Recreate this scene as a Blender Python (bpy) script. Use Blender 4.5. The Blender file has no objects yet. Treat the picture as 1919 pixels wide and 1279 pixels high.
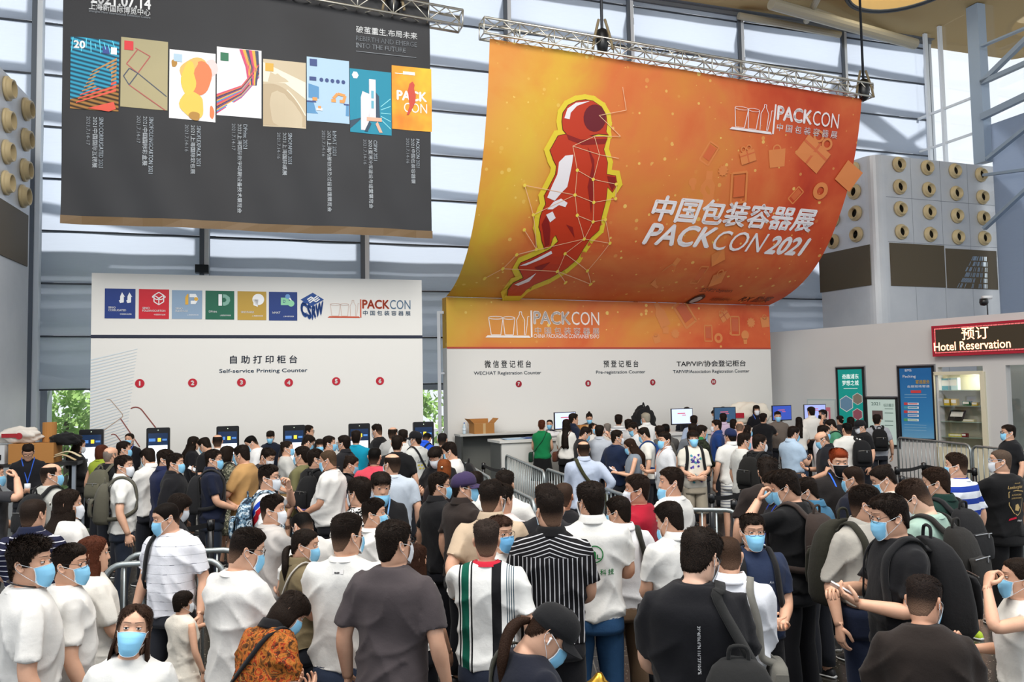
import bpy, bmesh, math, random, itertools, zlib
import numpy as np
from mathutils import Matrix, Vector
from mathutils.bvhtree import BVHTree
PI = math.pi
SC = bpy.context.scene
COL = SC.collection

# ---------------------------------------------------------------- camera
cam_data = bpy.data.cameras.new('camera'); cam = bpy.data.objects.new('camera', cam_data); COL.objects.link(cam)
cam_data.sensor_width = 36; cam_data.lens = 36 * 1500 / 1919; cam_data.clip_end = 300
cam.matrix_world = Matrix.Translation((0, 0, 2.28)) @ Matrix.Rotation(PI / 2 + math.radians(3.26), 4, 'X') @ Matrix.Rotation(math.radians(-1.0), 4, 'Z')
SC.camera = cam

# ---------------------------------------------------------------- daylight, sun, hall lamps, exposure
w = bpy.data.worlds.new('daylight'); SC.world = w; w.use_nodes = True
bg = w.node_tree.nodes['Background']; bg.inputs[0].default_value = (.88, .94, 1., 1); bg.inputs[1].default_value = 1.0
sd = bpy.data.lights.new('sun', 'SUN'); sd.energy = 7.5; sd.angle = math.radians(3); sd.color = (1., .97, .92)
sun = bpy.data.objects.new('sun', sd); COL.objects.link(sun)
sun.rotation_euler = Vector((.02, -1., -1.15)).to_track_quat('-Z', 'Y').to_euler(); sun.location = (0, 40, 25)
def area(name, loc, target, size, energy, color):
    d = bpy.data.lights.new(name, 'AREA'); d.energy = energy; d.size = size[0]; d.size_y = size[1]; d.shape = 'RECTANGLE'; d.color = color
    o = bpy.data.objects.new(name, d); COL.objects.link(o); o.location = loc; o.rotation_euler = (Vector(target) - Vector(loc)).to_track_quat('-Z', 'Y').to_euler(); return o
for p_, t_ in (((-5, 1, 12.4), (-3, 9, 0)), ((5, 1, 12.4), (4, 10, 0)), ((0, 7, 12.6), (0, 10, 0))): area('hall_floodlight', p_, t_, (6, 4), 800, (1., .955, .89))
SC.view_settings.view_transform = 'Standard'; SC.view_settings.look = 'None'; SC.view_settings.exposure = 0.22; SC.view_settings.gamma = 1.0; SC.view_settings.use_curve_mapping = False
SC.cycles.max_bounces = 6; SC.cycles.diffuse_bounces = 3; SC.cycles.glossy_bounces = 3; SC.cycles.transmission_bounces = 4; SC.cycles.transparent_max_bounces = 8

# ---------------------------------------------------------------- mesh helpers
def link_mesh(name, V, F, mats=(), parent=None, mi=None, smooth=True, uv=None):
    """V (n,3); F list of faces or int array (m,4)/(m,3). Links ONE mesh object."""
    me = bpy.data.meshes.new(name)
    V = np.asarray(V, np.float32).reshape(-1, 3)
    if isinstance(F, np.ndarray):
        k = F.shape[1]; lt = np.full(len(F), k, np.int32); lv = F.astype(np.int32).ravel()
    else:
        lt = np.array([len(f) for f in F], np.int32)
        lv = np.fromiter(itertools.chain.from_iterable(F), np.int32)
    me.vertices.add(len(V)); me.vertices.foreach_set('co', V.ravel())
    me.loops.add(len(lv)); me.loops.foreach_set('vertex_index', lv)
    me.polygons.add(len(lt))
    me.polygons.foreach_set('loop_start', np.concatenate([[0], np.cumsum(lt)[:-1]]).astype(np.int32))
    me.polygons.foreach_set('loop_total', lt)
    if mi is not None: me.polygons.foreach_set('material_index', np.asarray(mi, np.int32))
    me.polygons.foreach_set('use_smooth', np.full(len(lt), bool(smooth)))
    me.update(calc_edges=True); me.validate()
    for m in (mats if isinstance(mats, (list, tuple)) else (mats,)): me.materials.append(m)
    o = bpy.data.objects.new(name, me); COL.objects.link(o)
    if parent is not None: o.parent = parent
    return o

class MB:
    """collects shapes, builds them as one mesh object"""
    def __init__(self): self.V = []; self.F = []; self.M = []; self.n = 0
    def add(self, V, F, m=0):
        V = np.asarray(V, float).reshape(-1, 3); n = self.n
        if isinstance(F, np.ndarray): F = F.tolist()
        self.V.append(V); self.F.extend([[i + n for i in f] for f in F]); self.M.extend([m] * len(F)); self.n += len(V); return self
    def box(self, c, s, m=0, R=None):
        x, y, z = (np.array(s) / 2.)
        V = np.array([[i, j, k] for i in (-x, x) for j in (-y, y) for k in (-z, z)])
        if R is not None: V = V @ np.asarray(R).T
        return self.add(V + np.array(c), [[0, 1, 3, 2], [4, 6, 7, 5], [0, 4, 5, 1], [2, 3, 7, 6], [0, 2, 6, 4], [1, 5, 7, 3]], m)
    def bar(self, p, q, w, h=None, m=0):
        p = np.array(p, float); q = np.array(q, float); d = q - p; L = np.linalg.norm(d)
        return self.box((p + q) / 2, (w, L, h or w), m, frame(d).T[:, [0, 1, 2]])
    def tube(self, pts, r, n=8, m=0, cap=True, flat=1.0):
        V, F = tube(pts, r, n, cap, flat); return self.add(V, F, m)
    def lathe(self, prof, n=16, c=(0, 0, 0), m=0, axis=None):
        rings = []
        a = np.linspace(0, 2 * PI, n, endpoint=False)
        for r, z in prof: rings.append(np.stack([r * np.cos(a), r * np.sin(a), np.full(n, z)], 1))
        V, F = loft(rings)
        if axis is not None:
            fr = frame(axis); V = V[:, :1] * fr[0] + V[:, 1:2] * fr[2] + V[:, 2:3] * fr[1]
        return self.add(V + np.array(c), F, m)
    def build(self, name, mats, parent=None, smooth=False, angle=None):
        o = link_mesh(name, np.concatenate(self.V), self.F, mats, parent, self.M, smooth)
        return o

def frame(d):
    """rows: side, along, up"""
    d = np.array(d, float); d = d / (np.linalg.norm(d) + 1e-12)
    up = np.array([0, 0, 1.]) if abs(d[2]) < .95 else np.array([0, 1., 0])
    s = np.cross(d, up); s /= np.linalg.norm(s); return np.array([s, d, np.cross(s, d)])

def loft(rings, cap=True, closed=True):
    R = np.asarray(rings, float); m, n = R.shape[:2]
    k = n if closed else n - 1
    i = np.arange(m - 1)[:, None]; j = np.arange(k)[None]; j2 = (j + 1) % n
    F = np.stack([i * n + j, i * n + j2, (i + 1) * n + j2, (i + 1) * n + j], -1).reshape(-1, 4).tolist()
    if cap and closed: F.append(list(range(n))[::-1]); F.append([(m - 1) * n + a for a in range(n)])
    return R.reshape(-1, 3), F

def grid_faces(m, n, wrap=False):
    k = n if wrap else n - 1
    i = np.arange(m - 1)[:, None]; j = np.arange(k)[None]; j2 = (j + 1) % n
    return np.stack([i * n + j, i * n + j2, (i + 1) * n + j2, (i + 1) * n + j], -1).reshape(-1, 4)

def tube(pts, r, n=8, cap=True, flat=1.0, up=None):
    P = np.asarray(pts, float); m = len(P); r = np.broadcast_to(np.asarray(r, float), (m,))
    T = np.gradient(P, axis=0); T /= (np.linalg.norm(T, axis=1, keepdims=True) + 1e-12)
    s = np.cross(T[0], up if up is not None else ([0, 0, 1.] if abs(T[0][2]) < .9 else [0, 1., 0])); s /= np.linalg.norm(s)
    a = np.linspace(0, 2 * PI, n, endpoint=False); rings = []
    for i in range(m):
        s = s - T[i] * np.dot(s, T[i]); s /= np.linalg.norm(s); b = np.cross(T[i], s)
        rings.append(P[i] + r[i] * (np.cos(a)[:, None] * s + flat * np.sin(a)[:, None] * b))
    return loft(rings, cap)

def smooth_path(pts, k=4):
    """Catmull-Rom through the points"""
    P = np.asarray(pts, float); P = np.vstack([2 * P[0] - P[1], P, 2 * P[-1] - P[-2]]); out = []
    for i in range(1, len(P) - 2):
        p0, p1, p2, p3 = P[i - 1:i + 3]
        for t in np.linspace(0, 1, k, endpoint=False):
            out.append(.5 * ((2 * p1) + (-p0 + p2) * t + (2 * p0 - 5 * p1 + 4 * p2 - p3) * t * t + (-p0 + 3 * p1 - 3 * p2 + p3) * t ** 3))
    out.append(P[-2]); return np.array(out)

def tag(o, label=None, cat=None, group=None, kind=None):
    if label: o['label'] = label
    if cat: o['category'] = cat
    if group: o['group'] = group
    if kind: o['kind'] = kind
    return o
def empty(name, loc=(0, 0, 0), rz=0):
    o = bpy.data.objects.new(name, None); COL.objects.link(o); o.location = loc; o.rotation_euler = (0, 0, rz)
    o.empty_display_size = .1; return o
def copy_tree(o, parent=None):
    c = o.copy(); COL.objects.link(c)
    if parent is not None: c.parent = parent
    for ch in [x for x in o.children]: copy_tree(ch, c)
    return c

# ---------------------------------------------------------------- materials
MATS = {}
def srgb(h):
    if isinstance(h, str):
        h = h.lstrip('#'); c = [int(h[i:i + 2], 16) / 255 for i in (0, 2, 4)]
    else: c = list(h)
    return tuple(x / 12.92 if x <= .04045 else ((x + .055) / 1.055) ** 2.4 for x in c) + (1.,)
class NT:
    def __init__(self, m): self.t = m.node_tree; self.b = self.t.nodes['Principled BSDF']
    def n(self, ty, **kw):
        x = self.t.nodes.new('ShaderNode' + ty)
        for k, v in kw.items():
            if k.startswith('i_'):
                x.inputs[int(k[2:]) if k[2:].isdigit() else k[2:]].default_value = v
            else: setattr(x, k, v)
        return x
    def l(self, a, b): self.t.links.new(a, b)
    def math(self, op, a, b=None, c=None):
        x = self.n('Math', operation=op)
        for i, v in enumerate((a, b, c)):
            if v is None: continue
            if isinstance(v, (int, float)): x.inputs[i].default_value = v
            else: self.l(v, x.inputs[i])
        return x.outputs[0]
    def mix(self, f, a, b):
        x = self.n('Mix', data_type='RGBA')
        for i, v in ((0, f), (6, a), (7, b)):
            if isinstance(v, (int, float, tuple, list)): x.inputs[i].default_value = v
            else: self.l(v, x.inputs[i])
        return x.outputs[2]
    def ramp(self, f, stops, interp='LINEAR'):
        x = self.n('ValToRGB'); r = x.color_ramp; r.interpolation = interp
        while len(r.elements) < len(stops): r.elements.new(.5)
        for e, (p, c) in zip(r.elements, stops): e.position = p; e.color = srgb(c)
        self.l(f, x.inputs[0]); return x.outputs[0]
    def obj(self):
        return self.n('TexCoord').outputs['Object']
    def xyz(self, v=None):
        s = self.n('SeparateXYZ'); self.l(v if v is not None else self.obj(), s.inputs[0]); return s.outputs
    def noise(self, scale, detail=2, rough=.5, v=None, dist=0):
        x = self.n('TexNoise'); x.inputs['Scale'].default_value = scale; x.inputs['Detail'].default_value = detail
        x.inputs['Roughness'].default_value = rough; x.inputs['Distortion'].default_value = dist
        self.l(v if v is not None else self.obj(), x.inputs['Vector']); return x.outputs
    def map(self, scale, rot=(0, 0, 0), v=None):
        x = self.n('Mapping'); x.inputs['Scale'].default_value = scale; x.inputs['Rotation'].default_value = rot
        self.l(v if v is not None else self.obj(), x.inputs['Vector']); return x.outputs[0]
    def bump(self, h, s=.3, d=.01):
        x = self.n('Bump'); x.inputs['Strength'].default_value = s; x.inputs['Distance'].default_value = d
        self.l(h, x.inputs['Height']); self.l(x.outputs[0], self.b.inputs['Normal'])
    def col(self, c): self.l(c, self.b.inputs['Base Color'])
def mat(name, color='#808080', rough=.6, metal=0., spec=.5, fn=None, emit=None, estr=1., alpha=None):
    key = (name, str(color), rough, metal)
    if key in MATS: return MATS[key]
    m = bpy.data.materials.new(name); m.use_nodes = True; t = NT(m); b = t.b
    b.inputs['Base Color'].default_value = srgb(color); b.inputs['Roughness'].default_value = rough
    b.inputs['Metallic'].default_value = metal; b.inputs['Specular IOR Level'].default_value = spec
    if emit: b.inputs['Emission Color'].default_value = srgb(emit); b.inputs['Emission Strength'].default_value = estr
    if fn: fn(t)
    MATS[key] = m; return m
def cloth(color, rough=.9):
    def fn(t):
        n = t.noise(420, 2); n2 = t.noise(14, 3, .6)
        t.bump(t.math('ADD', t.math('MULTIPLY', n[0], .18), n2[0]), .35, .012)
        base = srgb(color); k = t.math('MULTIPLY', t.noise(3, 2)[0], 1.0)
        t.col(t.mix(k, tuple(c * .93 for c in base[:3]) + (1,), tuple(min(1, c * 1.05) for c in base[:3]) + (1,)))
        t.b.inputs['Sheen Weight'].default_value = .08
    return mat('cloth', color, rough, 0, .2, fn)
def plastic(color, rough=.35): return mat('plastic', color, rough)
def metal(color, rough=.35): return mat('metal', color, rough, 1.)
def paint(color, rough=.5): return mat('paint', color, rough, 0, .4)
def lit(color, s=1.): return mat('lit%.2f' % s, color, .5, 0, .3, None, color, s)

# ---------------------------------------------------------------- lettering
def text_mesh(body, size=1.0, bold=0.0, shear=0.0, sx=1.0, align='LEFT', spacing=1.0, vertical=False):
    """flat lettering as (V2, F): V2 in text units, x right, y up, baseline 0"""
    cu = bpy.data.curves.new('lettering', 'FONT'); cu.body = body; cu.size = size; cu.align_x = align
    cu.shear = shear; cu.space_character = spacing; cu.resolution_u = 3
    o = bpy.data.objects.new('lettering', cu); COL.objects.link(o)
    me = bpy.data.meshes.new_from_object(o.evaluated_get(bpy.context.evaluated_depsgraph_get()))
    V = np.zeros(len(me.vertices) * 3); me.vertices.foreach_get('co', V); V = V.reshape(-1, 3)[:, :2] * np.array([sx, 1.])
    F = [list(p.vertices) for p in me.polygons]
    if bold > 0 and len(V):      # heavier lettering: the same outline laid down five times, slightly shifted
        d = bold * 1.9; n = len(V); F0 = F; V0 = V; V = np.concatenate([V0 + np.array(k) * d for k in ((0, 0), (1, 0), (-1, 0), (0, 1), (0, -1))]); F = [[i + j * n for i in f] for j in range(5) for f in F0]
    bpy.data.objects.remove(o); bpy.data.curves.remove(cu); bpy.data.meshes.remove(me)
    return V, F
class Plane:
    """a flat (or bent) board in the place: u along, v up from the origin, w out towards the hall"""
    def __init__(self, o, u, v=(0, 0, 1), bend=None):
        self.o = np.array(o, float); self.u = np.array(u, float); self.u /= np.linalg.norm(self.u); self.v = np.array(v, float); self.v /= np.linalg.norm(self.v)
        self.w = np.cross(self.u, self.v); self.bend = bend
    def at(self, u, v, w=0.):
        u = np.asarray(u, float); v = np.asarray(v, float)
        if self.bend is not None: return self.bend(self, u, v, w)
        return self.o + u[..., None] * self.u + v[..., None] * self.v + np.asarray(w, float)[..., None] * self.w
    def poly(self, mb, pts, w=.004, m=0):
        p = np.array(pts, float); mb.add(self.at(p[:, 0], p[:, 1], np.full(len(p), w)), [list(range(len(p)))], m); return mb
    def rect(self, mb, a, b, w=.004, m=0):
        return self.poly(mb, [(a[0], a[1]), (b[0], a[1]), (b[0], b[1]), (a[0], b[1])], w, m)
    def ring(self, mb, c, r0, r1, w=.004, n=24, m=0, asp=1.):
        a = np.linspace(0, 2 * PI, n, endpoint=False)
        u = np.concatenate([c[0] + r0 * np.cos(a), c[0] + r1 * np.cos(a)]); v = np.concatenate([c[1] + asp * r0 * np.sin(a), c[1] + asp * r1 * np.sin(a)])
        mb.add(self.at(u, v, np.full(2 * n, w)), [[i, n + i, n + (i + 1) % n, (i + 1) % n] for i in range(n)], m); return mb
    def disc(self, mb, c, r, w=.004, n=24, m=0, asp=1.):
        a = np.linspace(0, 2 * PI, n, endpoint=False); return self.poly(mb, np.stack([c[0] + r * np.cos(a), c[1] + asp * r * np.sin(a)], 1), w, m)
    def line(self, mb, pts, th, w=.004, m=0):
        P = np.array(pts, float)
        for a, b in zip(P[:-1], P[1:]):
            d = b - a; L = np.linalg.norm(d)
            if L < 1e-6: continue
            n = np.array([-d[1], d[0]]) / L * th / 2
            self.poly(mb, [a - n, b - n, b + n, a + n], w, m)
        return mb
    def box(self, mb, a, b, w0, w1, m=0):
        pts = [(u, v, w) for u in (a[0], b[0]) for v in (a[1], b[1]) for w in (w0, w1)]
        V = np.array([self.at(np.array(p[0]), np.array(p[1]), np.array(p[2])) for p in pts]).reshape(-1, 3)
        mb.add(V, [[0, 1, 3, 2], [4, 6, 7, 5], [0, 4, 5, 1], [2, 3, 7, 6], [0, 2, 6, 4], [1, 5, 7, 3]], m); return mb
    def text(self, mb, body, a, width=None, height=None, w=.006, m=0, bold=0., shear=0., spacing=1., rot=0., slope=0., align='LEFT'):
        """a = lower left of the lettering's box; width and/or height of the whole box"""
        V, F = text_mesh(body, 1., bold, shear, 1., 'LEFT', spacing)
        if len(V) == 0: return mb
        lo, hi = V.min(0), V.max(0); s = hi - lo
        if width is None: k = np.array([height / s[1]] * 2)
        elif height is None: k = np.array([width / s[0]] * 2)
        else: k = np.array([width / s[0], height / s[1]])
        V = (V - lo) * k
        if align == 'CENTER': V[:, 0] -= V[:, 0].max() / 2
        if rot:
            c, sn = math.cos(rot), math.sin(rot); V = np.stack([V[:, 0] * c - V[:, 1] * sn, V[:, 0] * sn + V[:, 1] * c], 1)
        V[:, 1] += slope * V[:, 0]
        mb.add(self.at(a[0] + V[:, 0], a[1] + V[:, 1], np.full(len(V), w)), F, m); return mb

# ---------------------------------------------------------------- the hall itself
def struct(o, label=None):
    o['kind'] = 'structure'
    if label: o['label'] = label
    return o
def terrazzo(t):
    v = t.n('TexVoronoi'); v.inputs['Scale'].default_value = 42; t.l(t.obj(), v.inputs['Vector'])
    d = t.math('LESS_THAN', v.outputs['Distance'], .20)
    r = t.n('SeparateColor'); t.l(v.outputs['Color'], r.inputs[0])
    k = t.math('MULTIPLY', d, t.math('GREATER_THAN', r.outputs[0], .62))
    x, y, z = t.xyz()
    jx = t.math('LESS_THAN', t.math('ABSOLUTE', t.math('SUBTRACT', t.math('FRACT', t.math('MULTIPLY', x, .8)), .5)), .004)
    jy = t.math('LESS_THAN', t.math('ABSOLUTE', t.math('SUBTRACT', t.math('FRACT', t.math('MULTIPLY', y, .8)), .5)), .004)
    base = t.mix(t.noise(3)[0], srgb('#26241f'), srgb('#35322b'))
    c = t.mix(k, base, srgb('#a8a294')); t.col(t.mix(t.math('MAXIMUM', jx, jy), c, srgb('#6a655a')))
m = MB(); m.box((2, 15, -.1), (60, 60, .2)); struct(m.build('floor', mat('terrazzo', '#333029', .22, 0, .5, terrazzo)), 'dark polished terrazzo floor with pale chips')

WNP = Plane((-10.220, 17.000, 0), (0.9504, 0.3110, 0))
WTOP = 12.9
white_frame = paint('#dfe6ee', .4); steel_grey = paint('#8f99a6', .45); dark_steel = paint('#3a414b', .5)
def blind_fn(t):
    b = t.b; x, y, z = t.xyz()
    weave = t.noise(6, 3, .6, t.map((.6, .6, 9)))[0]
    c = t.mix(weave, srgb('#74777d'), srgb('#92959a')); t.col(c)
    tr = t.n('BsdfTranslucent'); tr.inputs[0].default_value = (.70, .79, .94, 1)
    mx = t.n('MixShader'); mx.inputs[0].default_value = .52; out = t.t.nodes['Material Output']
    t.l(b.outputs[0], mx.inputs[1]); t.l(tr.outputs[0], mx.inputs[2]); t.l(mx.outputs[0], out.inputs[0])
blind_m = mat('blind_fabric', '#b4bac6', .9, 0, .1, blind_fn)
def glass_fn(t):
    tp = t.n('BsdfTransparent'); gl = t.n('BsdfGlossy'); gl.inputs['Roughness'].default_value = .02
    mx = t.n('MixShader'); mx.inputs[0].default_value = .06; t.l(tp.outputs[0], mx.inputs[1]); t.l(gl.outputs[0], mx.inputs[2]); t.l(mx.outputs[0], t.t.nodes['Material Output'].inputs[0])
glass_m = mat('clear_glass', '#ffffff', .02, 0, .5, glass_fn)
zb = (0.421, 2.382)[1]; row = ((0.359, 6.944)[1] - zb) / 4.
edges = [(-9.0, (0.024, 6.178)[0]), ((0.166, 6.186)[0], (3.425, 5.493)[0]), ((3.550, 5.498)[0], (7.041, 5.625)[0]), ((7.131, 5.628)[0], (10.752, 10.934)[0]), ((10.854, 10.946)[0], (14.289, 11.342)[0]), ((14.419, 11.357)[0], (17.803, 12.377)[0]), ((17.947, 12.395)[0], (21.416, 12.825)[0]), ((21.515, 12.837)[0], (24.654, 10.826)[0])]
words = ['far left', 'left of the dark banner', 'behind the dark banner', 'between the two banners', 'behind the left part of the orange banner', 'behind the middle of the orange banner', 'above the right end of the orange banner', 'beside the bright corner glazing']
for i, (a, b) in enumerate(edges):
    # the row edges sag a little, every row is a strip of cloth with a rod at its seam
    mb = MB(); n = int((WTOP - zb) / row) + 1
    for k in range(n):
        z0 = zb + k * row; z1 = min(z0 + row, WTOP)
        if z1 - z0 < .05: continue
        us = np.linspace(a, b, 14); G = [WNP.at(us, np.full(14, z), np.full(14, w_) + .010 * np.sin(us * 3 + k)) for z, w_ in ((z0 + .02, .06), (z0 + (z1 - z0) * .5, .045), (z1 - .005, .035))]
        mb.add(np.array(G).reshape(-1, 3), grid_faces(3, 14))
    o = mb.build('window_blind', blind_m, None, True); tag(o, 'tall grey roller blind %s' % words[i], 'blind', 'roller blinds on the window wall')
    mr = MB()
    for k in range(n): WNP.box(mr, (a, zb + k * row - .018), (b, zb + k * row + .018), .015, .06)
    mr.build('seam_rod', dark_steel, o)
    # the pane behind, its mullion, and the steel outside that throws shade on the cloth
    g = MB(); WNP.box(g, (a - .06, .0), (b + .06, WTOP), -.26, -.25); struct(g.build('window_%d' % (i + 1), glass_m))
    s = MB(); WNP.box(s, (b + .0, 0), (b + .10, WTOP), -.24, .09); WNP.box(s, (b - .10, 0), (b, WTOP), .03, .10, 1); struct(s.build('trim_%d' % (i + 1), [white_frame, paint('#5f6874')]))  # second box: dark strip that puts the mullion's shadow band into colour
    s = MB(); WNP.box(s, (b + .03, 0), (b + .22, WTOP), -.75, -.30)
    for k in range(-1, n):
        z = zb + k * row + 1.02; dz = .42 if (a < 2 and k < 4) else .12
        pts = [(a - .1, z + dz), (b + .2, z - dz * .3)]
        P = [WNP.at(np.array(u), np.array(v), np.array(-.7)) for u, v in pts]; s.bar(P[0], P[1], .07, .16)
    if i >= 6:
        for k in range(5):
            P = [WNP.at(np.array(u), np.array(v), np.array(-1.3)) for u, v in ((a - .2, 12.6 - k * 2.2), (b + .2, 10.6 - k * 2.2))]; s.bar(P[0], P[1], .2, .34)
            P = [WNP.at(np.array(u), np.array(v), np.array(-1.3)) for u, v in ((a - .2, 9.8 - k * 2.2), (b + .2, 11.6 - k * 2.2))]; s.bar(P[0], P[1], .1, .12)
    struct(s.build('trim_%d' % (i + 21), steel_grey))
s = MB(); WNP.box(s, (-9.5, WTOP), (edges[-1][1] + .1, WTOP + .35), -.3, .25); WNP.box(s, (-9.5, WTOP - .10), (edges[-1][1] + .1, WTOP), -.1, .12); struct(s.build('trim_40', paint('#6b6f74')))
s = MB(); WNP.box(s, (-20, -0.0), (-9.0, 15), -.4, -.2); struct(s.build('wall_left', paint('#c4c9cf')))
# control box of the blinds above the printing counter
s = MB(); a, b = (3.246, 4.950), (3.529, 5.129); WNP.box(s, a, b, .06, .3); tag(s.build('blind_motor_box', plastic('#0c161c')), 'small black motor box on the mullion above the white printing board', 'motor box')

# corner glazing and the steel beside it
GWP = Plane((12.760, 24.560, 0), (0.3315, -0.9435, 0))
g = MB(); GWP.box(g, (-.1, 0), (9, WTOP), -.02, 0.); struct(g.build('window_20', glass_m))
s = MB()
for a in ((0.489, 10.628)[0], (1.024, 10.445)[0]): GWP.box(s, (a - .03, 6), (a + .05, WTOP), .0, .12)
for v in ((1.020, 10.365)[1], (0.960, 9.325)[1]): GWP.box(s, (0, v - .03), ((2.133, 10.066)[0], v + .03), .0, .08)
struct(s.build('trim_41', white_frame))
a, b = (2.167, 10.055)[0], (2.536, 9.929)[0]
s = MB(); GWP.box(s, (a, 8.35), (b, WTOP), 0, .3); struct(s.build('wall_column', paint('#9fb0c4')))
s = MB(); L = (3.449, 8.149)[0] + 2.5; mbl = MB(); top = (2.662, 9.505)[1]
GWP.box(mbl, (b + .02, 0), (L, top - .1), .02, .05); tag(mbl.build('window_blind', blind_m), 'blue grey blind under the steel beam at the right edge', 'blind', 'roller blinds on the window wall')
for k, (p, q, w_) in enumerate((((2.533, 9.593), (3.631, 9.701), .30), ((2.589, 10.554), (3.712, 11.106), .22), ((2.589, 10.554), (3.682, 10.589), .20), ((2.647, 8.371), (3.577, 8.769), .16), ((2.523, 7.949), (3.522, 7.809), .12), ((2.437, 6.454), (3.480, 7.092), .14), ((2.648, 11.576), (3.737, 11.536), .08))):
    P = [GWP.at(np.array(p[0]), np.array(p[1]), np.array(.35)), GWP.at(np.array(q[0]), np.array(q[1]), np.array(.35))]; P[1] = P[1] + (P[1] - P[0]) * .6; s.bar(P[0], P[1], .14, w_ * .6)
struct(s.build('trim_42', paint('#93a3b6')))
# ceiling over the corner with its oval skylight
def oval(cx, cy, rx, ry, n=40): return [(cx + rx * math.cos(t), cy + ry * math.sin(t)) for t in np.linspace(0, 2 * PI, n, endpoint=False)]
ov = oval(10.75, 20.9, 1.45, 1.6, 160); out = []
for (x, y) in ov:
    d = np.array([x - 10.75, (y - 20.9)]); k = 99.
    for nx, ny, c_ in ((1, 0, 17.2), (-1, 0, 25.), (0, -1, -3.), (-WNP.w[0], -WNP.w[1], .35 - WNP.w[0] * WNP.o[0] - WNP.w[1] * WNP.o[1])):
        q = nx * d[0] + ny * d[1]
        if q > 1e-6: k = min(k, (c_ - nx * 10.75 - ny * 20.9) / q)
    out.append((10.75 + d[0] * k, 20.9 + d[1] * k))
zc = WTOP + .02; m = MB(); n = len(ov)
V = [(x, y, zc) for x, y in ov] + [(x, y, zc) for x, y in out] + [(x, y, zc + .5) for x, y in ov] + [(x, y, zc + .5) for x, y in out]
m.add(V, [[i, n + i, n + (i + 1) % n, (i + 1) % n] for i in range(n)] + [[2 * n + i, i, (i + 1) % n, 2 * n + (i + 1) % n] for i in range(n)] + [[n + i, 3 * n + i, 3 * n + (i + 1) % n, n + (i + 1) % n] for i in range(n)])
struct(m.build('ceiling', mat('ceiling_panel', '#b39a6c', .7, 0, .3, lambda t: t.bump(t.noise(2)[0], .1, .02))), 'tan ceiling panel with an oval skylight')
m = MB(); 
for r, w_ in ((1.02, .05), (.97, .03)): m.tube([(10.75 + 1.45 * r * math.cos(t), 20.9 + 1.6 * r * math.sin(t), zc - .02) for t in np.linspace(0, 2 * PI, 41)], w_, 6)
struct(m.build('trim_43', dark_steel))
m = MB(); m.add([(x, y, zc + .45) for x, y in ov], [list(range(n))[::-1]]); sk = m.build('skylight', lit('#fff0cc', 2.2)); tag(sk, 'oval lit skylight in the tan ceiling corner', 'skylight')
m = MB(); m.tube([(7.2, 21.2, 12.55), (12.2, 23.4, 12.3)], .16, 12); m.tube([(6.6, 22.2, 12.7), (9.8, 23.0, 12.45)], .10, 10); m.tube([(8.4, 20.6, 12.7), (8.6, 22.4, 12.6)], .09, 10); m.tube([(8.5, 21.7, 12.62), (11.8, 24.0, 12.75)], .07, 8); struct(m.build('trim_44', paint('#a8a290')))

# ---------------------------------------------------------------- air supply towers
alu = mat('brushed_panel', '#b9bdc4', .42, .2, .5, lambda t: (t.col(t.mix(t.noise(1.2, 4, .6)[0], srgb('#b4b8be'), srgb('#d2d4d6')))))
grille_m = mat('perforated_panel', '#574d3c', .6, 0, .3, lambda t: t.bump(t.noise(60)[0], .2, .01))
cream = mat('nozzle_cream', '#c6b48c', .45, 0, .4)
def nozzle(plane, uvc, parent, r=.21):
    c = plane.at(np.array(uvc[0]), np.array(uvc[1]), np.array(.005)); m = MB()
    prof = [(r * .56, .012), (r * .64, .12), (r * .74, .125), (r * .82, .06), (r * .90, .045), (r, .04), (r, 0)]
    m.lathe(prof, 28, c, 0, plane.w); m.lathe([(.001, .014), (r * .58, .014)], 20, c, 1, plane.w)
    o = m.build('air_nozzle', [cream, plastic('#15181c')], parent, True); return o
TFP = Plane((9.680, 21.000, 0), (0.9399, 0.3414, 0))
TLP = Plane((8.890, 22.800, 0), (0.4019, -0.9157, 0))
C0 = np.array(TFP.o[:2]); zt = 8.3
path = []
L0 = TLP.o[:2]; rc = .38
p1 = C0 - TLP.u[:2] * rc; p2 = C0 + TFP.u[:2] * rc
for t in np.linspace(0, 1, 9): path.append((1 - t) ** 2 * p1 + 2 * t * (1 - t) * C0 + t * t * p2)
endp = C0 + TFP.u[:2] * 4.45
poly = [L0] + path + [endp, endp + np.array([.1, 1.2]), L0 + np.array([.12, .3])]
m = MB(); n = len(poly); m.add([(x, y, 0) for x, y in poly] + [(x, y, zt) for x, y in poly], [[i, (i + 1) % n, n + (i + 1) % n, n + i] for i in range(n)] + [[n + i for i in range(n)]])
tw = m.build('air_supply_tower', alu); tag(tw, 'silver air supply tower with rows of cream nozzles at right', 'ventilation tower')
for p in ((0.868, 8.075), (0.860, 7.462), (0.853, 6.866), (0.854, 6.243), (1.866, 8.065), (1.877, 7.459), (1.867, 6.838), (1.867, 6.221), (2.877, 8.054), (2.885, 7.423), (2.873, 6.793), (2.874, 6.195), (3.857, 8.022), (3.864, 7.381), (3.853, 6.788), (3.854, 6.212)): nozzle(TFP, p, tw)
for p in ((1.326, 8.042), (1.330, 7.421), (1.335, 6.831), (1.341, 6.243), (0.606, 8.076), (0.594, 7.471), (0.559, 6.810), (0.507, 6.198)): nozzle(TLP, p, tw)
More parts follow.
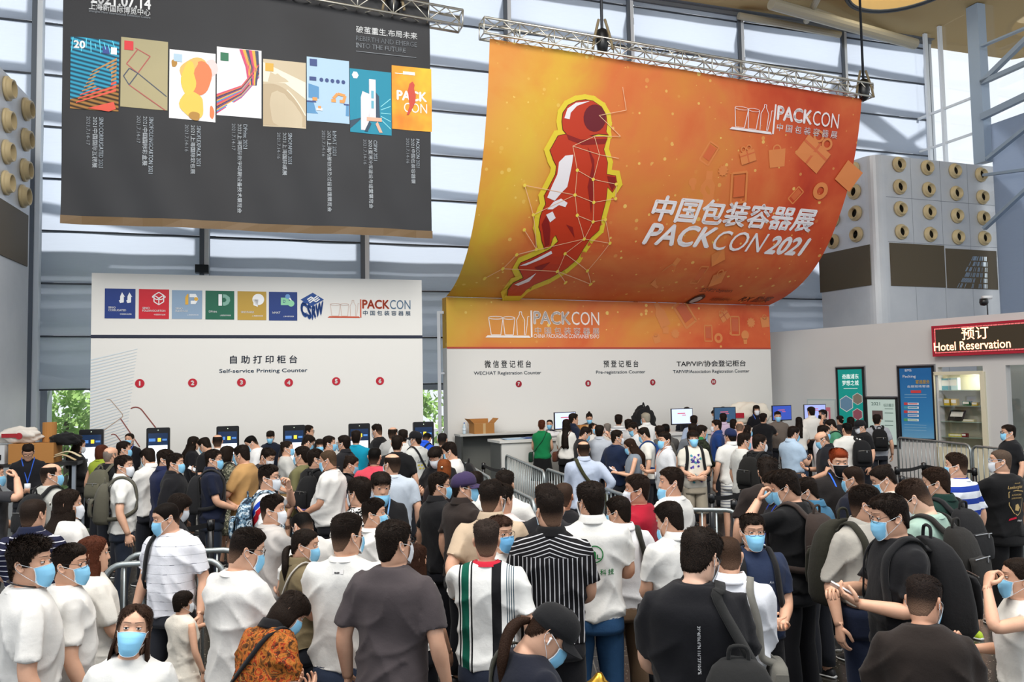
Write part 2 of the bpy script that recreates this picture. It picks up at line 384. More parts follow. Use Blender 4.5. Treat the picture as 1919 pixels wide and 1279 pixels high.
for P, q in ((TFP, ((0.464, 5.851), (2.349, 5.934), (2.276, 4.783), (0.440, 4.778))), (TFP, ((2.461, 5.865), (4.299, 5.852), (4.243, 4.773), (2.411, 4.771))), (TLP, ((-0.027, 5.905), (1.752, 5.881), (1.731, 4.823), (-0.043, 4.813)))):
    us = [a[0] for a in q]; vs = [a[1] for a in q]; m = MB(); P.box(m, (min(us), min(vs)), (max(us), max(vs)), .0, .02); m.build('grille_panel', grille_m, tw)
m = MB(); r_ = random.Random(4)
for k in range(26):
    f = k / 25; b0, b1, b2, b3 = (3.396, 5.694), (3.922, 5.715), (2.741, 4.765), (3.858, 4.794); a0 = (b0[0] + (b1[0] - b0[0]) * f, b0[1]); a1 = (b2[0] + (b3[0] - b2[0]) * f, b2[1])
    for j in range(6):
        if r_.random() < .35: continue
        t0, t1 = j / 6 + .01, (j + .85) / 6; q0 = np.array(a0) + (np.array(a1) - a0) * t0; q1 = np.array(a0) + (np.array(a1) - a0) * t1; TFP.line(m, [q0, q1], .022, .024)
m.build('torn_foil', metal('#dfe8ea', .15), tw)
m = MB()
for v in ((1.132, 7.175)[1], (1.060, 5.964)[1]): TFP.box(m, (.4, v - .006), (4.4, v + .006), 0, .003)
for a in ((1.295, 6.776)[0], (2.348, 6.837)[0], (3.357, 6.896)[0]): TFP.box(m, (a - .004, 0), (a + .004, zt), 0, .003)
m.build('panel_joint', paint('#7d828a'), tw)

LTP = Plane((-8.680, 13.400, 0), (-0.2482, 0.9687, 0))
m = MB(); e = LTP.at(np.array(1.62), np.array(0.)); s0 = LTP.at(np.array(-6.), np.array(0.)); m.add([(*s0[:2], 0), (*e[:2], 0), (e[0] - 1.6, e[1] + .3, 0), (s0[0] - 1.6, s0[1], 0)] + [(*s0[:2], 7.9), (*e[:2], 7.9), (e[0] - 1.6, e[1] + .3, 7.9), (s0[0] - 1.6, s0[1], 7.9)], [[0, 1, 5, 4], [1, 2, 6, 5], [2, 3, 7, 6], [3, 0, 4, 7], [4, 5, 6, 7]])
tw = m.build('air_supply_tower', alu); tag(tw, 'silver air supply tower cut off by the left edge', 'ventilation tower')
for p in ((0.318, 7.638), (0.321, 7.070), (0.324, 6.513), (0.326, 5.968), (1.277, 7.599), (1.277, 7.023), (1.248, 6.442), (1.188, 5.937)): nozzle(LTP, p, tw, .215)
m = MB(); v0 = (1.512, 4.680)[1]; v1 = (1.493, 5.645)[1]; LTP.box(m, (-5, v0), (1.50, v1), 0, .02); m.build('grille_panel', grille_m, tw)

# ---------------------------------------------------------------- white partition at right with posters, sign and show case
RWP = Plane((7.210, 22.000, 0), (0.5427, -0.8399, 0))
wall_white = mat('partition_white', '#d2d2d0', .55, 0, .4, lambda t: t.col(t.mix(t.noise(.8)[0], srgb('#cacaca'), srgb('#d8d7d4'))))
m = MB(); RWP.box(m, (-3.2, 0), ((4.515, 2.535)[0], 3.65), -.2, 0); RWP.box(m, ((4.515, 2.535)[0], 2.55), (11, 3.65), -.2, 0); RWP.box(m, ((5.504, 2.159)[0], 0), ((5.972, 2.153)[0], 2.55), -.2, 0)
struct(m.build('wall_right', wall_white), 'white partition wall carrying the posters')
m = MB(); RWP.box(m, ((4.515, 2.535)[0] - .2, 0), (11, 3.0), -2.2, -2.1); struct(m.build('wall_back', paint('#b9c2bc')))
m = MB(); RWP.box(m, ((5.972, 2.153)[0], 0), (11, 2.5), -.1, -.09); struct(m.build('window_30', glass_m))
a = (1.006, 1.821); b = (1.851, 1.120); m = MB(); RWP.box(m, (a[0], 0), (b[0], a[1]), 0, .02); RWP.box(m, (a[0] + .03, .05), (b[0] - .03, a[1] - .04), .02, .025, 1); struct(m.build('door_1', [paint('#b7c4c4'), paint('#cdd6d4')]), 'plain pale door in the partition')
def board(name, a, b, frame_c, fr=.05, depth=.05):
    """framed poster box; a = lower left, b = upper right on the partition"""
    r = empty(name, RWP.at(np.array((a[0] + b[0]) / 2), np.array(a[1]), np.array(0.)));
    def part(nm, fill, mats):
        mm = MB(); fill(mm); o = mm.build(nm, mats, r); o.matrix_parent_inverse = Matrix.Translation(-r.location); return o
    def fframe(mm):
        RWP.box(mm, (a[0] - .03, a[1] - .03), (b[0] + .03, b[1] + .03), 0, depth * .6, 1)
        RWP.box(mm, (a[0], a[1]), (a[0] + fr, b[1]), 0, depth); RWP.box(mm, (b[0] - fr, a[1]), b, 0, depth); RWP.box(mm, a, (b[0], a[1] + fr), 0, depth); RWP.box(mm, (a[0], b[1] - fr), b, 0, depth)
    part('frame', fframe, [paint(frame_c), metal('#a9adb2', .4)])
    return r, part
RT = lambda mm, s, a, b, **k: RWP.text(mm, s, a, b[0] - a[0], b[1] - a[1], w=k.pop('w', .046), **k)
# teal poster
a, b = (1.920, 0.961), (2.695, 2.614); r, part = board('framed_poster', a, b, '#14181c'); tag(r, 'teal poster with white brush characters and hexagon pictures', 'poster')
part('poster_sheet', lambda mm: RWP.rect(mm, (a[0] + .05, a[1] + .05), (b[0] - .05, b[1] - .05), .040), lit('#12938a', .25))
def hexa(mm, c, rr, m_): RWP.poly(mm, [(c[0] + rr * math.sin(t), c[1] + rr * math.cos(t)) for t in np.arange(6) * PI / 3], .043 + .001 * m_, m_)
def f(mm):
    for c, rr in (((2.182, 1.705), .21), ((2.498, 1.826), .155), ((2.481, 1.443), .155)): hexa(mm, c, rr, 0)
    hexa(mm, (2.182, 1.705), .19, 1); hexa(mm, (2.498, 1.826), .14, 2); hexa(mm, (2.481, 1.443), .14, 3)
part('hexagon_picture', f, [paint('#e8f0f0'), paint('#6f98b8'), paint('#8f8578'), paint('#a05a6a')])
def f(mm): RT(mm, '奇趣浦东', (2.097, 2.322), (2.556, 2.446), bold=0.004); RT(mm, '梦想之城', (2.090, 2.160), (2.549, 2.288), bold=0.004); RWP.rect(mm, (2.124, 2.080), (2.511, 2.090), .046)
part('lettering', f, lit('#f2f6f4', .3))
# grey notice
a, b = (2.706, 0.692), (3.535, 1.867); r, part = board('framed_poster', a, b, '#1b1e20'); tag(r, 'pale grey green notice board between the teal and the blue poster', 'poster')
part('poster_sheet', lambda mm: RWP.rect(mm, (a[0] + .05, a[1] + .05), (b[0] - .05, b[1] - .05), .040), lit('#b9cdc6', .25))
def f(mm):
    RT(mm, '2021', (2.865, 1.671), (3.093, 1.751)); RT(mm, '标识展示', (3.185, 1.636), (3.447, 1.715), m=0)
    for q0, q1 in (((3.210, 1.585), (3.428, 1.601)), ((3.205, 1.483), (3.423, 1.500)), ((3.196, 1.291), (3.415, 1.310)), ((3.191, 1.189), (3.410, 1.208))): RWP.rect(mm, q0, q1, .046, 1)
    RWP.rect(mm, (2.878, 1.334), (3.153, 1.546), .046, 2)
part('lettering', f, [paint('#4a6a62'), paint('#7d9890'), paint('#6d5a58')])
# blue poster
a, b = (3.568, 0.875), (4.444, 2.598); r, part = board('framed_poster', a, b, '#10151c'); tag(r, 'tall blue poster with colour bars beside the glass show case', 'poster')
part('poster_sheet', lambda mm: RWP.rect(mm, (a[0] + .05, a[1] + .05), (b[0] - .05, b[1] - .05), .040), mat('blue_sheet', '#2f86c4', .5, 0, .4, lambda t: (t.col(t.ramp(t.math('MULTIPLY', t.xyz()[2], .42), [(0, '#2c4a88'), (.25, '#8fc8e4'), (.55, '#3a8cc8'), (1, '#1f6cae')])))))
def f(mm):
    RT(mm, 'EMS', (3.762, 2.469), (3.922, 2.527), m=1); RT(mm, '寄递服务', (4.008, 2.177), (4.341, 2.271), m=2, bold=0.008); RT(mm, 'Packing', (3.702, 2.307), (4.018, 2.388), m=1)
    RT(mm, '会展现场寄递', (3.797, 2.093), (4.336, 2.149), m=1); RWP.rect(mm, (3.882, 1.967), (4.129, 2.028), .046, 3)
    for q, c in (((3.700, 1.717), 3), ((3.696, 1.630), 4), ((3.691, 1.529), 3), ((3.687, 1.442), 5), ((3.682, 1.342), 6)): RWP.rect(mm, (q[0], q[1] - .03), (q[0] + .09, q[1] + .03), .046, c); RWP.rect(mm, (q[0] + .095, q[1] - .026), (q[0] + .36, q[1] + .026), .046, 1); RWP.rect(mm, (q[0] + .11, q[1] - .01), (q[0] + .33, q[1] + .01), .0465, c)
    for q in ((3.724, 1.930), (3.721, 1.868), (3.690, 1.229), (3.687, 1.167), (3.684, 1.104)): RWP.rect(mm, (q[0], q[1] - .005), (q[0] + .53, q[1] + .004), .046, 7)
part('lettering', f, [paint('#e8f2f8'), paint('#eef4fa'), paint('#f0c84a'), paint('#d8484a'), paint('#4aa8c0'), paint('#3a78c8'), paint('#58b070'), paint('#9fd0ea')])
# pink notice by the door
m = MB(); a, b = (1.240, 1.211), (1.703, 1.605); RWP.box(m, a, b, .026, .032); RWP.rect(m, (a[0] + .05, a[1] + .05), (b[0] - .05, b[1] - .10), .034, 1); tag(m.build('paper_notice', [paint('#d8788a'), paint('#f0dcdc')]), 'pink bordered paper notice taped to the pale door', 'notice')
# moving letter sign
lab = 'red edged moving letter sign reading Hotel Reservation'
a, b = (4.515, 2.789), (4.548, 3.481); u1 = 11.; r = empty('led_sign', RWP.at(np.array((a[0] + u1) / 2), np.array(a[1]), np.array(0.))); tag(r, lab, 'sign')
def part(nm, fill, mats):
    mm = MB(); fill(mm); o = mm.build(nm, mats, r); o.matrix_parent_inverse = Matrix.Translation(-r.location); return o
part('housing', lambda mm: RWP.box(mm, (a[0], a[1]), (u1, b[1]), -.05, .18), paint('#b01c34'))
part('screen', lambda mm: RWP.rect(mm, (a[0] + .05, a[1] + .06), (u1 - .05, b[1] - .05), .184), mat('led_screen', '#3a3226', .5, 0, .3, None, '#3a3226', .25))
def f(mm):
    for k in range(260):
        u = a[0] + .07 + k * .028
        if u < u1 - .06: RWP.rect(mm, (u, b[1] - .085), (u + .014, b[1] - .06), .187); RWP.rect(mm, (u, a[1] + .07), (u + .014, a[1] + .095), .187)
    for k in range(40):
        v = a[1] + .09 + k * .028
        if v < b[1] - .09: RWP.rect(mm, (a[0] + .065, v), (a[0] + .09, v + .014), .187)
part('light_dots', f, lit('#ff6a70', 1.3))
def f(mm): RWP.text(mm, '预订', ((5.186, 3.104)[0], (5.187, 3.127)[1]), None, .27, .188, bold=0.005); RWP.text(mm, 'Hotel Reservation', ((4.559, 2.933)[0], (4.931, 2.910)[1]), (6.191, 2.934)[0] - (4.563, 3.018)[0], .19, .188, bold=0.005)
part('lettering', f, lit('#ffc8a0', 1.6))
# dome camera on the sign wall
cx, cz = (5.617, 4.006); p = RWP.at(np.array(cx), np.array(cz), np.array(-.1)); q = RWP.at(np.array(cx), np.array(3.65), np.array(-.1)); m = MB(); m.tube([q, p], .015, 6, 2); m.box(p + [0, 0, .03], (.18, .12, .07), 0); m.lathe([(.001, -.16), (.07, -.14), (.09, -.08), (.08, -.0)], 14, p + [-.10, -.05, 0], 1)
tag(m.build('dome_camera', [plastic('#e4e6e8'), plastic('#16181b'), plastic('#3a3c40')], None, True), 'white dome security camera on the post above the letter sign', 'camera')
# glass show case
a, b = (4.441, 0.746), (5.506, 2.425); r = empty('display_cabinet', RWP.at(np.array((a[0] + b[0]) / 2), np.array(0.), np.array(0.))); tag(r, 'cream glass fronted show case set in the white partition', 'cabinet')
ci, cj = (4.460, 0.771), (5.458, 2.368)
def f(mm):
    RWP.box(mm, (a[0], 0), (ci[0], b[1]), -.5, .06); RWP.box(mm, (cj[0], 0), (b[0] + .05, b[1]), -.5, .06); RWP.box(mm, (a[0], cj[1]), (b[0], b[1] + .02), -.5, .06); RWP.box(mm, (a[0], 0), (b[0], .75), -.5, .06); RWP.box(mm, (a[0], 0), (b[0], b[1]), -.54, -.5)
part('body', f, paint('#dcd6bc'))
shelf_v = [(4.888, 2.030)[1], (4.871, 1.680)[1], (4.854, 1.324)[1], (4.837, 0.980)[1]]
for v in shelf_v: part('shelf', lambda mm: RWP.box(mm, (ci[0], v - .012), (cj[0], v), -.48, -.02), mat('shelf_glass', '#8fa89c', .1, 0, .5))
part('glass_door', lambda mm: RWP.box(mm, (ci[0], ci[1]), (cj[0], cj[1]), .0, .006), glass_m)
lw = (5.253, 2.349); ld = bpy.data.lights.new('show_case_lamp', 'POINT'); ld.energy = 9; ld.color = (1, .95, .8); ld.shadow_soft_size = .05; lo = bpy.data.objects.new('show_case_lamp', ld); COL.objects.link(lo); lo.location = RWP.at(np.array(lw[0]), np.array(lw[1] - .06), np.array(-.15))
def item(nm, u, w_, h_, v, col, lab, cat='display item', d=.12, tilt=0):
    c = RWP.at(np.array(u), np.array(v + h_ / 2 + .003), np.array(-.2)); mm = MB(); R_ = np.array([[RWP.u[0], -RWP.w[0], 0], [RWP.u[1], -RWP.w[1], 0], [0, 0, 1]]) @ np.array([[1, 0, 0], [0, math.cos(tilt), -math.sin(tilt)], [0, math.sin(tilt), math.cos(tilt)]])
    mm.box(c, (w_, d, h_), 0, R_); mm.box(c + R_ @ np.array([0, -d / 2 - .002, h_ * .1]), (w_ * .8, .004, h_ * .5), 1, R_); tag(mm.build(nm, [paint(col), paint('#e8e6da')]), lab, cat)
item('card_box', (4.596, 1.689)[0], .26, .26, shelf_v[0], '#3f9aa8', 'teal and white card box on the top show case shelf'); item('card_box', (4.765, 1.691)[0], .22, .27, shelf_v[0], '#b8d4d4', 'pale card box beside the teal box on top shelf')
item('yellow_bag', (4.608, 1.689)[0], .13, .15, shelf_v[1], '#cfae2a', 'left yellow pouch on the second show case shelf'); item('yellow_bag', (4.765, 1.691)[0], .13, .15, shelf_v[1], '#c9a524', 'second yellow pouch beside the left yellow pouch')
item('green_box', (5.036, 1.693)[0], .16, .10, shelf_v[1], '#1f5a34', 'dark green box on the second show case shelf'); item('small_carton', (5.221, 1.695)[0], .12, .07, shelf_v[1], '#d0b030', 'little yellow carton right of the green box')
item('laptop_computer', (4.789, 1.691)[0], .34, .26, shelf_v[2], '#20201c', 'dark tilted laptop on the third show case shelf', 'laptop', .02, -.6); item('leaflet', (5.059, 1.694)[0], .26, .05, shelf_v[2], '#d8d2a8', 'cream leaflet lying right of the laptop')
item('sample_tray', (4.765, 1.691)[0], .30, .06, shelf_v[3], '#d0c650', 'yellow sample tray on the lowest show case shelf'); item('red_box', (4.954, 1.692)[0], .10, .08, shelf_v[3], '#7d1e22', 'small dark red box on the lowest shelf')

# ---------------------------------------------------------------- outside: ground, building, planting
m = MB(); m.box((0, 40, -.25), (90, 36, .2)); struct(m.build('ground', paint('#a8a89c')))
n_ = WNP.w; m = MB(); [WNP.box(m, (-12, 5.8), (25, 5.9), -2.95 + k * .24, -2.95 + k * .24 + .145) for k in range(11)]; struct(m.build('trim_50', paint('#c9d2d6')), 'unseen slatted ledge added outside to shade the lower blinds')  # slats added out of view, shaped to dim the sun on the lower blinds
def leaf_fn(t):
    c = t.mix(t.noise(2.2)[0], srgb('#5f9a50'), srgb('#d4ecA0')); t.col(c); tr = t.n('BsdfTranslucent'); t.l(c, tr.inputs[0]); mx = t.n('MixShader'); mx.inputs[0].default_value = .5; t.l(t.b.outputs[0], mx.inputs[1]); t.l(tr.outputs[0], mx.inputs[2]); t.l(mx.outputs[0], t.t.nodes['Material Output'].inputs[0])
leaf_m = mat('leaf', '#6aa04a', .6, 0, .3, leaf_fn)
def bush(u, d, h, wd, seed, lab, cat='bush', n=900):
    rg = np.random.default_rng(seed); c = WNP.at(np.array(u), np.array(0.), np.array(-d)); p = rg.normal(0, 1, (n, 3)); p /= np.linalg.norm(p, axis=1, keepdims=True); p *= (rg.random((n, 1)) ** .35) * np.array([wd, wd * .6, h / 2]); p = p * (1 + .25 * np.sin(p[:, :1] * 5 + p[:, 2:] * 4)); p[:, 2] += h / 2; p[:, 2] = np.maximum(p[:, 2], .05); p += c
    a_ = rg.normal(0, 1, (n, 3)); a_ /= np.linalg.norm(a_, axis=1, keepdims=True); b_ = np.cross(a_, rg.normal(0, 1, (n, 3))); b_ /= np.linalg.norm(b_, axis=1, keepdims=True); s_ = .06 + .10 * rg.random((n, 1))
    V = np.stack([p - a_ * s_, p + b_ * s_ * .45, p + a_ * s_, p - b_ * s_ * .45], 1).reshape(-1, 3); F = np.arange(4 * n).reshape(-1, 4); o = link_mesh('garden_bush', V, F, leaf_m); tag(o, lab, cat)
    mm = MB(); mm.tube([c, c + [0, 0, h * .6]], .06, 6); mm.build('stem', paint('#5a4a38'), o)
bush((0.177, 1.832)[0], 2.6, 3.0, 1.1, 1, 'leafy garden bush outside the window at far left'); bush((0.610, 1.820)[0], 3.6, 3.6, 1.2, 2, 'garden bush outside between window frame and white board'); bush((1.041, 1.808)[0] + .3, 2.8, 2.6, 1.0, 3, 'low garden bush outside near the board edge'); bush((8.689, 1.594)[0], 3.2, 3.4, 1.3, 4, 'garden bush outside the gap between the boards'); bush((-0.269, 1.844)[0] - .8, 3.4, 3.4, 1.3, 5, 'garden bush outside behind the left tower')

# ---------------------------------------------------------------- white printing board at left
LBP = Plane((-7.380, 14.000, 0), (0.9572, 0.2895, 0))
white_board = mat('printed_board', '#e3e2de', .6, 0, .3)
LBT = 4.41; LBL = 5.87
def rel(r):
    def part(nm, fill, mats, smooth=False):
        mm = MB(); fill(mm)
        if not mm.V: return None
        o = mm.build(nm, mats, r, smooth); o.matrix_parent_inverse = Matrix.Translation(-r.location); return o
    return part
r = empty('printing_board', LBP.at(np.array(LBL / 2), np.array(0.))); tag(r, 'large white board over the self service printing counters', 'display board'); part = rel(r)
part('panel', lambda mm: LBP.box(mm, (0, 0), (LBL, LBT), -.3, 0), white_board)
def f(mm): v0 = (1.118, 3.259)[1]; v1 = (1.117, 3.316)[1]; LBP.box(mm, (.0, v0), (LBL, v1), 0, .01)
part('dark_band', f, paint('#1c2338'))
def T(P, mm, s, a, b, m=0, w=.006, **k): P.text(mm, s, a, b[0] - a[0], b[1] - a[1], w, m, **k)
def f(mm): T(LBP, mm, '自 助 打 印 柜 台', (2.303, 2.789), (3.494, 2.940), bold=0.008); T(LBP, mm, 'Self-service Printing Counter', (2.119, 2.601), (3.678, 2.692), bold=0.005, m=1)
part('lettering', f, [paint('#1e2a40'), paint('#33506e')])
nums = [(0.791, 2.451), (1.666, 2.448), (2.503, 2.444), (3.339, 2.427), (4.208, 2.439), (5.035, 2.432)]
for i, c in enumerate(nums):
    def f(mm):
        LBP.disc(mm, c, .078, .006, 28, 0); V, F = text_mesh(str(i + 1), 1., .03); lo, hi = V.min(0), V.max(0); k = .085 / (hi[1] - lo[1]); V = (V - (lo + hi) / 2) * k; mm.add(LBP.at(c[0] + V[:, 0], c[1] + V[:, 1], np.full(len(V), .009)), F, 1)
    part('number_badge', f, [paint('#b8122c'), paint('#f6f2f0')])
logos = [('#14357f', (0.213, 3.607), (0.708, 4.137)), ('#c8152a', (0.764, 3.602), (1.263, 4.137)), ('#8aa3bd', (1.311, 3.606), (1.821, 4.128)), ('#0f6148', (1.878, 3.601), (2.374, 4.128)), ('#b9963c', (2.431, 3.595), (2.939, 4.128)), ('#17377c', (2.986, 3.589), (3.496, 4.128))]
txts = [('SINO', 'CORRUGATED', '中国国际瓦楞展'), ('SINO', 'FOLDINGCARTON', '中国国际彩盒展'), ('SINO', 'FLEXPACK', '上海国际软包展'), ('', 'DPrint', '上海国际数字印刷展'), ('', 'SINOPAPER', '上海国际纸展'), ('', 'InMAT', '上海内部物流展')]
lit_w = paint('#eef0f2')
for i, (col, a, b) in enumerate(logos):
    W_, H_ = b[0] - a[0], b[1] - a[1]; g = lambda x, y: (a[0] + x * W_, a[1] + y * H_)
    def f(mm):
        LBP.rect(mm, a, b, .006, 0)
        ww = [.58, .76, .42, .28, .46, .28][i]; T(LBP, mm, txts[i][1], g(.12, .24), g(.12 + ww, .31), 1, .010, bold=0.013)
        if txts[i][0]: T(LBP, mm, txts[i][0], g(.12, .33), g(.36, .40), 1, .010, bold=0.017)
        T(LBP, mm, txts[i][2], g(.50, .12), g(.88, .17), 1, .010)
        if i == 0:
            for dx in (0, .24): LBP.poly(mm, [g(.46 + dx, .60), g(.50 + dx, .52), g(.62 + dx, .54), g(.62 + dx, .74), g(.66 + dx, .72), g(.56 + dx, .88), g(.50 + dx, .74), g(.50 + dx, .62)], .010, 1)
        elif i == 1:
            for p in ([g(.50, .80), g(.50, .58), g(.66, .48), g(.82, .58), g(.82, .80)], [g(.66, .48), g(.66, .70)], [g(.50, .80), g(.66, .70), g(.82, .80), g(.66, .90), g(.50, .80)], [g(.50, .80), g(.44, .74), g(.60, .64), g(.66, .70), g(.72, .64), g(.88, .74), g(.82, .80)]): LBP.line(mm, p, .016, .010, 1)
        elif i == 2: LBP.poly(mm, [g(.58, .88), g(.78, .88), g(.88, .70), g(.78, .52), g(.62, .52), g(.62, .64), g(.74, .64), g(.78, .70), g(.74, .76), g(.58, .76)], .010, 1); LBP.poly(mm, [g(.44, .50), g(.54, .50), g(.54, .88), g(.50, .86), g(.44, .76)], .010, 2); LBP.disc(mm, g(.80, .70), .035, .012, 14, 2)
        elif i == 3: LBP.box(mm, g(.45, .48), g(.57, .88), .008, .010, 1); LBP.poly(mm, [g(.60, .88), g(.72, .87), g(.84, .78), g(.86, .66), g(.80, .54), g(.68, .48), g(.60, .48), g(.60, .60), g(.68, .61), g(.73, .68), g(.68, .76), g(.60, .76)], .010, 3)
        elif i == 4: LBP.disc(mm, g(.72, .72), .105, .010, 22, 1); LBP.poly(mm, [g(.55, .72), g(.55, .52), g(.70, .46), g(.72, .72)], .010, 1)
        else: LBP.box(mm, g(.42, .54), g(.70, .80), .008, .010, 2); LBP.disc(mm, g(.78, .60), .06, .012, 18, 2); LBP.disc(mm, g(.66, .84), .045, .012, 18, 3); LBP.poly(mm, [g(.62, .84), g(.86, .60), g(.84, .66), g(.70, .88)], .011, 1); T(LBP, mm, 'D', g(.50, .62), g(.58, .72), 0, .013)
    part('logo_square', f, [paint(col), lit_w, paint(['#eef0f2', '#eef0f2', '#e0ac3c', '#7fb0a0', '#eef0f2', '#8fd0a8'][i]), paint(['#eef0f2', '#eef0f2', '#eef0f2', '#7fb0a0', '#eef0f2', '#6a9ad0'][i])])
# cube logo
def f(mm):
    t_, rt, l_, c_, bl, bb, br = (3.780, 4.123), (3.987, 3.994), (3.555, 3.987), (3.759, 3.868), (3.554, 3.694), (3.759, 3.595), (3.976, 3.708)
    LBP.poly(mm, [t_, rt, c_, l_], .006, 0)
    for k in (0, 1, 2): LBP.line(mm, [(p_[0] + .02 * k, p_[1] - .03 * k) for p_ in ((3.681, 3.989), (3.750, 4.041), (3.799, 4.011), (3.868, 4.063))], .022, .010, 1)
    def skew(s, o_, ux, uy):
        V, F = text_mesh(s, 1., .04); V = (V - V.min(0)) / (V.max(0) - V.min(0)); P_ = np.array(o_) + V[:, :1] * np.array(ux) + V[:, 1:] * np.array(uy); mm.add(LBP.at(P_[:, 0], P_[:, 1], np.full(len(P_), .008)), F, 0)
    skew('CS', bl, np.array(bb) - bl, np.array(l_) - bl); skew('RW', bb, np.array(br) - bb, np.array(c_) - bb)
part('cube_logo', f, [paint('#17478f'), lit_w])
def packlogo(P, mm, g, red=0, blue=1, thin=2, cn='中国包装容器展', w=.006):
    """g maps 0..1 over the whole logo box"""
    P.text(mm, 'PACK', g(.41, .47), (g(.742, 0)[0] - g(.41, 0)[0]), (g(0, .97)[1] - g(0, .47)[1]), w, red, bold=0.019); P.text(mm, 'CON', g(.748, .47), (g(1., 0)[0] - g(.748, 0)[0]), (g(0, .97)[1] - g(0, .47)[1]), w, blue, bold=-.004)
    P.text(mm, ' '.join(cn), g(.42, .12), g(1., 0)[0] - g(.42, 0)[0], g(0, .38)[1] - g(0, .12)[1], w, blue, bold=0.005)
    P.poly(mm, [g(.385, .0), g(.40, .0), g(.40, .98), g(.385, .98)], w, red); P.poly(mm, [g(.0, -.02), g(.385, -.02), g(.37, .06), g(.02, .06)], w, red)
    th = (g(1, 0)[0] - g(0, 0)[0]) * .006
    for pl in ([(.03, .70), (.05, .08), (.13, .08), (.15, .70)], [(.15, .68), (.165, .08), (.235, .08), (.25, .68)], [(.27, .08), (.265, .62), (.29, .82), (.29, .92), (.31, .92), (.31, .82), (.335, .62), (.33, .08)], [(.34, .08), (.355, .45), (.36, .75), (.375, .75)]):
        P.line(mm, [g(x, y) for x, y in pl], th, w, thin)
    for cx, rr in ((.09, .06), (.20, .05)): P.line(mm, [g(cx + rr * math.cos(t), .69 + .05 * math.sin(t)) for t in np.linspace(0, 2 * PI, 17)], th, w, thin)
a, b = (4.055, 3.658), (5.641, 4.018); part('packaging_logo', lambda mm: packlogo(LBP, mm, lambda x, y: (a[0] + x * (b[0] - a[0]), a[1] + y * (b[1] - a[1]))), [paint('#c8502e'), paint('#4a6a86'), paint('#d0b8ae')])
def rrect(c, hw, hh, ang, rad=.12):
    pts = []
    for sx, sy, a0 in ((1, 1, 0), (-1, 1, 90), (-1, -1, 180), (1, -1, 270)):
        for t in np.radians(np.linspace(a0, a0 + 90, 6)): pts.append((sx * (hw - rad) + rad * math.cos(t), sy * (hh - rad) + rad * math.sin(t)))
    pts.append(pts[0]); p = np.array(pts); cs, sn = math.cos(ang), math.sin(ang); return np.stack([c[0] + p[:, 0] * cs - p[:, 1] * sn, c[1] + p[:, 0] * sn + p[:, 1] * cs], 1)
def clipped(mm, pts, th, m_):
    p = np.array(pts); keep = p[(p[:, 0] > .02)]
    for q0, q1 in zip(p[:-1], p[1:]):
        if q0[0] > .02 and q1[0] > .02: LBP.line(mm, [q0, q1], th, .006, m_)
def f(mm):
    clipped(mm, rrect((0.197, 1.873), .28, .20, .65, .05), .012, 1); clipped(mm, rrect((0.541, 1.489), .52, .36, .62, .13), .020, 0); clipped(mm, [(0.487, 1.837), (0.801, 1.330)], .018, 0)
    clipped(mm, rrect((0.271, 1.239), .30, .22, .62, .06), .016, 0)
part('line_drawing', f, [paint('#8a4a44'), paint('#b09a88')])
def f(mm):
    for k in range(34): v = LBT - 1.55 - k * .055; LBP.poly(mm, [(.0, v), (.75 - .006 * k, v + .20), (.75 - .006 * k, v + .21), (.0, v + .022)], .005, 0)
part('hatching', f, mat('pale_hatch', '#ccd7de', .6))

# ---------------------------------------------------------------- registration board at right
RBP = Plane((-1.430, 17.500, 0), (0.9269, 0.3753, 0))
RBL = 8.79; RBT = 4.27; vo = (2.073, 3.154)[1]
def orange_fn(scale=.35, dark=0.):
    def fn(t):
        v = t.obj(); x, y, z = t.xyz(v); n = t.noise(.42, 4, .55, v, .6)[0]; n2 = t.noise(1.1, 4, .6, v, .4)[0]
        g = t.math('SUBTRACT', t.math('ADD', t.math('MULTIPLY', n, 1.25), t.math('MULTIPLY', n2, .35)), t.math('MULTIPLY', x, .060))
        c = t.ramp(g, [(.02, '#b03020'), (.2, '#c64626'), (.42, '#d66236'), (.62, '#dc7a42'), (.82, '#db8c40'), (1., '#dc984a')])
        # bright diagonal beam at the left
        bm = t.math('SUBTRACT', 1., t.math('MULTIPLY', t.math('ABSOLUTE', t.math('SUBTRACT', t.math('SUBTRACT', x, t.math('MULTIPLY', t.math('SUBTRACT', z, 5.), .53)), -.75)), .95)); bm = t.math('MAXIMUM', bm, 0.)
        c = t.mix(t.math('MULTIPLY', t.math('MULTIPLY', bm, t.math('ADD', n2, .25)), .75), c, srgb('#dec83c'))
        vo_ = t.n('TexVoronoi'); vo_.inputs['Scale'].default_value = 7.; t.l(v, vo_.inputs['Vector']); sc = t.n('SeparateColor'); t.l(vo_.outputs['Color'], sc.inputs[0])
        r_ = t.math('MULTIPLY', t.math('POWER', sc.outputs[0], 4.), .34); sp = t.math('LESS_THAN', vo_.outputs['Distance'], t.math('MAXIMUM', r_, .03))
        c = t.mix(t.math('MULTIPLY', sp, t.math('MULTIPLY', sc.outputs[1], .85)), c, srgb('#f4d878')); t.col(c)
    return fn
orange_m = mat('orange_print', '#d8662a', .6, 0, .3, orange_fn())
r = empty('registration_board', RBP.at(np.array(RBL / 2), np.array(0.))); tag(r, 'white registration board under the orange header strip', 'display board'); part = rel(r)
part('panel', lambda mm: RBP.box(mm, (0, 0), (RBL, vo), -.3, 0), white_board)
part('header_strip', lambda mm: RBP.box(mm, (0, vo), (RBL, RBT), -.3, .004), orange_m)
part('edge_line', lambda mm: RBP.box(mm, (0, vo - .02), (RBL, vo + .02), 0, .012), paint('#b84a34'))
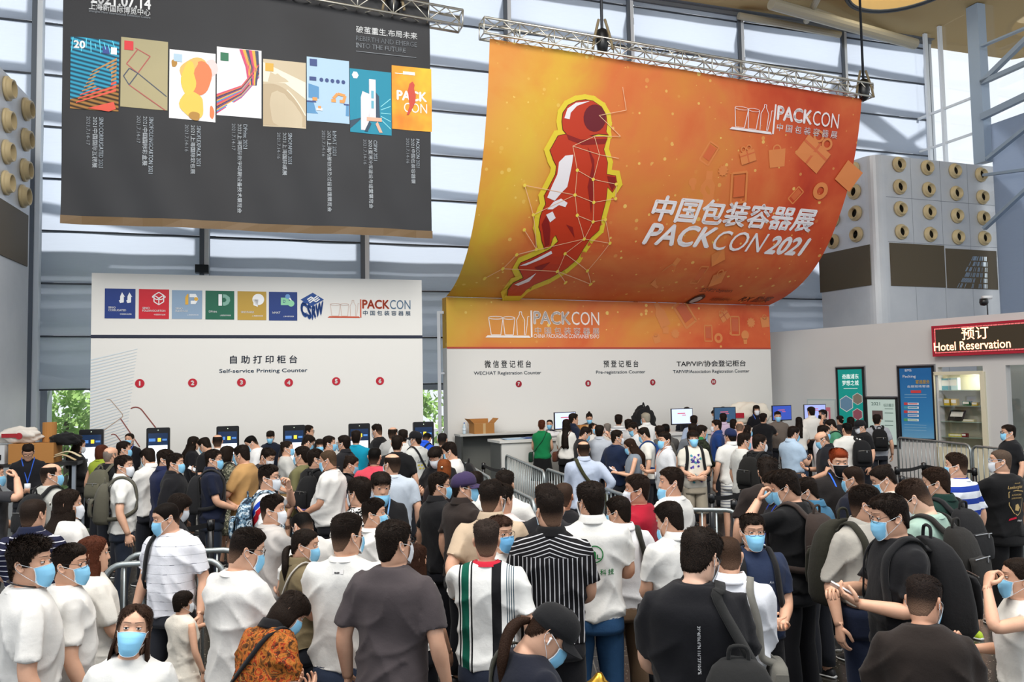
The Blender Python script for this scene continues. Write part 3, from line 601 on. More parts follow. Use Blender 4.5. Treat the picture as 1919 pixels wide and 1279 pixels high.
def f(mm):
    T(RBP, mm, '微 信 登 记 柜 台', (0.871, 2.705), (2.001, 2.873), bold=0.006); T(RBP, mm, 'WECHAT Registration Counter', (0.617, 2.530), (2.248, 2.628), m=1, bold=0.005)
    T(RBP, mm, '预 登 记 柜 台', (3.867, 2.696), (4.818, 2.862), bold=0.006); T(RBP, mm, 'Pre-registration Counter', (3.664, 2.521), (5.004, 2.623), m=1, bold=0.005)
    T(RBP, mm, 'TAP/VIP/协会登记柜台', (5.903, 2.694), (7.982, 2.850), bold=0.006); T(RBP, mm, 'TAP/VIP/Association Registration Counter', (5.789, 2.511), (8.089, 2.617), m=1, bold=0.005)
part('lettering', f, [paint('#1a2028'), paint('#3f4e60')])
for i, c in enumerate(((1.687, 2.337), (3.447, 2.323), (5.205, 2.323), (6.977, 2.312))):
    def f(mm):
        RBP.disc(mm, c, .075, .006, 26, 0); V, F = text_mesh(str(i + 7), 1., .03); lo, hi = V.min(0), V.max(0); k = .08 / (hi[1] - lo[1]); V = (V - (lo + hi) / 2) * k; mm.add(RBP.at(c[0] + V[:, 0], c[1] + V[:, 1], np.full(len(V), .009)), F, 1)
    part('number_badge', f, [paint('#9c1428'), paint('#f4eeec')])
a, b = (0.895, 3.396), (3.775, 4.025); wh = paint('#f4ece6')
def f(mm): packlogo(RBP, mm, lambda x, y: (a[0] + x * (b[0] - a[0]), a[1] + y * (b[1] - a[1])), 0, 0, 0, w=.012); T(RBP, mm, 'CHINA PACKAGING CONTAINER EXPO', (2.077, 3.380), (3.760, 3.473), w=.012)
part('packaging_logo', f, wh)
# pale product shapes printed on the orange
def shapes(P, mm, items, m_=0, w=.010):
    for kind, c, s, ang in items:
        cs, sn = math.cos(ang), math.sin(ang); q = lambda x, y: (c[0] + (x * cs - y * sn) * s, c[1] + (x * sn + y * cs) * s)
        if kind == 'phone': P.line(mm, [q(*p) for p in ((-.5, -.9), (.5, -.9), (.5, .9), (-.5, .9), (-.5, -.9))], s * .14, w, m_); P.poly(mm, [q(-.36, -.55), q(.36, -.55), q(.36, .7), q(-.36, .7)], w, m_ + 1)
        if kind == 'bottle': P.poly(mm, [q(-.45, -1), q(.45, -1), q(.45, .2), q(.2, .55), q(.2, 1), q(-.2, 1), q(-.2, .55), q(-.45, .2)], w, m_)
        if kind == 'gift': P.poly(mm, [q(-.8, -.7), q(.8, -.7), q(.8, .45), q(-.8, .45)], w, m_); P.line(mm, [q(0, -.7), q(0, .5)], s * .12, w + .002, m_ + 1); P.line(mm, [q(-.8, .1), q(.8, .1)], s * .12, w + .002, m_ + 1); P.ring(mm, q(-.3, .7), s * .18, s * .3, w, 14, m_); P.ring(mm, q(.3, .7), s * .18, s * .3, w, 14, m_)
        if kind == 'box': P.poly(mm, [q(-.7, -.7), q(.7, -.7), q(.7, .7), q(-.7, .7)], w, m_)
        if kind == 'ring': P.ring(mm, c, s * .4, s * .85, w, 20, m_)
        if kind == 'star': P.poly(mm, [q((1 if k % 2 else .72) * math.cos(k * PI / 10), (1 if k % 2 else .72) * math.sin(k * PI / 10)) for k in range(20)], w, m_)
        if kind == 'bulb': P.disc(mm, q(0, .25), s * .6, w, 18, m_); P.poly(mm, [q(-.25, -.9), q(.25, -.9), q(.3, -.2), q(-.3, -.2)], w, m_)
        if kind == 'bag': P.poly(mm, [q(-.6, -.8), q(.6, -.8), q(.7, .5), q(-.7, .5)], w, m_); P.ring(mm, q(0, .5), s * .25, s * .36, w, 14, m_)
part('product_print', lambda mm: shapes(RBP, mm, [('bottle', (5.485, 3.979), .32, .45), ('phone', (6.182, 4.018), .36, .6), ('box', (5.610, 3.600), .12, 0), ('star', (5.884, 3.510), .13, 0), ('phone', (6.862, 3.532), .22, 0), ('ring', (7.164, 3.413), .15, 0), ('gift', (7.366, 3.985), .18, .6), ('phone', (7.685, 3.730), .26, 0), ('bulb', (7.990, 3.446), .2, 0), ('star', (8.190, 3.819), .14, 0), ('bag', (8.634, 3.867), .2, .1), ('bag', (5.345, 3.401), .15, .3)]), [paint('#d98648'), paint('#c86038')])
# aluminium frame at the left end of the board
m = MB(); p0 = RBP.at(np.array(-.14), np.array(0.), np.array(-.12)); m.box(p0 + [0, 0, 1.98], (.07, .07, 3.96)); m.box(p0 + [.04, .05, 3.94], (.14, .07, .06)); m.box(p0 + [.04, .05, 2.6], (.14, .05, .04)); tag(m.build('support_frame', paint('#d4d8de')), 'slim pale support frame at left end of the registration board', 'frame')

# ---------------------------------------------------------------- orange hanging banner, swept back to the header strip
PROF = np.array([(0, 0), (.2, .05), (.4, .13), (.55, .22), (.7, .34), (.82, .48), (.91, .645), (.97, .83), (1, 1)])
BT0, BT1 = np.array([-.32, 14.8, 8.87]), np.array([8.06, 17.9, 8.69]); BB0, BB1 = np.array([-1.43, 17.5, 4.28]), np.array([6.72, 20.8, 4.28])
def bend(self, u, v, w):
    """u 0..1 along, v 0 (bottom) .. 1 (top)"""
    h = 1 - np.asarray(v, float); g = np.interp(h, PROF_S[:, 0], PROF_S[:, 1]); u = np.asarray(u, float)[..., None]
    T_ = BT0 + (BT1 - BT0) * u; B_ = BB0 + (BB1 - BB0) * u
    P = T_.copy(); P[..., :2] += (B_ - T_)[..., :2] * g[..., None]; P[..., 2] += (B_ - T_)[..., 2] * h
    dh = 1e-3; g2 = np.interp(h + dh, PROF_S[:, 0], PROF_S[:, 1]); d = np.stack([(B_ - T_)[..., 0] * (g2 - g) / dh, (B_ - T_)[..., 1] * (g2 - g) / dh, (B_ - T_)[..., 2]], -1)
    n = np.cross(np.broadcast_to(BT1 - BT0, d.shape), d); n = -n / np.linalg.norm(n, axis=-1, keepdims=True); n = np.where((n[..., 1:2] > 0), -n, n)
    return P + n * np.asarray(w, float)[..., None]
PROF_S = smooth_path(PROF, 8); PROF_S = PROF_S[np.concatenate([[True], np.diff(PROF_S[:, 0]) > 1e-5])]
BNP = Plane((0, 0, 0), (1, 0, 0), (0, 0, 1), bend)
us, vs = np.meshgrid(np.linspace(0, 1, 50), np.linspace(0, 1, 60)); G = BNP.at(us, vs, np.zeros_like(us) + .012 * np.sin(us * 23 + vs * 3)); V = np.concatenate([G.reshape(-1, 3), (BNP.at(us, vs, np.full_like(us, -.006) + .012 * np.sin(us * 23 + vs * 3))).reshape(-1, 3)]); F = grid_faces(60, 50); F = np.concatenate([F, F[:, ::-1] + 3000])
bn = link_mesh('hanging_banner', V, F, orange_m); tag(bn, 'huge orange astronaut banner hung from truss and swept back to the board', 'banner'); part = lambda nm, fill, mats: (lambda mm: (fill(mm), mm.build(nm, mats, bn))[1])(MB())
def dense(pts, k=3):
    p = np.array(pts); out = []
    for a_, b_ in zip(p, np.roll(p, -1, 0)):
        for t in np.linspace(0, 1, k, endpoint=False): out.append(a_ + (b_ - a_) * t)
    return np.array(out)
def fillpoly(P, mm, pts, w, m_=0):
    """triangulated fill so that the print follows the bend"""
    p = dense(pts, 4); from mathutils.geometry import delaunay_2d_cdt
    lo, hi = p.min(0), p.max(0); gx, gy = np.meshgrid(np.linspace(lo[0], hi[0], 14), np.linspace(lo[1], hi[1], 22)); grid = np.stack([gx.ravel(), gy.ravel()], 1)
    vv = [Vector(q) for q in p] + [Vector(q) for q in grid]; n = len(p)
    r_ = delaunay_2d_cdt(vv, [(i, (i + 1) % n) for i in range(n)], [list(range(n))], 1, 1e-7)
    V_ = np.array([list(q) for q in r_[0]]); mm.add(P.at(V_[:, 0], V_[:, 1], np.full(len(V_), w)), [list(f_) for f_ in r_[2]], m_)
BODY = [(0.1541, 0.5859), (0.1699, 0.6476), (0.1889, 0.6579), (0.2908, 0.6646), (0.2844, 0.6138), (0.2967, 0.5672), (0.2987, 0.5609), (0.3007, 0.5125), (0.3245, 0.5095), (0.3320, 0.4769), (0.3247, 0.4421), (0.3085, 0.4621), (0.3114, 0.4072), (0.3094, 0.3399), (0.3114, 0.2820), (0.2952, 0.2496), (0.2856, 0.2042), (0.2794, 0.1598), (0.2621, 0.1218), (0.2324, 0.0811), (0.2014, 0.0549), (0.1893, 0.0335), (0.1902, 0.0128), (0.1546, 0.0115), (0.1427, 0.0313), (0.1437, 0.0561), (0.1629, 0.0773), (0.1366, 0.1176), (0.1392, 0.1348), (0.1584, 0.1509), (0.2009, 0.1924), (0.2156, 0.2267), (0.2043, 0.2517), (0.1984, 0.2381), (0.1982, 0.2076), (0.1869, 0.1934), (0.1731, 0.2270), (0.1651, 0.2585), (0.1577, 0.2791), (0.1558, 0.3218), (0.1593, 0.3505), (0.1634, 0.3727), (0.1560, 0.4039), (0.1655, 0.4478), (0.1749, 0.4927), (0.1748, 0.5251), (0.1649, 0.5493)]
HELM = [(0.1758, 0.7078), (0.1766, 0.7428), (0.1877, 0.7756), (0.2073, 0.7974), (0.2279, 0.8077), (0.2464, 0.8064), (0.2686, 0.7870), (0.2812, 0.7565), (0.2860, 0.7219), (0.2853, 0.6882), (0.2928, 0.6762), (0.2672, 0.6756), (0.2248, 0.6495), (0.1916, 0.6562), (0.1802, 0.6737)]
def off(pts, px):
    p = np.array(pts); c = p * np.array([8.9, 5.]); d = np.roll(c, -1, 0) - np.roll(c, 1, 0); n = np.stack([d[:, 1], -d[:, 0]], 1); n /= np.linalg.norm(n, axis=1, keepdims=True) + 1e-9
    A = np.sum(c[:, 0] * np.roll(c[:, 1], -1) - np.roll(c[:, 0], -1) * c[:, 1]); n = n if A > 0 else -n; return (c + n * px) / np.array([8.9, 5.])
def f(mm):
    P_ = dense(BODY, 2); P2_ = dense(HELM, 2)
    for q, th in ((off(BODY, .06), .13), (off(HELM, .05), .13)):
        q = np.vstack([q, q[:1]])
        for a_, b_ in zip(q[:-1], q[1:]):
            ca, cb = a_ * [8.9, 5.], b_ * [8.9, 5.]; d = cb - ca; L_ = np.linalg.norm(d) + 1e-9; n_ = np.array([-d[1], d[0]]) / L_ * th / 2; e_ = d / L_ * th * .3
            BNP.poly(mm, [(ca - n_ - e_) / [8.9, 5.], (cb - n_ + e_) / [8.9, 5.], (cb + n_ + e_) / [8.9, 5.], (ca + n_ - e_) / [8.9, 5.]], .016, 0)
part('glow_print', f, paint('#e6cf3a'))
part('astronaut_print', lambda mm: (fillpoly(BNP, mm, off(BODY, .012), .022, 1), fillpoly(BNP, mm, off(HELM, .012), .023, 1), fillpoly(BNP, mm, BODY, .026, 0), fillpoly(BNP, mm, HELM, .028, 0)), [paint('#c23a1e'), paint('#4a1418')])
def ell(cx, cy, rx, ry, n=20): return [(cx + rx * math.cos(t), cy + ry * math.sin(t)) for t in np.linspace(0, 2 * PI, n, endpoint=False)]
vc, vx, vy = (0.2542, 0.7375), (0.2820, 0.7433), (0.2509, 0.7941)
def f(mm):
    fillpoly(BNP, mm, ell(vc[0], vc[1], vx[0] - vc[0], vy[1] - vc[1]), .031, 0)
    for pl in ([(0.1889, 0.6579), (0.2251, 0.6429), (0.2911, 0.6601), (0.2858, 0.6366), (0.2303, 0.6216), (0.1952, 0.6371)], [(0.2439, 0.6175), (0.2609, 0.5436), (0.2584, 0.4548), (0.2804, 0.3477), (0.2745, 0.4572), (0.2642, 0.5661)], [(0.1625, 0.2902), (0.1704, 0.3345), (0.1872, 0.2715), (0.1948, 0.2116), (0.1854, 0.2020)], [(0.3027, 0.5061), (0.3250, 0.5051), (0.3293, 0.4765), (0.3224, 0.4484), (0.3115, 0.4738)], [(0.2236, 0.2966), (0.2538, 0.2456), (0.2417, 0.2878)], [(0.1774, 0.1204), (0.2130, 0.1443), (0.1958, 0.1044)]): fillpoly(BNP, mm, pl, .030, 1)
part('shade_print', f, [paint('#6d1a26'), paint('#8c1f1c')])
def f(mm):
    for pl in ([(0.1785, 0.5430), (0.1918, 0.5711), (0.2109, 0.5787), (0.2108, 0.5354), (0.2093, 0.4915), (0.2079, 0.4475), (0.1952, 0.4199), (0.1829, 0.3881), (0.1632, 0.3984), (0.1707, 0.4486), (0.1788, 0.4933)], [(0.1685, 0.3516), (0.1808, 0.3835), (0.1977, 0.3987), (0.2156, 0.3837), (0.2124, 0.3658), (0.1954, 0.3724), (0.1816, 0.3533)], [(0.1682, 0.3298), (0.1826, 0.3447), (0.1935, 0.3197), (0.1822, 0.3007)], [(0.1377, 0.1241), (0.1641, 0.1450), (0.2043, 0.1883), (0.2092, 0.1777), (0.1833, 0.1506), (0.1548, 0.1274)], [(0.1482, 0.0523), (0.1715, 0.0738), (0.1886, 0.0996), (0.1820, 0.0662), (0.1610, 0.0488)], [(0.1803, 0.7218), (0.1859, 0.7622), (0.2051, 0.7904), (0.2385, 0.8046), (0.2084, 0.7780), (0.1945, 0.7466), (0.1933, 0.7202)]): fillpoly(BNP, mm, pl, .032, 0)
part('highlight_print', f, paint('#eeeaf0'))
ND = [(0.2256, 0.5182), (0.2689, 0.4875), (0.2303, 0.4182), (0.2812, 0.3944), (0.2459, 0.3369), (0.2902, 0.3152), (0.2794, 0.2436), (0.2420, 0.1803), (0.2413, 0.1095), (0.3293, 0.4765), (0.3352, 0.4170), (0.3209, 0.3277), (0.3503, 0.2324), (0.1042, 0.4391), (0.1368, 0.3261), (0.1227, 0.2649), (0.1653, 0.1915), (0.1204, 0.1667), (0.0986, 0.1109), (0.0640, 0.0720), (0.2802, 0.0672), (0.3204, 0.1168), (0.3520, 0.0646), (0.2070, 0.6128), (0.2754, 0.5899), (0.2641, 0.7506), (0.3229, 0.6754), (0.3253, 0.5831), (0.3307, 0.7874), (0.3175, 0.8828), (0.2573, 0.6625)]
LK = [(0, 1), (0, 2), (1, 3), (2, 3), (2, 4), (3, 5), (4, 5), (4, 6), (5, 6), (6, 7), (7, 8), (1, 9), (9, 10), (3, 10), (5, 11), (11, 12), (6, 12), (13, 14), (14, 16), (15, 16), (16, 17), (17, 18), (18, 19), (8, 20), (8, 18), (12, 21), (21, 22), (7, 21), (8, 22), (23, 24), (0, 23), (24, 30), (25, 26), (25, 28), (26, 30), (28, 29), (27, 24), (23, 30), (1, 24), (6, 17), (14, 2), (13, 2)]
def f(mm):
    S_ = np.array([8.9, 5.])
    for i, j in LK:
        ca, cb = np.array(ND[i]) * S_, np.array(ND[j]) * S_; d = cb - ca; n_ = np.array([-d[1], d[0]]) / np.linalg.norm(d) * .006; ts = np.linspace(0, 1, 6)
        for t0, t1 in zip(ts[:-1], ts[1:]): BNP.poly(mm, [(ca + d * t0 - n_) / S_, (ca + d * t1 - n_) / S_, (ca + d * t1 + n_) / S_, (ca + d * t0 + n_) / S_], .036, 0)
    for p in ND[:23]: BNP.poly(mm, [tuple(np.array(p) + .035 * np.array([math.cos(t), math.sin(t)]) / S_) for t in np.linspace(0, 2 * PI, 12, endpoint=False)], .038, 1)
part('network_print', f, [paint('#f0c09a'), paint('#f2d858')])
def bt(mm, s, a, b, m_=0, w=.018, **k):
    V, F = text_mesh(s, 1., k.get('bold', 0), k.get('shear', 0)); V = (V - V.min(0)) / (V.max(0) - V.min(0)); P_ = np.array(a) + V * (np.array(b) - np.array(a)); mm.add(BNP.at(P_[:, 0], P_[:, 1], np.full(len(P_), w)), F, m_)
def f(mm):
    bt(mm, '中国包装容器展', (0.4383, 0.3344), (0.9231, 0.4492), bold=0.016, shear=.12)
    bt(mm, 'PACK', (0.4370, 0.2336), (0.6398, 0.3287), bold=0.017, shear=.25); bt(mm, 'CON', (0.6402, 0.2283), (0.7991, 0.3163), bold=-.004, shear=.25); bt(mm, '2021', (0.8044, 0.2228), (0.9364, 0.3102), bold=0.021, shear=.25)
part('lettering', f, paint('#f2eef2'))
a, b = (0.6117, 0.7688), (0.9328, 0.9108)
part('packaging_logo', lambda mm: packlogo(BNP, mm, lambda x, y: (a[0] + x * (b[0] - a[0]), a[1] + y * (b[1] - a[1])), 0, 0, 0, w=.018), paint('#f4ecee'))
class Sc:   # works in metres on the bent cloth
    def __init__(s): pass
    def poly(s, mm, pts, w, m=0): BNP.poly(mm, [(p[0] / 8.9, p[1] / 5.) for p in pts], w, m)
    def line(s, mm, pts, th, w, m=0):
        P_ = np.array(pts)
        for a_, b_ in zip(P_[:-1], P_[1:]):
            d = b_ - a_; n_ = np.array([-d[1], d[0]]) / (np.linalg.norm(d) + 1e-9) * th / 2; s.poly(mm, [a_ - n_, b_ - n_, b_ + n_, a_ + n_], w, m)
    def ring(s, mm, c, r0, r1, w, n, m=0):
        t = np.linspace(0, 2 * PI, n + 1)
        for i in range(n): s.poly(mm, [(c[0] + r_ * math.cos(q), c[1] + r_ * math.sin(q)) for r_, q in ((r0, t[i]), (r1, t[i]), (r1, t[i + 1]), (r0, t[i + 1]))], w, m)
    def disc(s, mm, c, r_, w, n, m=0): s.poly(mm, [(c[0] + r_ * math.cos(t), c[1] + r_ * math.sin(t)) for t in np.linspace(0, 2 * PI, n, endpoint=False)], w, m)
bm = lambda p: (p[0] * 8.9, p[1] * 5.)
part('product_print', lambda mm: shapes(Sc(), mm, [('phone', bm((0.5647, 0.6469)), .26, -.45), ('gift', bm((0.6740, 0.6573)), .24, .4), ('bag', bm((0.7600, 0.6706)), .32, .2), ('star', bm((0.6111, 0.5784)), .14, 0), ('gift', bm((0.8704, 0.7115)), .5, -.55), ('phone', bm((0.6673, 0.5106)), .38, .2), ('bottle', bm((0.5787, 0.4903)), .4, .1), ('ring', bm((0.9133, 0.5324)), .24, 0), ('phone', bm((0.8408, 0.5015)), .2, -.6), ('bulb', bm((0.5341, 0.5073)), .16, .3), ('box', bm((0.6736, 0.1971)), .22, .6), ('phone', bm((0.6497, 0.1173)), .2, 0), ('bottle', bm((0.5498, 0.1227)), .32, -.3), ('bag', bm((0.7121, 0.1091)), .22, .4), ('box', bm((0.9922, 0.6166)), .4, -.5)], 0, .014), [paint('#e2884a'), paint('#d86a3a')])
def f(mm):
    bt(mm, '主办单位 Organizers', (0.6915, 0.0454), (0.7950, 0.0642)); bt(mm, '中国国际展览中心', (0.7603, 0.0131), (0.8304, 0.0239)); bt(mm, 'RX 励展', (0.8586, 0.0122), (0.9617, 0.0357))
    S_ = np.array([8.9, 5.]); c = np.array((0.7170, 0.0158)); BNP.poly(mm, [tuple(c + np.array([.16 * math.cos(t), .10 * math.sin(t)]) / S_) for t in np.linspace(0, 2 * PI, 18, endpoint=False)], .018, 1); BNP.poly(mm, [tuple(c + np.array([.11 * math.cos(t), .06 * math.sin(t)]) / S_) for t in np.linspace(0, 2 * PI, 18, endpoint=False)], .020, 2)
part('small_print', f, [paint('#2a1814'), paint('#1c2024'), paint('#b8c4c8')])

# ---------------------------------------------------------------- dark hanging banner
DKP = Plane((-7.160, 12.700, 0), (0.9516, 0.3072, 0))
DKL = 6.02; z0, z1 = 5.03, 9.02
def dkbend(P, u, v, w): return P.o + u[..., None] * P.u + v[..., None] * P.v + (np.asarray(w, float) + .05 * np.sin(u * 2.1 + v * .8) * np.clip((9. - v) / 4, 0, 1) + .02 * np.sin(u * 7 + v * 3) * np.clip((8.5 - v) / 4, 0, 1))[..., None] * P.w
DKP.bend = dkbend
us, vs = np.meshgrid(np.linspace(-.05, DKL, 70), np.linspace(z0, 9.6, 40)); G = DKP.at(us, vs, np.zeros_like(us)).reshape(-1, 3); F = grid_faces(40, 70)
def dark_fn(t):
    x, y, z = t.xyz(); n = t.noise(.7, 2)[0]; t.col(t.mix(n, srgb('#27272a'), srgb('#3a3c40')))
dk = link_mesh('hanging_banner', np.concatenate([G, G + DKP.w * -.008]), np.concatenate([F, F[:, ::-1] + len(G)]), mat('dark_print', '#303236', .65, 0, .3, dark_fn)); tag(dk, 'dark grey banner with eight picture panels hung at upper left', 'banner')
part = lambda nm, fill, mats: (lambda mm: (fill(mm), mm.build(nm, mats, dk))[1])(MB())
part('hem_strip', lambda mm: [DKP.rect(mm, (-.05 + k * .304, z0 - .01), (-.05 + (k + 1) * .304, z0 + .13), .020) for k in range(20)], paint('#6a5334'))
panels = [((131, 71), (224, 203)), ((226, 74), (315, 203)), ((317, 98), (404, 223)), ((406, 93), (490, 217)), ((493, 116), (573, 237)), ((575, 112), (654, 230)), ((656, 133), (733, 250)), ((735, 127), (808, 242))]
PQ = [((0.070, 6.908), (0.788, 8.099)), ((0.814, 6.994), (1.529, 8.177)), ((1.554, 6.871), (2.281, 8.060)), ((2.301, 7.001), (3.031, 8.193)), ((3.058, 6.871), (3.779, 8.057)), ((3.794, 7.020), (4.534, 8.179)), ((4.545, 6.881), (5.293, 8.053)), ((5.303, 7.012), (6.039, 8.193))]
def wig(t, kind):
    x, y, z = t.xyz()
    if kind == 0:
        w_ = t.n('TexWave'); w_.inputs['Scale'].default_value = 4.5; w_.inputs['Distortion'].default_value = .6; t.l(t.map((1, 1, 1), (0, 1.35, 0)), w_.inputs['Vector']); c1 = t.mix(w_.outputs[0], srgb('#0d3a52'), srgb('#2f9ec2')); t.col(t.mix(t.math('LESS_THAN', t.math('ADD', z, t.math('MULTIPLY', x, -.45)), 10.25), c1, t.mix(w_.outputs[0], srgb('#241a12'), srgb('#a8793e'))))
    if kind == 1: t.col(t.ramp(t.noise(.6)[0], [(0, '#8d8a70'), (1, '#b9ac84')]))
    if kind == 4: t.col(t.ramp(t.noise(.5)[0], [(0, '#b8a88c'), (1, '#d2c6ae')]))
    if kind == 7: t.col(t.ramp(t.noise(1.6, 3)[0], [(.25, '#d8682c'), (.5, '#e39a32'), (.75, '#e6c63a')]))
cols = ['#1f6f92', '#aaa07c', '#e6e6ea', '#e4e4ea', '#c8bba2', '#a9c6de', '#2288a4', '#e09030']
for i, (a, b) in enumerate(PQ):
    W_, H_ = b[0] - a[0], b[1] - a[1]; g = lambda x, y: (a[0] + x * W_, a[1] + y * H_)
    cells = lambda mm: [DKP.rect(mm, g(k / 6, j / 6), g((k + 1) / 6, (j + 1) / 6), .008, 0) for k in range(6) for j in range(6)]
    blob = lambda mm, cx, cy, rx, ry, m_, w_=.012, n=22, wob=.12: DKP.poly(mm, [g(cx + rx * math.cos(t) * (1 + wob * math.sin(3 * t + cx * 9)), cy + ry * math.sin(t) * (1 + wob * math.cos(2 * t + cy * 7))) for t in np.linspace(0, 2 * PI, n, endpoint=False)], w_, m_)
    def f(mm):
        cells(mm)
        if i == 0:
            DKP.text(mm, '20', g(.06, .84), .24 * W_, .11 * H_, .016, 1, bold=0.017); DKP.rect(mm, g(.66, .80), g(.80, .90), .014, 2); DKP.rect(mm, g(.83, .80), g(.95, .90), .014, 1)
            for k in range(9): y = .08 + k * .055; DKP.poly(mm, [g(.12 + .04 * k, y), g(.95, y + .20), g(.95, y + .235), g(.12 + .04 * k, y + .015)], .012 + k * .0003, 3 if k > 2 else 4)
            DKP.poly(mm, [g(.35, .02), g(.90, .13), g(.95, .03), g(.8, -.01)], .016, 4); 
            for k in range(10): DKP.line(mm, [g(.05 + k * .09, .99 - (k % 3) * .03), g(.02 + k * .1, .80 + (k % 2) * .06)], .012, .014, 5)
        if i == 1:
            DKP.rect(mm, g(.07, .82), g(.26, .95), .014, 1)
            for k, pl in enumerate(([(.30, .86), (.62, .76), (.36, .50), (.12, .62), (.36, .85)], [(.36, .50), (.18, .32), (.06, .44), (.18, .56), (.36, .50), (.98, .20)], [(.18, .32), (.95, .0)])): DKP.line(mm, [g(*p) for p in pl], .016, .012, 2 + k % 2)
        if i == 2:
            blob(mm, .55, .70, .30, .22, 1); blob(mm, .66, .62, .26, .24, 2, .014); blob(mm, .42, .60, .16, .24, 3, .016); blob(mm, .50, .22, .26, .20, 4, .015); blob(mm, .55, .06, .12, .07, 5, .018); blob(mm, .92, .14, .05, .10, 2, .014); blob(mm, .10, .80, .06, .06, 5, .014); DKP.rect(mm, g(.09, .83), g(.27, .94), .014, 6); blob(mm, .90, .78, .14, .14, 7, .011)
        if i == 3:
            for k in range(13): DKP.poly(mm, [g(-.0, .02 + k * .022), g(.55, .28 + k * .014), g(.95, .60 + k * .016), g(.95, .615 + k * .016), g(.55, .295 + k * .014), g(.0, .04 + k * .022)], .012 + .0004 * k, 1 + k % 6)
            for k in range(6): DKP.poly(mm, [g(.50 + k * .07, .99), g(.58 + k * .07, .99), g(.72 + k * .045, .74), g(.74 + k * .03, .48), g(.70 + k * .03, .48), g(.64 + k * .05, .74)], .018, 1 + (k * 2) % 6)
            DKP.rect(mm, g(.08, .80), g(.26, .92), .014, 7)
        if i == 4: DKP.poly(mm, [g(0, .62)] + [g(x, .62 + .08 * math.sin(x * 2) - .52 * x ** 2.2) for x in np.linspace(0, .99, 14)] + [g(.99, .02), g(0, .02)], .012, 1); DKP.line(mm, [g(x, .63 + .08 * math.sin(x * 2) - .52 * x ** 2.2) for x in np.linspace(.55, .99, 9)], .02, .014, 2); DKP.poly(mm, [g(0, .95), g(.99, .70), g(.99, .45), g(.5, .66), g(0, .66)], .011, 2); DKP.rect(mm, g(.05, .82), g(.24, .94), .014, 3)
        if i == 5:
            DKP.rect(mm, g(0, .12), g(.99, .30), .012, 1); DKP.rect(mm, g(0, .29), g(.99, .315), .014, 2); DKP.rect(mm, g(.07, .86), g(.24, .97), .014, 2); DKP.poly(mm, [g(.04, .36), g(.28, .36), g(.28, .54), g(.04, .58)], .012, 1)
            for k in range(5): blob(mm, .34 + k * .13, .655, .045, .032, 2, .014, 14, 0)
            for x in (.18, .62, .82): DKP.rect(mm, g(x - .05, .32), g(x + .06, .37), .015, 3)
            DKP.line(mm, [g(.62, .38), g(.72, .46), g(.90, .44), g(.86, .34)], .05, .016, 3); DKP.rect(mm, g(.22, .17), g(.36, .21), .016, 4); DKP.rect(mm, g(.26, .20), g(.33, .24), .017, 3); DKP.rect(mm, g(.06, .63), g(.22, .69), .014, 2)
        if i == 6:
            DKP.poly(mm, [g(.26, .05), g(.44, .05), g(.48, .62), g(.30, .66), g(.26, .56)], .012, 1); DKP.poly(mm, [g(.46, .20), g(.62, .20), g(.62, .86), g(.46, .86)], .014, 1); DKP.rect(mm, g(.51, .56), g(.57, .68), .016, 2); DKP.rect(mm, g(.51, .40), g(.57, .52), .016, 2); DKP.poly(mm, [g(.62, .24), g(.72, .24), g(.70, .60), g(.62, .66)], .013, 3); DKP.rect(mm, g(.40, .20), g(.76, .26), .018, 4)
            for s_ in (-1, 1): DKP.poly(mm, [g(.56 + s_ * .10, .20), g(.56 + s_ * .22, .03), g(.56 + s_ * .14, .03), g(.56 + s_ * .05, .16)], .018, 3 if s_ < 0 else 4)
            for k in range(5): DKP.line(mm, [g(.74, .24 + .05 * k), g(.98, .10 + .12 * k)], .014, .011, 5)
            DKP.poly(mm, [g(0, .18), g(.26, .24), g(.26, .22), g(0, .05)], .011, 3); blob(mm, .13, .90, .08, .06, 6, .014, 6, 0)
        if i == 7:
            DKP.text(mm, 'PACK', g(.12, .46), .76 * W_, .16 * H_, .014, 1, bold=0.021); DKP.text(mm, 'CON', g(.30, .28), .58 * W_, .15 * H_, .014, 1); DKP.rect(mm, g(.28, .87), g(.58, .92), .014, 1); DKP.line(mm, [g(.08, .88), g(.28, .88)], .012, .014, 1)
            DKP.poly(mm, [g(.42, .50), g(.40, .62), g(.44, .73), g(.52, .77), g(.57, .72), g(.55, .66), g(.60, .55), g(.58, .44), g(.52, .36), g(.42, .24), g(.37, .24), g(.44, .38)], .018, 2)
    mset = {0: ['#f0f0f0', '#1d3f8c', '#b08048', '#d8503c', '#5fd0ea'], 1: ['#cc2430', '#a84a48', '#3a4458'], 2: ['#e8b060', '#e07848', '#e8c048', '#e6bc4a', '#a87a28', '#a8c4d8', '#ddc8c8'], 3: ['#c83a6a', '#3a8ac8', '#e0a83a', '#7a2a6a', '#2a3a5a', '#e06a3a', '#0f6a48'], 4: ['#b3a184', '#e2dac8', '#cfa23a'], 5: ['#4a88b8', '#1c3a78', '#e0924a', '#eef2f6'], 6: ['#d8d4da', '#58a8c0', '#143a54', '#e0a890', '#7fd0dc', '#e8ecf2'], 7: ['#f4ece0', '#c23a24']}[i]
    base = mat('picture_%d' % i, cols[i], .6, 0, .3, (lambda t, i=i: wig(t, i)) if i in (0, 1, 4, 7) else None)
    part('picture_panel', f, [base] + [paint(c) for c in mset])
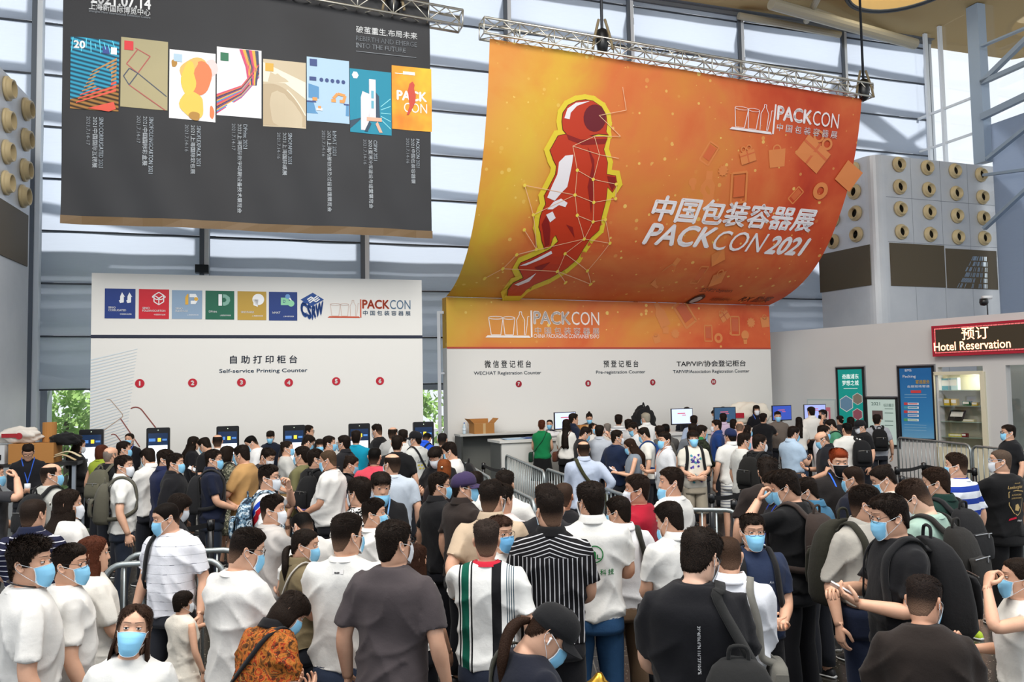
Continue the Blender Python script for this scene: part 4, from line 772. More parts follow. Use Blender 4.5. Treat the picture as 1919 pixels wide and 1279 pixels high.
names = [('SINOCORRUGATED 2021', '2021中国国际瓦楞展', '2021.7.14-17'), ('SINOFOLDINGCARTON 2021', '2021中国国际彩盒展', '2021.7.14-17'), ('SINOFLEXPACK 2021', '2021上海国际软包展', '2021.7.14-16'), ('DPrint 2021', '2021上海国际数字印刷设备技术展览会', '2021.7.14-17'), ('SINOPAPER 2021', '2021上海国际纸展', '2021.7.14-16'), ('InMAT 2021', '2021上海内部物流及过程管理展览会', '2021.7.14-16'), ('CSRW 2021', '2021亚洲冷库建设与运营展览会', '2021.7.14-16'), ('PACKCON 2021', '2021中国包装容器展', '2021.7.14-16')]
LN = [((0.499, 6.796), (0.508, 5.965), (0.508, 5.956), (0.340, 6.323)), ((1.251, 6.862), (1.258, 5.899), (1.160, 6.027), (1.084, 6.398)), ((1.988, 6.780), (1.991, 6.084), (1.892, 5.941), (1.815, 6.318)), ((2.733, 6.872), (2.716, 6.450), (2.632, 5.325), (2.560, 6.411)), ((3.476, 6.774), (3.458, 6.233), (3.386, 6.030), (3.315, 6.317)), ((4.236, 6.865), (4.215, 6.430), (4.128, 5.410), (4.058, 6.399)), ((4.963, 6.768), (4.941, 6.395), (4.877, 5.506), (4.807, 6.307)), ((5.744, 6.860), (5.718, 6.331), (5.636, 6.019), (5.561, 6.389))]
def f(mm):
    for (s1, s2, s3), (tp, e1, e2, e3) in zip(names, LN):
        u, v = tp
        DKP.text(mm, s1, (u, v), v - e1[1], .065, .012, 0, bold=0.005, rot=-PI / 2); DKP.text(mm, s2, (u - .095, v), v - e2[1], .075, .012, 1, bold=0.005, rot=-PI / 2); DKP.text(mm, s3, (u - .185, v), v - e3[1], .055, .012, 2, rot=-PI / 2)
    DKP.text(mm, '破茧重生,布局未来', (4.660, 8.715), (5.784, 8.771)[0] - (4.660, 8.715)[0], .135, .012, 3, bold=0.008); DKP.text(mm, 'REBIRTH AND EMERGE', (4.660, 8.577), (5.773, 8.669)[0] - (4.660, 8.577)[0], .09, .012, 2, bold=0.005); DKP.text(mm, 'INTO THE FUTURE', (4.659, 8.449), (5.563, 8.543)[0] - (4.659, 8.449)[0], .09, .012, 2, bold=0.005)
    a_ = (4.659, 8.419); DKP.rect(mm, (a_[0], a_[1] - .045), (a_[0] + 1.1, a_[1] - .035), .012, 2)
    DKP.text(mm, '2021.07.14', (0.353, 8.693), (1.261, 8.778)[0] - (0.353, 8.693)[0], .20, .012, 3, bold=0.013); DKP.text(mm, '上海新国际博览中心', (0.330, 8.582), (1.254, 8.649)[0] - (0.330, 8.582)[0], .12, .012, 3, bold=0.008); DKP.text(mm, 'Shanghai New International Exhibition Centre', (0.331, 8.529), (1.254, 8.594)[0] - (0.331, 8.529)[0], .05, .012, 2)
part('lettering', f, [paint('#a9b4bf'), paint('#bcc4cc'), paint('#7d848c'), paint('#dcdfe2')])

# ---------------------------------------------------------------- trusses, hoists and chains
def truss(name, P0, P1, lab, h=.30, n=26):
    P0 = np.array(P0, float); P1 = np.array(P1, float); d = P1 - P0; L = np.linalg.norm(d); d /= L; s = np.cross(d, [0, 0, 1.]); s /= np.linalg.norm(s); u = np.cross(s, d)
    alu_t = metal('#d9d6cc', .42); root = MB(); c = [P0 + a_ * s * h / 2 + b_ * u * h / 2 for a_, b_ in ((-1, -1), (1, -1), (1, 1), (-1, 1))]
    for p in c: root.tube([p, p + d * L], .024, 7)
    o = root.build(name, alu_t, None, True); tag(o, lab, 'truss'); br = MB()
    for i in range(n):
        t0, t1 = L * i / n, L * (i + 1) / n
        for a_ in range(4):
            p, q = c[a_], c[(a_ + 1) % 4]; br.tube([p + d * t0, q + d * t1] if i % 2 == 0 else [q + d * t0, p + d * t1], .011, 5)
            if i % 2 == 0: br.tube([p + d * t0, q + d * t0], .013, 5)
    for a_ in range(4): br.tube([c[a_] + d * L, c[(a_ + 1) % 4] + d * L], .016, 5)
    br.build('lattice', alu_t, o, True); return d, s, u
tv = BT1 - BT0
truss('lighting_truss', BT0 - tv * .018 + [0, 0, .17], BT1 + tv * .022 + [0, 0, .17], 'aluminium truss carrying the orange astronaut banner')
truss('lighting_truss', DKP.o + DKP.u * -.5 + np.array([0, 0, 9.55]) + [0, 0, .0], DKP.o + DKP.u * 6.62 + np.array([0, 0, 9.18]), 'aluminium truss carrying the dark banner at upper left', n=22)
def hoist(p, lab):
    p = np.array(p, float); o = MB(); o.lathe([(.02, .24), (.09, .20), (.12, .10), (.13, -.05), (.10, -.22), (.03, -.28)], 14, p); r_ = o.build('chain_hoist', plastic('#14161a'), None, True); tag(r_, lab, 'hoist')
    c = MB(); c.tube([p + [0, 0, .2], p + [0, 0, 6.]], .03, 6); c.build('chain', metal('#3c3f45', .5), r_); s_ = MB()
    for a_ in (-1, 1): s_.tube(smooth_path([p + [a_ * .06, 0, .42], p + [a_ * .14, -.03, .1], p + [a_ * .20, -.05, -.22]], 4), .028, 6)
    s_.build('sling_strap', cloth('#8a7c62'), r_, True)
hoist(BT0 + tv * .265 + [0, -.05, .32], 'black chain hoist near the left third of the orange banner truss'); hoist(BT0 + tv * 1.005 + [0, -.05, .22], 'black chain hoist at the right end of orange banner truss'); hoist(DKP.at(np.array(5.35), np.array(9.42)) , 'black chain hoist over the dark banner')

# ---------------------------------------------------------------- self service kiosks
KA = math.atan2(LBP.u[1], LBP.u[0])
blk = plastic('#121316', .3)
def kiosk_proto():
    r = empty('self_service_kiosk'); m = MB(); h = 1.70
    pts = []
    for sx, sy, a0 in ((1, 1, 0), (-1, 1, 90), (-1, -1, 180), (1, -1, 270)):
        for t in np.radians(np.linspace(a0, a0 + 90, 5)): pts.append((sx * .155 + .025 * math.cos(t), .90 + sy * .775 + .025 * math.sin(t)))
    n = len(pts); m.add([(x, -.035, z) for x, z in pts] + [(x, .035, z) for x, z in pts], [list(range(n)), [2 * n - 1 - i for i in range(n)]] + [[i, n + i, n + (i + 1) % n, (i + 1) % n] for i in range(n)]); m.build('body', blk, r)
    m = MB(); m.box((0, -.037, 1.16), (.30, .004, .90), 0); scr_ = m.build('screen', mat('kiosk_screen', '#1c2a44', .15, 0, .5, None, '#203452', .5), r)
    m = MB(); m.box((0, -.040, 1.25), (.29, .002, .32), 0); m.box((-.09, -.040, 1.50), (.10, .002, .05), 1); m.box((.02, -.040, 1.50), (.05, .002, .06), 2); m.box((.10, -.040, 1.50), (.07, .002, .03), 1)
    for k in range(5): m.box((-.08 + .08 * (k % 3), -.040, .98 - .07 * (k // 2)), (.06, .002, .05), 1)
    m.build('screen_page', [lit('#e8f0fa', .9), lit('#4a78b8', .6), lit('#e8cc3a', .8)], scr_)
    m = MB(); m.lathe([(.001, 0), (.008, 0), (.008, .004)], 10, (0, -.037, 1.66), 0, (0, -1, 0)); m.build('camera_lens', lit('#c8d8c0', .5), r)
    m = MB(); m.box((0, .02, .03), (.42, .40, .06)); m.build('base', blk, r); return r
K0 = None
for i, (x, y) in enumerate(((-6.925, 13.199), (-5.903, 13.364), (-4.802, 13.514), (-3.680, 13.480), (-2.623, 13.663), (-1.556, 13.858))):
    k = kiosk_proto() if i == 0 else copy_tree(K0); K0 = K0 or k; k.location = (x, y, 0); k.rotation_euler = (0, 0, KA)
    tag(k, 'black self service kiosk standing below number %s on the white board' % ('one', 'two', 'three', 'four', 'five', 'six')[i], 'kiosk', 'self service kiosks')

# ---------------------------------------------------------------- registration desk
white_lam = mat('white_laminate', '#dcdcd8', .4, 0, .4)
u0, u1 = (0.369, 2.591)[0] + .1, 8.4; DH = 1.22
r = empty('registration_desk', RBP.at(np.array((u0 + u1) / 2), np.array(0.), np.array(1.7))); tag(r, 'long white registration counter in front of the board', 'desk'); part = rel(r)
part('front_panel', lambda mm: [RBP.box(mm, (u0 + k * 1.62 + .006, 0), (min(u0 + (k + 1) * 1.62, u1) - .006, DH - .05), 1.95, 2.0) for k in range(5)], white_lam)
part('worktop', lambda mm: RBP.box(mm, (u0 - .05, DH - .05), (u1, DH), 1.35, 2.04), white_lam)
part('end_panel', lambda mm: RBP.box(mm, (u0, 0), (u0 + .04, DH - .05), 1.38, 1.95), paint('#5a5c58'))
r = empty('back_shelf', RBP.at(np.array(1.2), np.array(0.), np.array(.5))); tag(r, 'low shelf against the board behind the left end of the counter', 'shelf'); part = rel(r)
part('top', lambda mm: RBP.box(mm, (.1, 1.24), (3.0, 1.28), .12, .55), paint('#c8c8c4')); part('side', lambda mm: RBP.box(mm, (.12, 0), (.16, 1.24), .12, .55), paint('#3a3c3a')); part('side', lambda mm: RBP.box(mm, (2.94, 0), (2.98, 1.24), .12, .55), paint('#3a3c3a')); part('back_panel', lambda mm: RBP.box(mm, (.16, 0), (2.94, 1.24), .12, .15), paint('#6a6c68'))
RA = math.atan2(RBP.u[1], RBP.u[0])
def monitor(u, w_, lab, scr, glow, turn=0):
    r = empty('computer_monitor', RBP.at(np.array(u), np.array(DH), np.array(w_)), RA + turn); tag(r, lab, 'monitor', 'monitors on the registration counter')
    m = MB(); m.box((0, 0, .33), (.56, .03, .36)); m.build('housing', blk, r)
    m = MB(); m.box((0, -.017, .335), (.53, .004, .32)); so_ = m.build('screen', scr, r)
    m = MB(); m.box((0, .02, .09), (.05, .02, .18)); m.box((0, .02, .008), (.22, .17, .014)); m.build('stand', blk, r)
    m = MB(); m.box((-.02, -.0195, .40), (.20, .001, .02)); m.box((.05, -.0195, .36), (.10, .001, .014)); m.build('screen_text', lit('#b8586a', .6), so_)
sw = lit('#b8c4e4', .8); sb = lit('#2c4660', .8)
monitor((1.996, 1.365)[0] + .05, 1.62, 'monitor with pale screen beside the woman in green', sw, 1, .2)
monitor((4.921, 1.391)[0], 1.62, 'monitor with pale screen behind the grey haired man', sw, 1)
monitor((6.073, 1.354)[0], 1.62, 'monitor with dark blue screen below the third counter text', sb, 1, -.1)
monitor((7.689, 1.396)[0], 1.62, 'small blue screen monitor beside the leaning usher', lit('#3048a0', .7), 1)
monitor((8.781, 1.376)[0] - .1, 1.62, 'monitor with lilac screen at the right end of the counter', lit('#8f9ad0', .8), 1, -.25)
card = mat('cardboard', '#b07c46', .85, 0, .2, lambda t: t.bump(t.noise(30)[0], .1, .004))
def carton(loc, rz, s, lab, open_=False, mark=None):
    r = empty('cardboard_box', loc, rz); tag(r, lab, 'box'); m = MB(); m.box((0, 0, s[2] / 2), s); m.build('body', card, r)
    if open_:
        m = MB()
        for sx in (-1, 1): m.bar((sx * s[0] / 2, 0, s[2]), (sx * (s[0] / 2 + .10), 0, s[2] + .10), s[1], .006)
        m.box((0, s[1] / 2 + .05, s[2] + .04), (s[0], .006, .10)); m.build('flap', card, r)
    m = MB(); m.box((0, -s[1] / 2 - .001, s[2] * .5), (.06, .002, s[2])); m.build('packing_tape', mat('tape', '#c9a878', .3), r)
carton(RBP.at(np.array((0.661, 1.353)[0]), np.array(1.28), np.array(.34)), RA, (.46, .34, .22), 'open cardboard box on the low shelf left of the counter', True)
carton(RBP.at(np.array((2.568, 1.284)[0]), np.array(1.22), np.array(1.5)), RA, (.36, .25, .22), 'cardboard box on the counter behind the woman in green')
p = RBP.at(np.array((0.144, 1.429)[0] + .12), np.array(1.28), np.array(.34)); m = MB(); m.lathe([(.001, 0), (.035, 0), (.037, .02), (.036, .15), (.030, .18), (.014, .205), (.013, .225)], 14, p, 0); o = m.build('water_bottle', mat('clear_plastic', '#c6d8e4', .1, 0, .6), None, True); tag(o, 'clear water bottle at the left end of the low shelf', 'bottle'); m = MB(); m.lathe([(.016, .222), (.016, .245), (.001, .246)], 12, p, 0); m.build('bottle_cap', plastic('#4a78c8'), o, True); m = MB(); m.lathe([(.0375, .07), (.0375, .12)], 14, p, 0); m.build('bottle_label', paint('#d8e4f0'), o, True)
rg = np.random.default_rng(3)
def paper(u, w_, s, lab, col='#e8e8e6', rz=0):
    m = MB()
    for k in range(4): m.box((rg.normal(0, .01), rg.normal(0, .01), .004 + .006 * k), (s[0], s[1], .005), 0, Matrix.Rotation(rg.normal(0, .06), 3, 'Z'))
    o = m.build('paper_stack', paint(col)); o.location = RBP.at(np.array(u), np.array(DH + .001), np.array(w_)); o.rotation_euler = (0, 0, RA + rz); tag(o, lab, 'paper')
paper((0.808, 1.147)[0], 1.75, (.4, .25), 'pale blue leaflets near the left end of the counter', '#a8c0d4'); paper((1.149, 1.146)[0], 1.7, (.3, .22), 'dark blue leaflet stack on the counter', '#3a5a9a'); paper((1.406, 1.183)[0], 1.55, (.36, .24), 'flat dark folder on the counter', '#2c2e34')
def crumple(loc, s, col, seed, name, lab, cat, amp=1.):
    bm_ = bmesh.new(); bmesh.ops.create_icosphere(bm_, subdivisions=4, radius=1); V = np.array([v.co for v in bm_.verts]); F = [[v.index for v in f.verts] for f in bm_.faces]; bm_.free(); r_ = np.random.default_rng(seed); ph = r_.uniform(0, 6, 9)
    d = 1 + amp * .16 * np.sin(V[:, 0] * 5 + ph[0] + 2 * np.sin(V[:, 2] * 3)) * np.sin(V[:, 1] * 6 + ph[1]) + amp * .10 * np.abs(np.sin(V[:, 0] * 9 + V[:, 2] * 7 + ph[2])) ; V = V * d[:, None] * np.array(s) / 2; V[:, 2] = np.maximum(V[:, 2], -s[2] / 2 * .8) + s[2] / 2 * .8
    o = link_mesh(name, V, F, cloth(col)); o.location = loc; tag(o, lab, cat); return o
crumple(RBP.at(np.array((1.665, 1.197)[0]), np.array(DH), np.array(1.6)), (.45, .3, .14), '#d8d8da', 5, 'plastic_wrap', 'crumpled clear plastic wrap on the counter', 'wrap')
o = crumple(RBP.at(np.array((7.599, 1.601)[0]), np.array(1.28), np.array(.55)), (1.0, .5, .55), '#ece6d8', 6, 'cloth_bag', 'large white and red bag piled behind the counter', 'bag')
m = MB(); m.box((-.3, -.25, .2), (.2, .05, .12)); m.build('red_print', cloth('#b02838'), o)
r = empty('side_table', RBP.at(np.array((7.599, 1.601)[0]), np.array(0.), np.array(.55)), RA); tag(r, 'narrow white table behind the counter carrying the white bag', 'table'); m = MB(); m.box((0, 0, 1.25), (1.3, .55, .05)); m.build('table_top', white_lam, r)
for sx in (-1, 1):
    for sy in (-1, 1): m = MB(); m.box((sx * .6, sy * .23, .61), (.05, .05, 1.22)); m.build('leg', steel_grey, r)
o = crumple(RBP.at(np.array((4.047, 1.419)[0]), np.array(1.22), np.array(1.45)), (.48, .3, .62), '#1c1c1e', 8, 'black_bag', 'black upright bag on the counter above the queue', 'bag'); m = MB(); m.tube(smooth_path([(-.02, 0, .5), (.0, 0, .66), (.04, 0, .5)], 4), .014, 6); m.build('carry_handle', cloth('#1c1c1e'), o, True)

# ---------------------------------------------------------------- packing table at far left
x, y = (-7.438, 12.457)
r = empty('packing_table', (x, y, 0), .25); tag(r, 'cluttered packing table by the left window', 'table'); m = MB(); m.box((0, 0, 1.22), (1.4, .6, .05)); m.build('table_top', paint('#2c2c2c'), r)
for sx in (-1, 1):
    for sy in (-1, 1): m = MB(); m.box((sx * .64, sy * .25, .6), (.05, .05, 1.2)); m.build('leg', steel_grey, r)
carton((x + .10, y - .1, 1.245), .22, (.62, .4, .30), 'large cardboard box on the packing table by the left window')
o = crumple((x - .15, y - .1, 1.55), (.60, .34, .26), '#dad4cc', 11, 'tote_bag', 'white and red tote bag lying on the cardboard box', 'bag'); m = MB(); m.box((-.05, -.19, .12), (.22, .012, .06)); m.lathe([(.001, 0), (.05, 0), (.05, .01)], 14, (.10, -.18, .11), 0, (0, -1, 0)); m.build('red_print', cloth('#a83038'), o)
crumple((x + .50, y, 1.50), (.42, .3, .20), '#1b1b1d', 12, 'camera_bag', 'black soft bag beside the white and red tote', 'bag')
m = MB(); m.tube([(0, 0, 0), (0, 0, .30)], .10, 18); o = m.build('paper_roll', card, None, False); o.location = (x + .22, y + .05, 1.55); tag(o, 'brown paper roll standing behind the tote bag', 'roll')
for j, (dx, dz, c) in enumerate(((.58, .02, '#c8b08a'), (.66, .07, '#d8c8a8'))): m = MB(); m.tube(smooth_path([(-.2, 0, 0), (0, 0, .05), (.2, -.02, -.03)], 4), .03, 6, 0, True, .4); o = m.build('canvas_strap', cloth(c), None, True); o.location = (x + dx, y - .2, 1.29 + dz); tag(o, ('lower' if j == 0 else 'upper') + ' beige canvas strap at the right end of packing table', 'strap')
m = MB(); m.box((0, 0, .14), (.5, .35, .28)); o = m.build('printer', plastic('#d8dadc'), None); o.location = (x - .52, y - .1, 1.245); tag(o, 'pale office printer at the left edge on the packing table', 'printer'); m = MB(); m.box((0, -.18, .1), (.4, .02, .08)); m.build('paper_slot', blk, o)

# ---------------------------------------------------------------- steel crowd barriers and belt posts
galv = mat('galvanised', '#a4aeb0', .42, .75, .5, lambda t: t.col(t.mix(t.noise(12)[0], srgb('#8d9799'), srgb('#b9c1c2'))))
def barrier(p, q, lab, h=1.10, group='steel crowd barriers'):
    p = np.array(p); q = np.array(q); d = q - p; L = np.linalg.norm(d); r = empty('crowd_barrier', (*((p + q) / 2), 0), math.atan2(d[1], d[0])); tag(r, lab, 'barrier', group); a = L / 2; rc = .12
    arc = lambda cx, cz, t0, t1: [(cx + rc * math.cos(t), 0, cz + rc * math.sin(t)) for t in np.linspace(t0, t1, 6)]
    m = MB(); m.tube([(-a, 0, .16)] + arc(-a + rc, h - rc, PI, PI / 2) + arc(a - rc, h - rc, PI / 2, 0) + [(a, 0, .16)], .021, 8); m.build('frame', galv, r, True)
    m = MB(); m.tube([(-a, 0, .18), (a, 0, .18)], .017, 7); m.build('lower_rail', galv, r, True)
    for x in np.arange(-a + .13, a - .08, .13): m = MB(); m.tube([(x, 0, .18), (x, 0, h - .01)], .0085, 6); m.build('upright', galv, r, True)
    for x in (-a + .22, a - .22): m = MB(); m.tube([(x, 0, .16), (x, 0, .06)], .016, 6); m.tube([(x, -.28, .02), (x, -.22, .05), (x, .22, .05), (x, .28, .02)], .016, 6); m.build('foot', galv, r, True)
barrier((-0.141, 13.959), (0.415, 11.160), 'steel barrier ending below the desk corner, furthest of the middle row')
barrier((0.459, 11.513), (1.002, 9.319), 'steel barrier behind the sling bag man, second of the middle row')
barrier((1.015, 9.268), (1.259, 8.245), 'steel barrier disappearing behind the crimson tee man')
barrier((-0.773, 12.618), (-0.310, 10.433), 'short stretch of steel barrier left of the desk corner')
barrier((-0.286, 10.310), (0.201, 8.375), 'steel barrier with rounded end beside the round logo polo')
barrier((1.492, 7.614), (2.077, 7.483), 'steel barrier with rounded end behind the glasses man in navy tee')
barrier((7.897, 16.564), (8.148, 14.386), 'steel barrier in front of the blue poster and show case')
barrier((8.052, 14.151), (8.267, 12.529), 'steel barrier at the right edge behind the bald man')
barrier((4.887, 8.426), (6.346, 9.641), 'steel barrier end beside the bald man in the gold print tee')
barrier((-2.832, 5.588), (-2.047, 5.694), 'steel barrier behind the thin lined tee man, nearer rail')
barrier((-2.862, 5.922), (-2.061, 6.064), 'steel barrier behind the thin lined tee man, farther rail')
m = MB(); x, y = (8.790, 17.103); a_, b_ = (8.405, 17.481), (8.679, 16.473)
def post(p, lab, h=.98):
    r = empty('belt_post', (*p, 0)); tag(r, lab, 'stanchion', 'black queue belt posts'); m = MB(); m.lathe([(.03, .03), (.03, h)], 12); m.build('post', blk, r, True); m = MB(); m.lathe([(.001, 0), (.16, 0), (.16, .015), (.05, .03), (.03, .035)], 18); m.build('base', blk, r, True); m = MB(); m.lathe([(.038, h - .10), (.038, h), (.001, h + .01)], 12); m.build('belt_head', blk, r, True)
def belt(p, q, lab, h=.93):
    p = np.array([*p, h]); q = np.array([*q, h]); s = (q - p) / np.linalg.norm(q - p); mid = (p + q) / 2 - np.array([0, 0, .02]); m = MB(); pts = smooth_path([p + s * .035, mid, q - s * .035], 6)
    G = np.array([[a_ + [0, 0, .025], a_ - [0, 0, .025]] for a_ in pts]); n = np.array([-s[1], s[0], 0]) * .002; V = np.concatenate([G.reshape(-1, 3) + n, G.reshape(-1, 3) - n]); k = len(pts); F = []
    for i in range(k - 1): F += [[2 * i, 2 * i + 1, 2 * i + 3, 2 * i + 2], [2 * k + 2 * i + 2, 2 * k + 2 * i + 3, 2 * k + 2 * i + 1, 2 * k + 2 * i], [2 * i + 2, 2 * k + 2 * i + 2, 2 * k + 2 * i, 2 * i], [2 * i + 1, 2 * k + 2 * i + 1, 2 * k + 2 * i + 3, 2 * i + 3]]
    m.add(V, F); tag(m.build('queue_belt', cloth('#141416')), lab, 'belt')
S_ = [(-0.527, 13.842), (-0.176, 12.883), (2.312, 9.500), (2.762, 9.780), (3.420, 10.438), (5.708, 12.031), (6.385, 12.575), (6.677, 11.709), (5.229, 10.896), (2.425, 8.956), (-3.487, 7.947), (-3.092, 8.220)]
L_ = ['belt post at the left end of the desk front', 'belt post just left of the furthest middle barrier', 'belt post right of the boy with heavy fringe', 'belt post behind the striped shorts man', 'belt post left of the raised hand man', 'belt post below the grey notice board', 'belt post in front of the blue poster barrier', 'belt post behind the rugby tee', 'low belt post beside the woman with bun', 'belt post at the rounded barrier end behind navy tee man', 'belt post behind the thin lined tee shoulder', 'belt post below the navy rucksack man']
for p, l in zip(S_, L_): post(p, l)
for i, j, l in ((0, 1, 'black belt between two posts at the left end of the desk'), (2, 3, 'black belt stretched beside the boy with heavy fringe'), (3, 4, 'black belt running to the raised hand man'), (5, 6, 'black belt from the grey notice to the blue poster'), (6, 7, 'black belt along the barrier behind the rugby tee'), (10, 11, 'black belt behind the thin lined tee man')): belt(S_[i], S_[j], l)

# ---------------------------------------------------------------- people
def sstep(a, b, x):
    t = np.clip((x - a) / (b - a), 0, 1); return t * t * (3 - 2 * t)
# head and neck sections, head-local: z up (0 = ear height), y forward, x right: z, half width, front, back
HEADS = np.array([(-.285, .098, .052, -.108), (-.25, .080, .047, -.097), (-.20, .0665, .044, -.088), (-.15, .0625, .044, -.085), (-.124, .062, .052, -.084), (-.116, .054, .076, -.084),
    (-.106, .050, .087, -.084), (-.088, .0585, .091, -.087), (-.068, .0645, .093, -.090), (-.045, .069, .094, -.094), (-.02, .073, .0935, -.099), (.005, .0755, .092, -.103),
    (.025, .0768, .0905, -.106), (.05, .078, .0935, -.107), (.070, .0770, .0900, -.103), (.088, .0725, .080, -.095), (.104, .0630, .063, -.080), (.115, .0485, .042, -.059), (.1225, .031, .020, -.038), (.1255, .011, .002, -.018)])
HSC = .90
HC = np.array([0, .012, 1.582])           # head centre on the body
PIV = np.array([0, -.025, -.115])         # where the neck bends, head-local
def head_sec(z):
    return [np.interp(z, HEADS[:, 0], HEADS[:, i]) for i in (1, 2, 3)]
def head_ring(z, th, off=0.):
    w, f, b = head_sec(z); c = np.where(np.asarray(z) > -.12, -.012, (f + b) / 2); w = w + off; f = f + off; b = b - off
    s, k = np.sin(th), np.cos(th)
    x = w * np.sign(s) * np.abs(s) ** .88
    y = c + np.where(k > 0, f - c, c - b) * np.sign(k) * np.abs(k) ** .92
    return x, y
def theta(n):
    """angles round the head, denser at the face (0 = front)"""
    u = np.linspace(-1, 1, n, endpoint=False); return PI * (u * .62 + .38 * u ** 3)
def nose(x, z):
    r = np.clip((.028 - z) / .055, 0, 1) * (1 - sstep(-.029, -.041, z)); wd = .0075 + .0095 * r
    d = .0185 * r * np.exp(-(x / wd) ** 2)
    d = d - .009 * np.exp(-(((np.abs(x) - .031) / .017) ** 2 + ((z - .020) / .013) ** 2))
    d = d + .004 * np.exp(-((z - .046) / .010) ** 2) * np.exp(-((np.abs(x) - .027) / .026) ** 2)
    d = d + .006 * np.exp(-((z + .067) / .009) ** 2 - (x / .022) ** 2) - .003 * np.exp(-((z + .0665) / .0025) ** 2 - (x / .02) ** 2)
    d = d + .005 * np.exp(-((z + .100) / .012) ** 2 - (x / .018) ** 2)
    return d
def torso_secs(fat, fem):
    S = np.array([(.80, .176, .118, -.122), (.88, .182, .122, -.128), (.96, .178, .122, -.118), (1.04, .168, .120, -.106), (1.12, .172, .122, -.104), (1.20, .182, .126, -.110),
        (1.28, .190, .126, -.116), (1.34, .191, .117, -.118), (1.385, .186, .102, -.112), (1.415, .170, .085, -.102), (1.440, .134, .068, -.092), (1.462, .098, .056, -.084), (1.480, .073, .048, -.078), (1.492, .060, .042, -.074)])
    if not fem: S[:, 1] *= np.where(S[:, 0] > 1.2, 1.02, .965)
    if fem:
        S[:, 1] *= np.where(S[:, 0] > 1.1, .88, np.where(S[:, 0] > .98, .86, .97)); S[5:8, 2] += .012
    g = np.exp(-((S[:, 0] - 1.06) / .16) ** 2); S[:, 1] += fat * .035 * (g * .8 + .3 * (S[:, 0] < 1.4)); S[:, 2] += fat * .06 * g; S[:, 3] -= fat * .02 * (S[:, 0] < 1.4)
    return S
def torso_rings(S, zs, th, offs=0.):
    out = []
    for z, off in zip(zs, np.broadcast_to(offs, (len(zs),))):
        w, f, b = [np.interp(z, S[:, 0], S[:, i]) for i in (1, 2, 3)]; w += off; f += off; b -= off; c = (f + b) / 2
        s, k = np.sin(th), np.cos(th); e = .80
        out.append(np.stack([w * np.sign(s) * np.abs(s) ** e, c + (f - b) / 2 * np.sign(k) * np.abs(k) ** e, np.full_like(th, z)], 1))
    return out
POSES = {  # wrist, elbow pole, hand direction, palm normal, curl   (right arm; the left one is mirrored)
    'down': ((.275, .045, .885), (.35, -1, 0), (.02, .12, -1), (-1, .1, 0), 30),
    'loose': ((.30, .11, .91), (.6, -1, 0), (-.1, .3, -1), (-.8, -.4, 0), 40),
    'phone': ((.10, .27, 1.14), (.55, -.4, -1), (-.45, .75, .45), (-.25, -.5, .8), 42),
    'tap': ((.13, .29, 1.17), (.55, -.3, -1), (-.75, .6, .1), (-.2, -.2, -.9), 35),
    'read': ((.09, .31, 1.24), (.5, -.2, -1), (-.35, .5, .8), (-.2, -.8, .4), 45),
    'low': ((.09, .25, 1.02), (.6, -.6, -.6), (-.6, .8, .1), (-.1, .1, .95), 40),
    'fold': ((.00, .215, 1.03), (1, -.3, -.4), (-1, .12, .02), (0, -1, .1), 30),
    'cross': ((-.03, .21, 1.12), (1, .0, -.5), (-1, .05, .12), (0, -1, -.1), 40),
    'back': ((.06, -.205, 1.0), (1, -.2, .1), (-1, -.05, -.1), (0, 1, .2), 45),
    'face': ((.12, .20, 1.48), (.8, .3, -1), (-.35, -.25, .9), (-.6, -.8, .1), 60),
    'ear': ((.165, .10, 1.50), (.9, .3, -1), (-.35, -.35, .85), (-.95, .1, -.1), 50),
    'brow': ((.13, .215, 1.56), (.9, .5, -.8), (-.55, -.35, .75), (-.3, -.9, -.3), 62),
    'chest': ((.03, .23, 1.26), (1, .1, -.5), (-1, .1, .1), (.1, -1, 0), 35),
    'reach': ((.17, .46, 1.22), (.5, .1, -1), (-.1, 1, .12), (-.2, .1, -1), 25),
    'strap': ((.15, .19, 1.30), (.6, .1, -1), (-.35, -.1, .95), (-.1, -1, 0), 70),
    'hip': ((.215, -.005, .98), (1, -.8, .2), (-.8, .5, -.3), (0, 0, -1), 30),
}
def arm_points(s, code, S, sc=1.):
    w, pole, hd, pn, curl = POSES[code]
    f = np.array([s, 1, 1.]); w = np.array(w) * f; pole = np.array(pole, float) * f; hd = np.array(hd, float) * f; pn = np.array(pn, float) * f
    shx = np.interp(1.385, S[:, 0], S[:, 1]) - .012
    sh = np.array([s * shx, -.012, 1.392]); L1, L2 = .285, .25
    dv = w - sh; d = np.linalg.norm(dv)
    if d > L1 + L2 - .004: w = sh + dv / d * (L1 + L2 - .004); dv = w - sh; d = np.linalg.norm(dv)
    dn = dv / d; a = (L1 * L1 - L2 * L2 + d * d) / (2 * d); h = math.sqrt(max(L1 * L1 - a * a, 1e-6))
    pp = pole - dn * np.dot(pole, dn); pp /= np.linalg.norm(pp); el = sh + dn * a + pp * h
    hd /= np.linalg.norm(hd); pn = pn - hd * np.dot(pn, hd); pn /= np.linalg.norm(pn)
    return sh, el, w, hd, pn, curl
def arm_path(sh, el, w, n=12):
    """(points, t) from shoulder through a rounded elbow to the wrist; t in 0..2"""
    t = np.linspace(0, 2, n); P = []
    e = .16
    for x in t:
        if x < 1 - e: p = sh + (el - sh) * x
        elif x > 1 + e: p = el + (w - el) * (x - 1)
        else:
            u = (x - 1 + e) / (2 * e); a = sh + (el - sh) * (1 - e); b = el + (w - el) * e
            p = (1 - u) ** 2 * a + 2 * u * (1 - u) * el + u * u * b
        P.append(p)
    return np.array(P), t
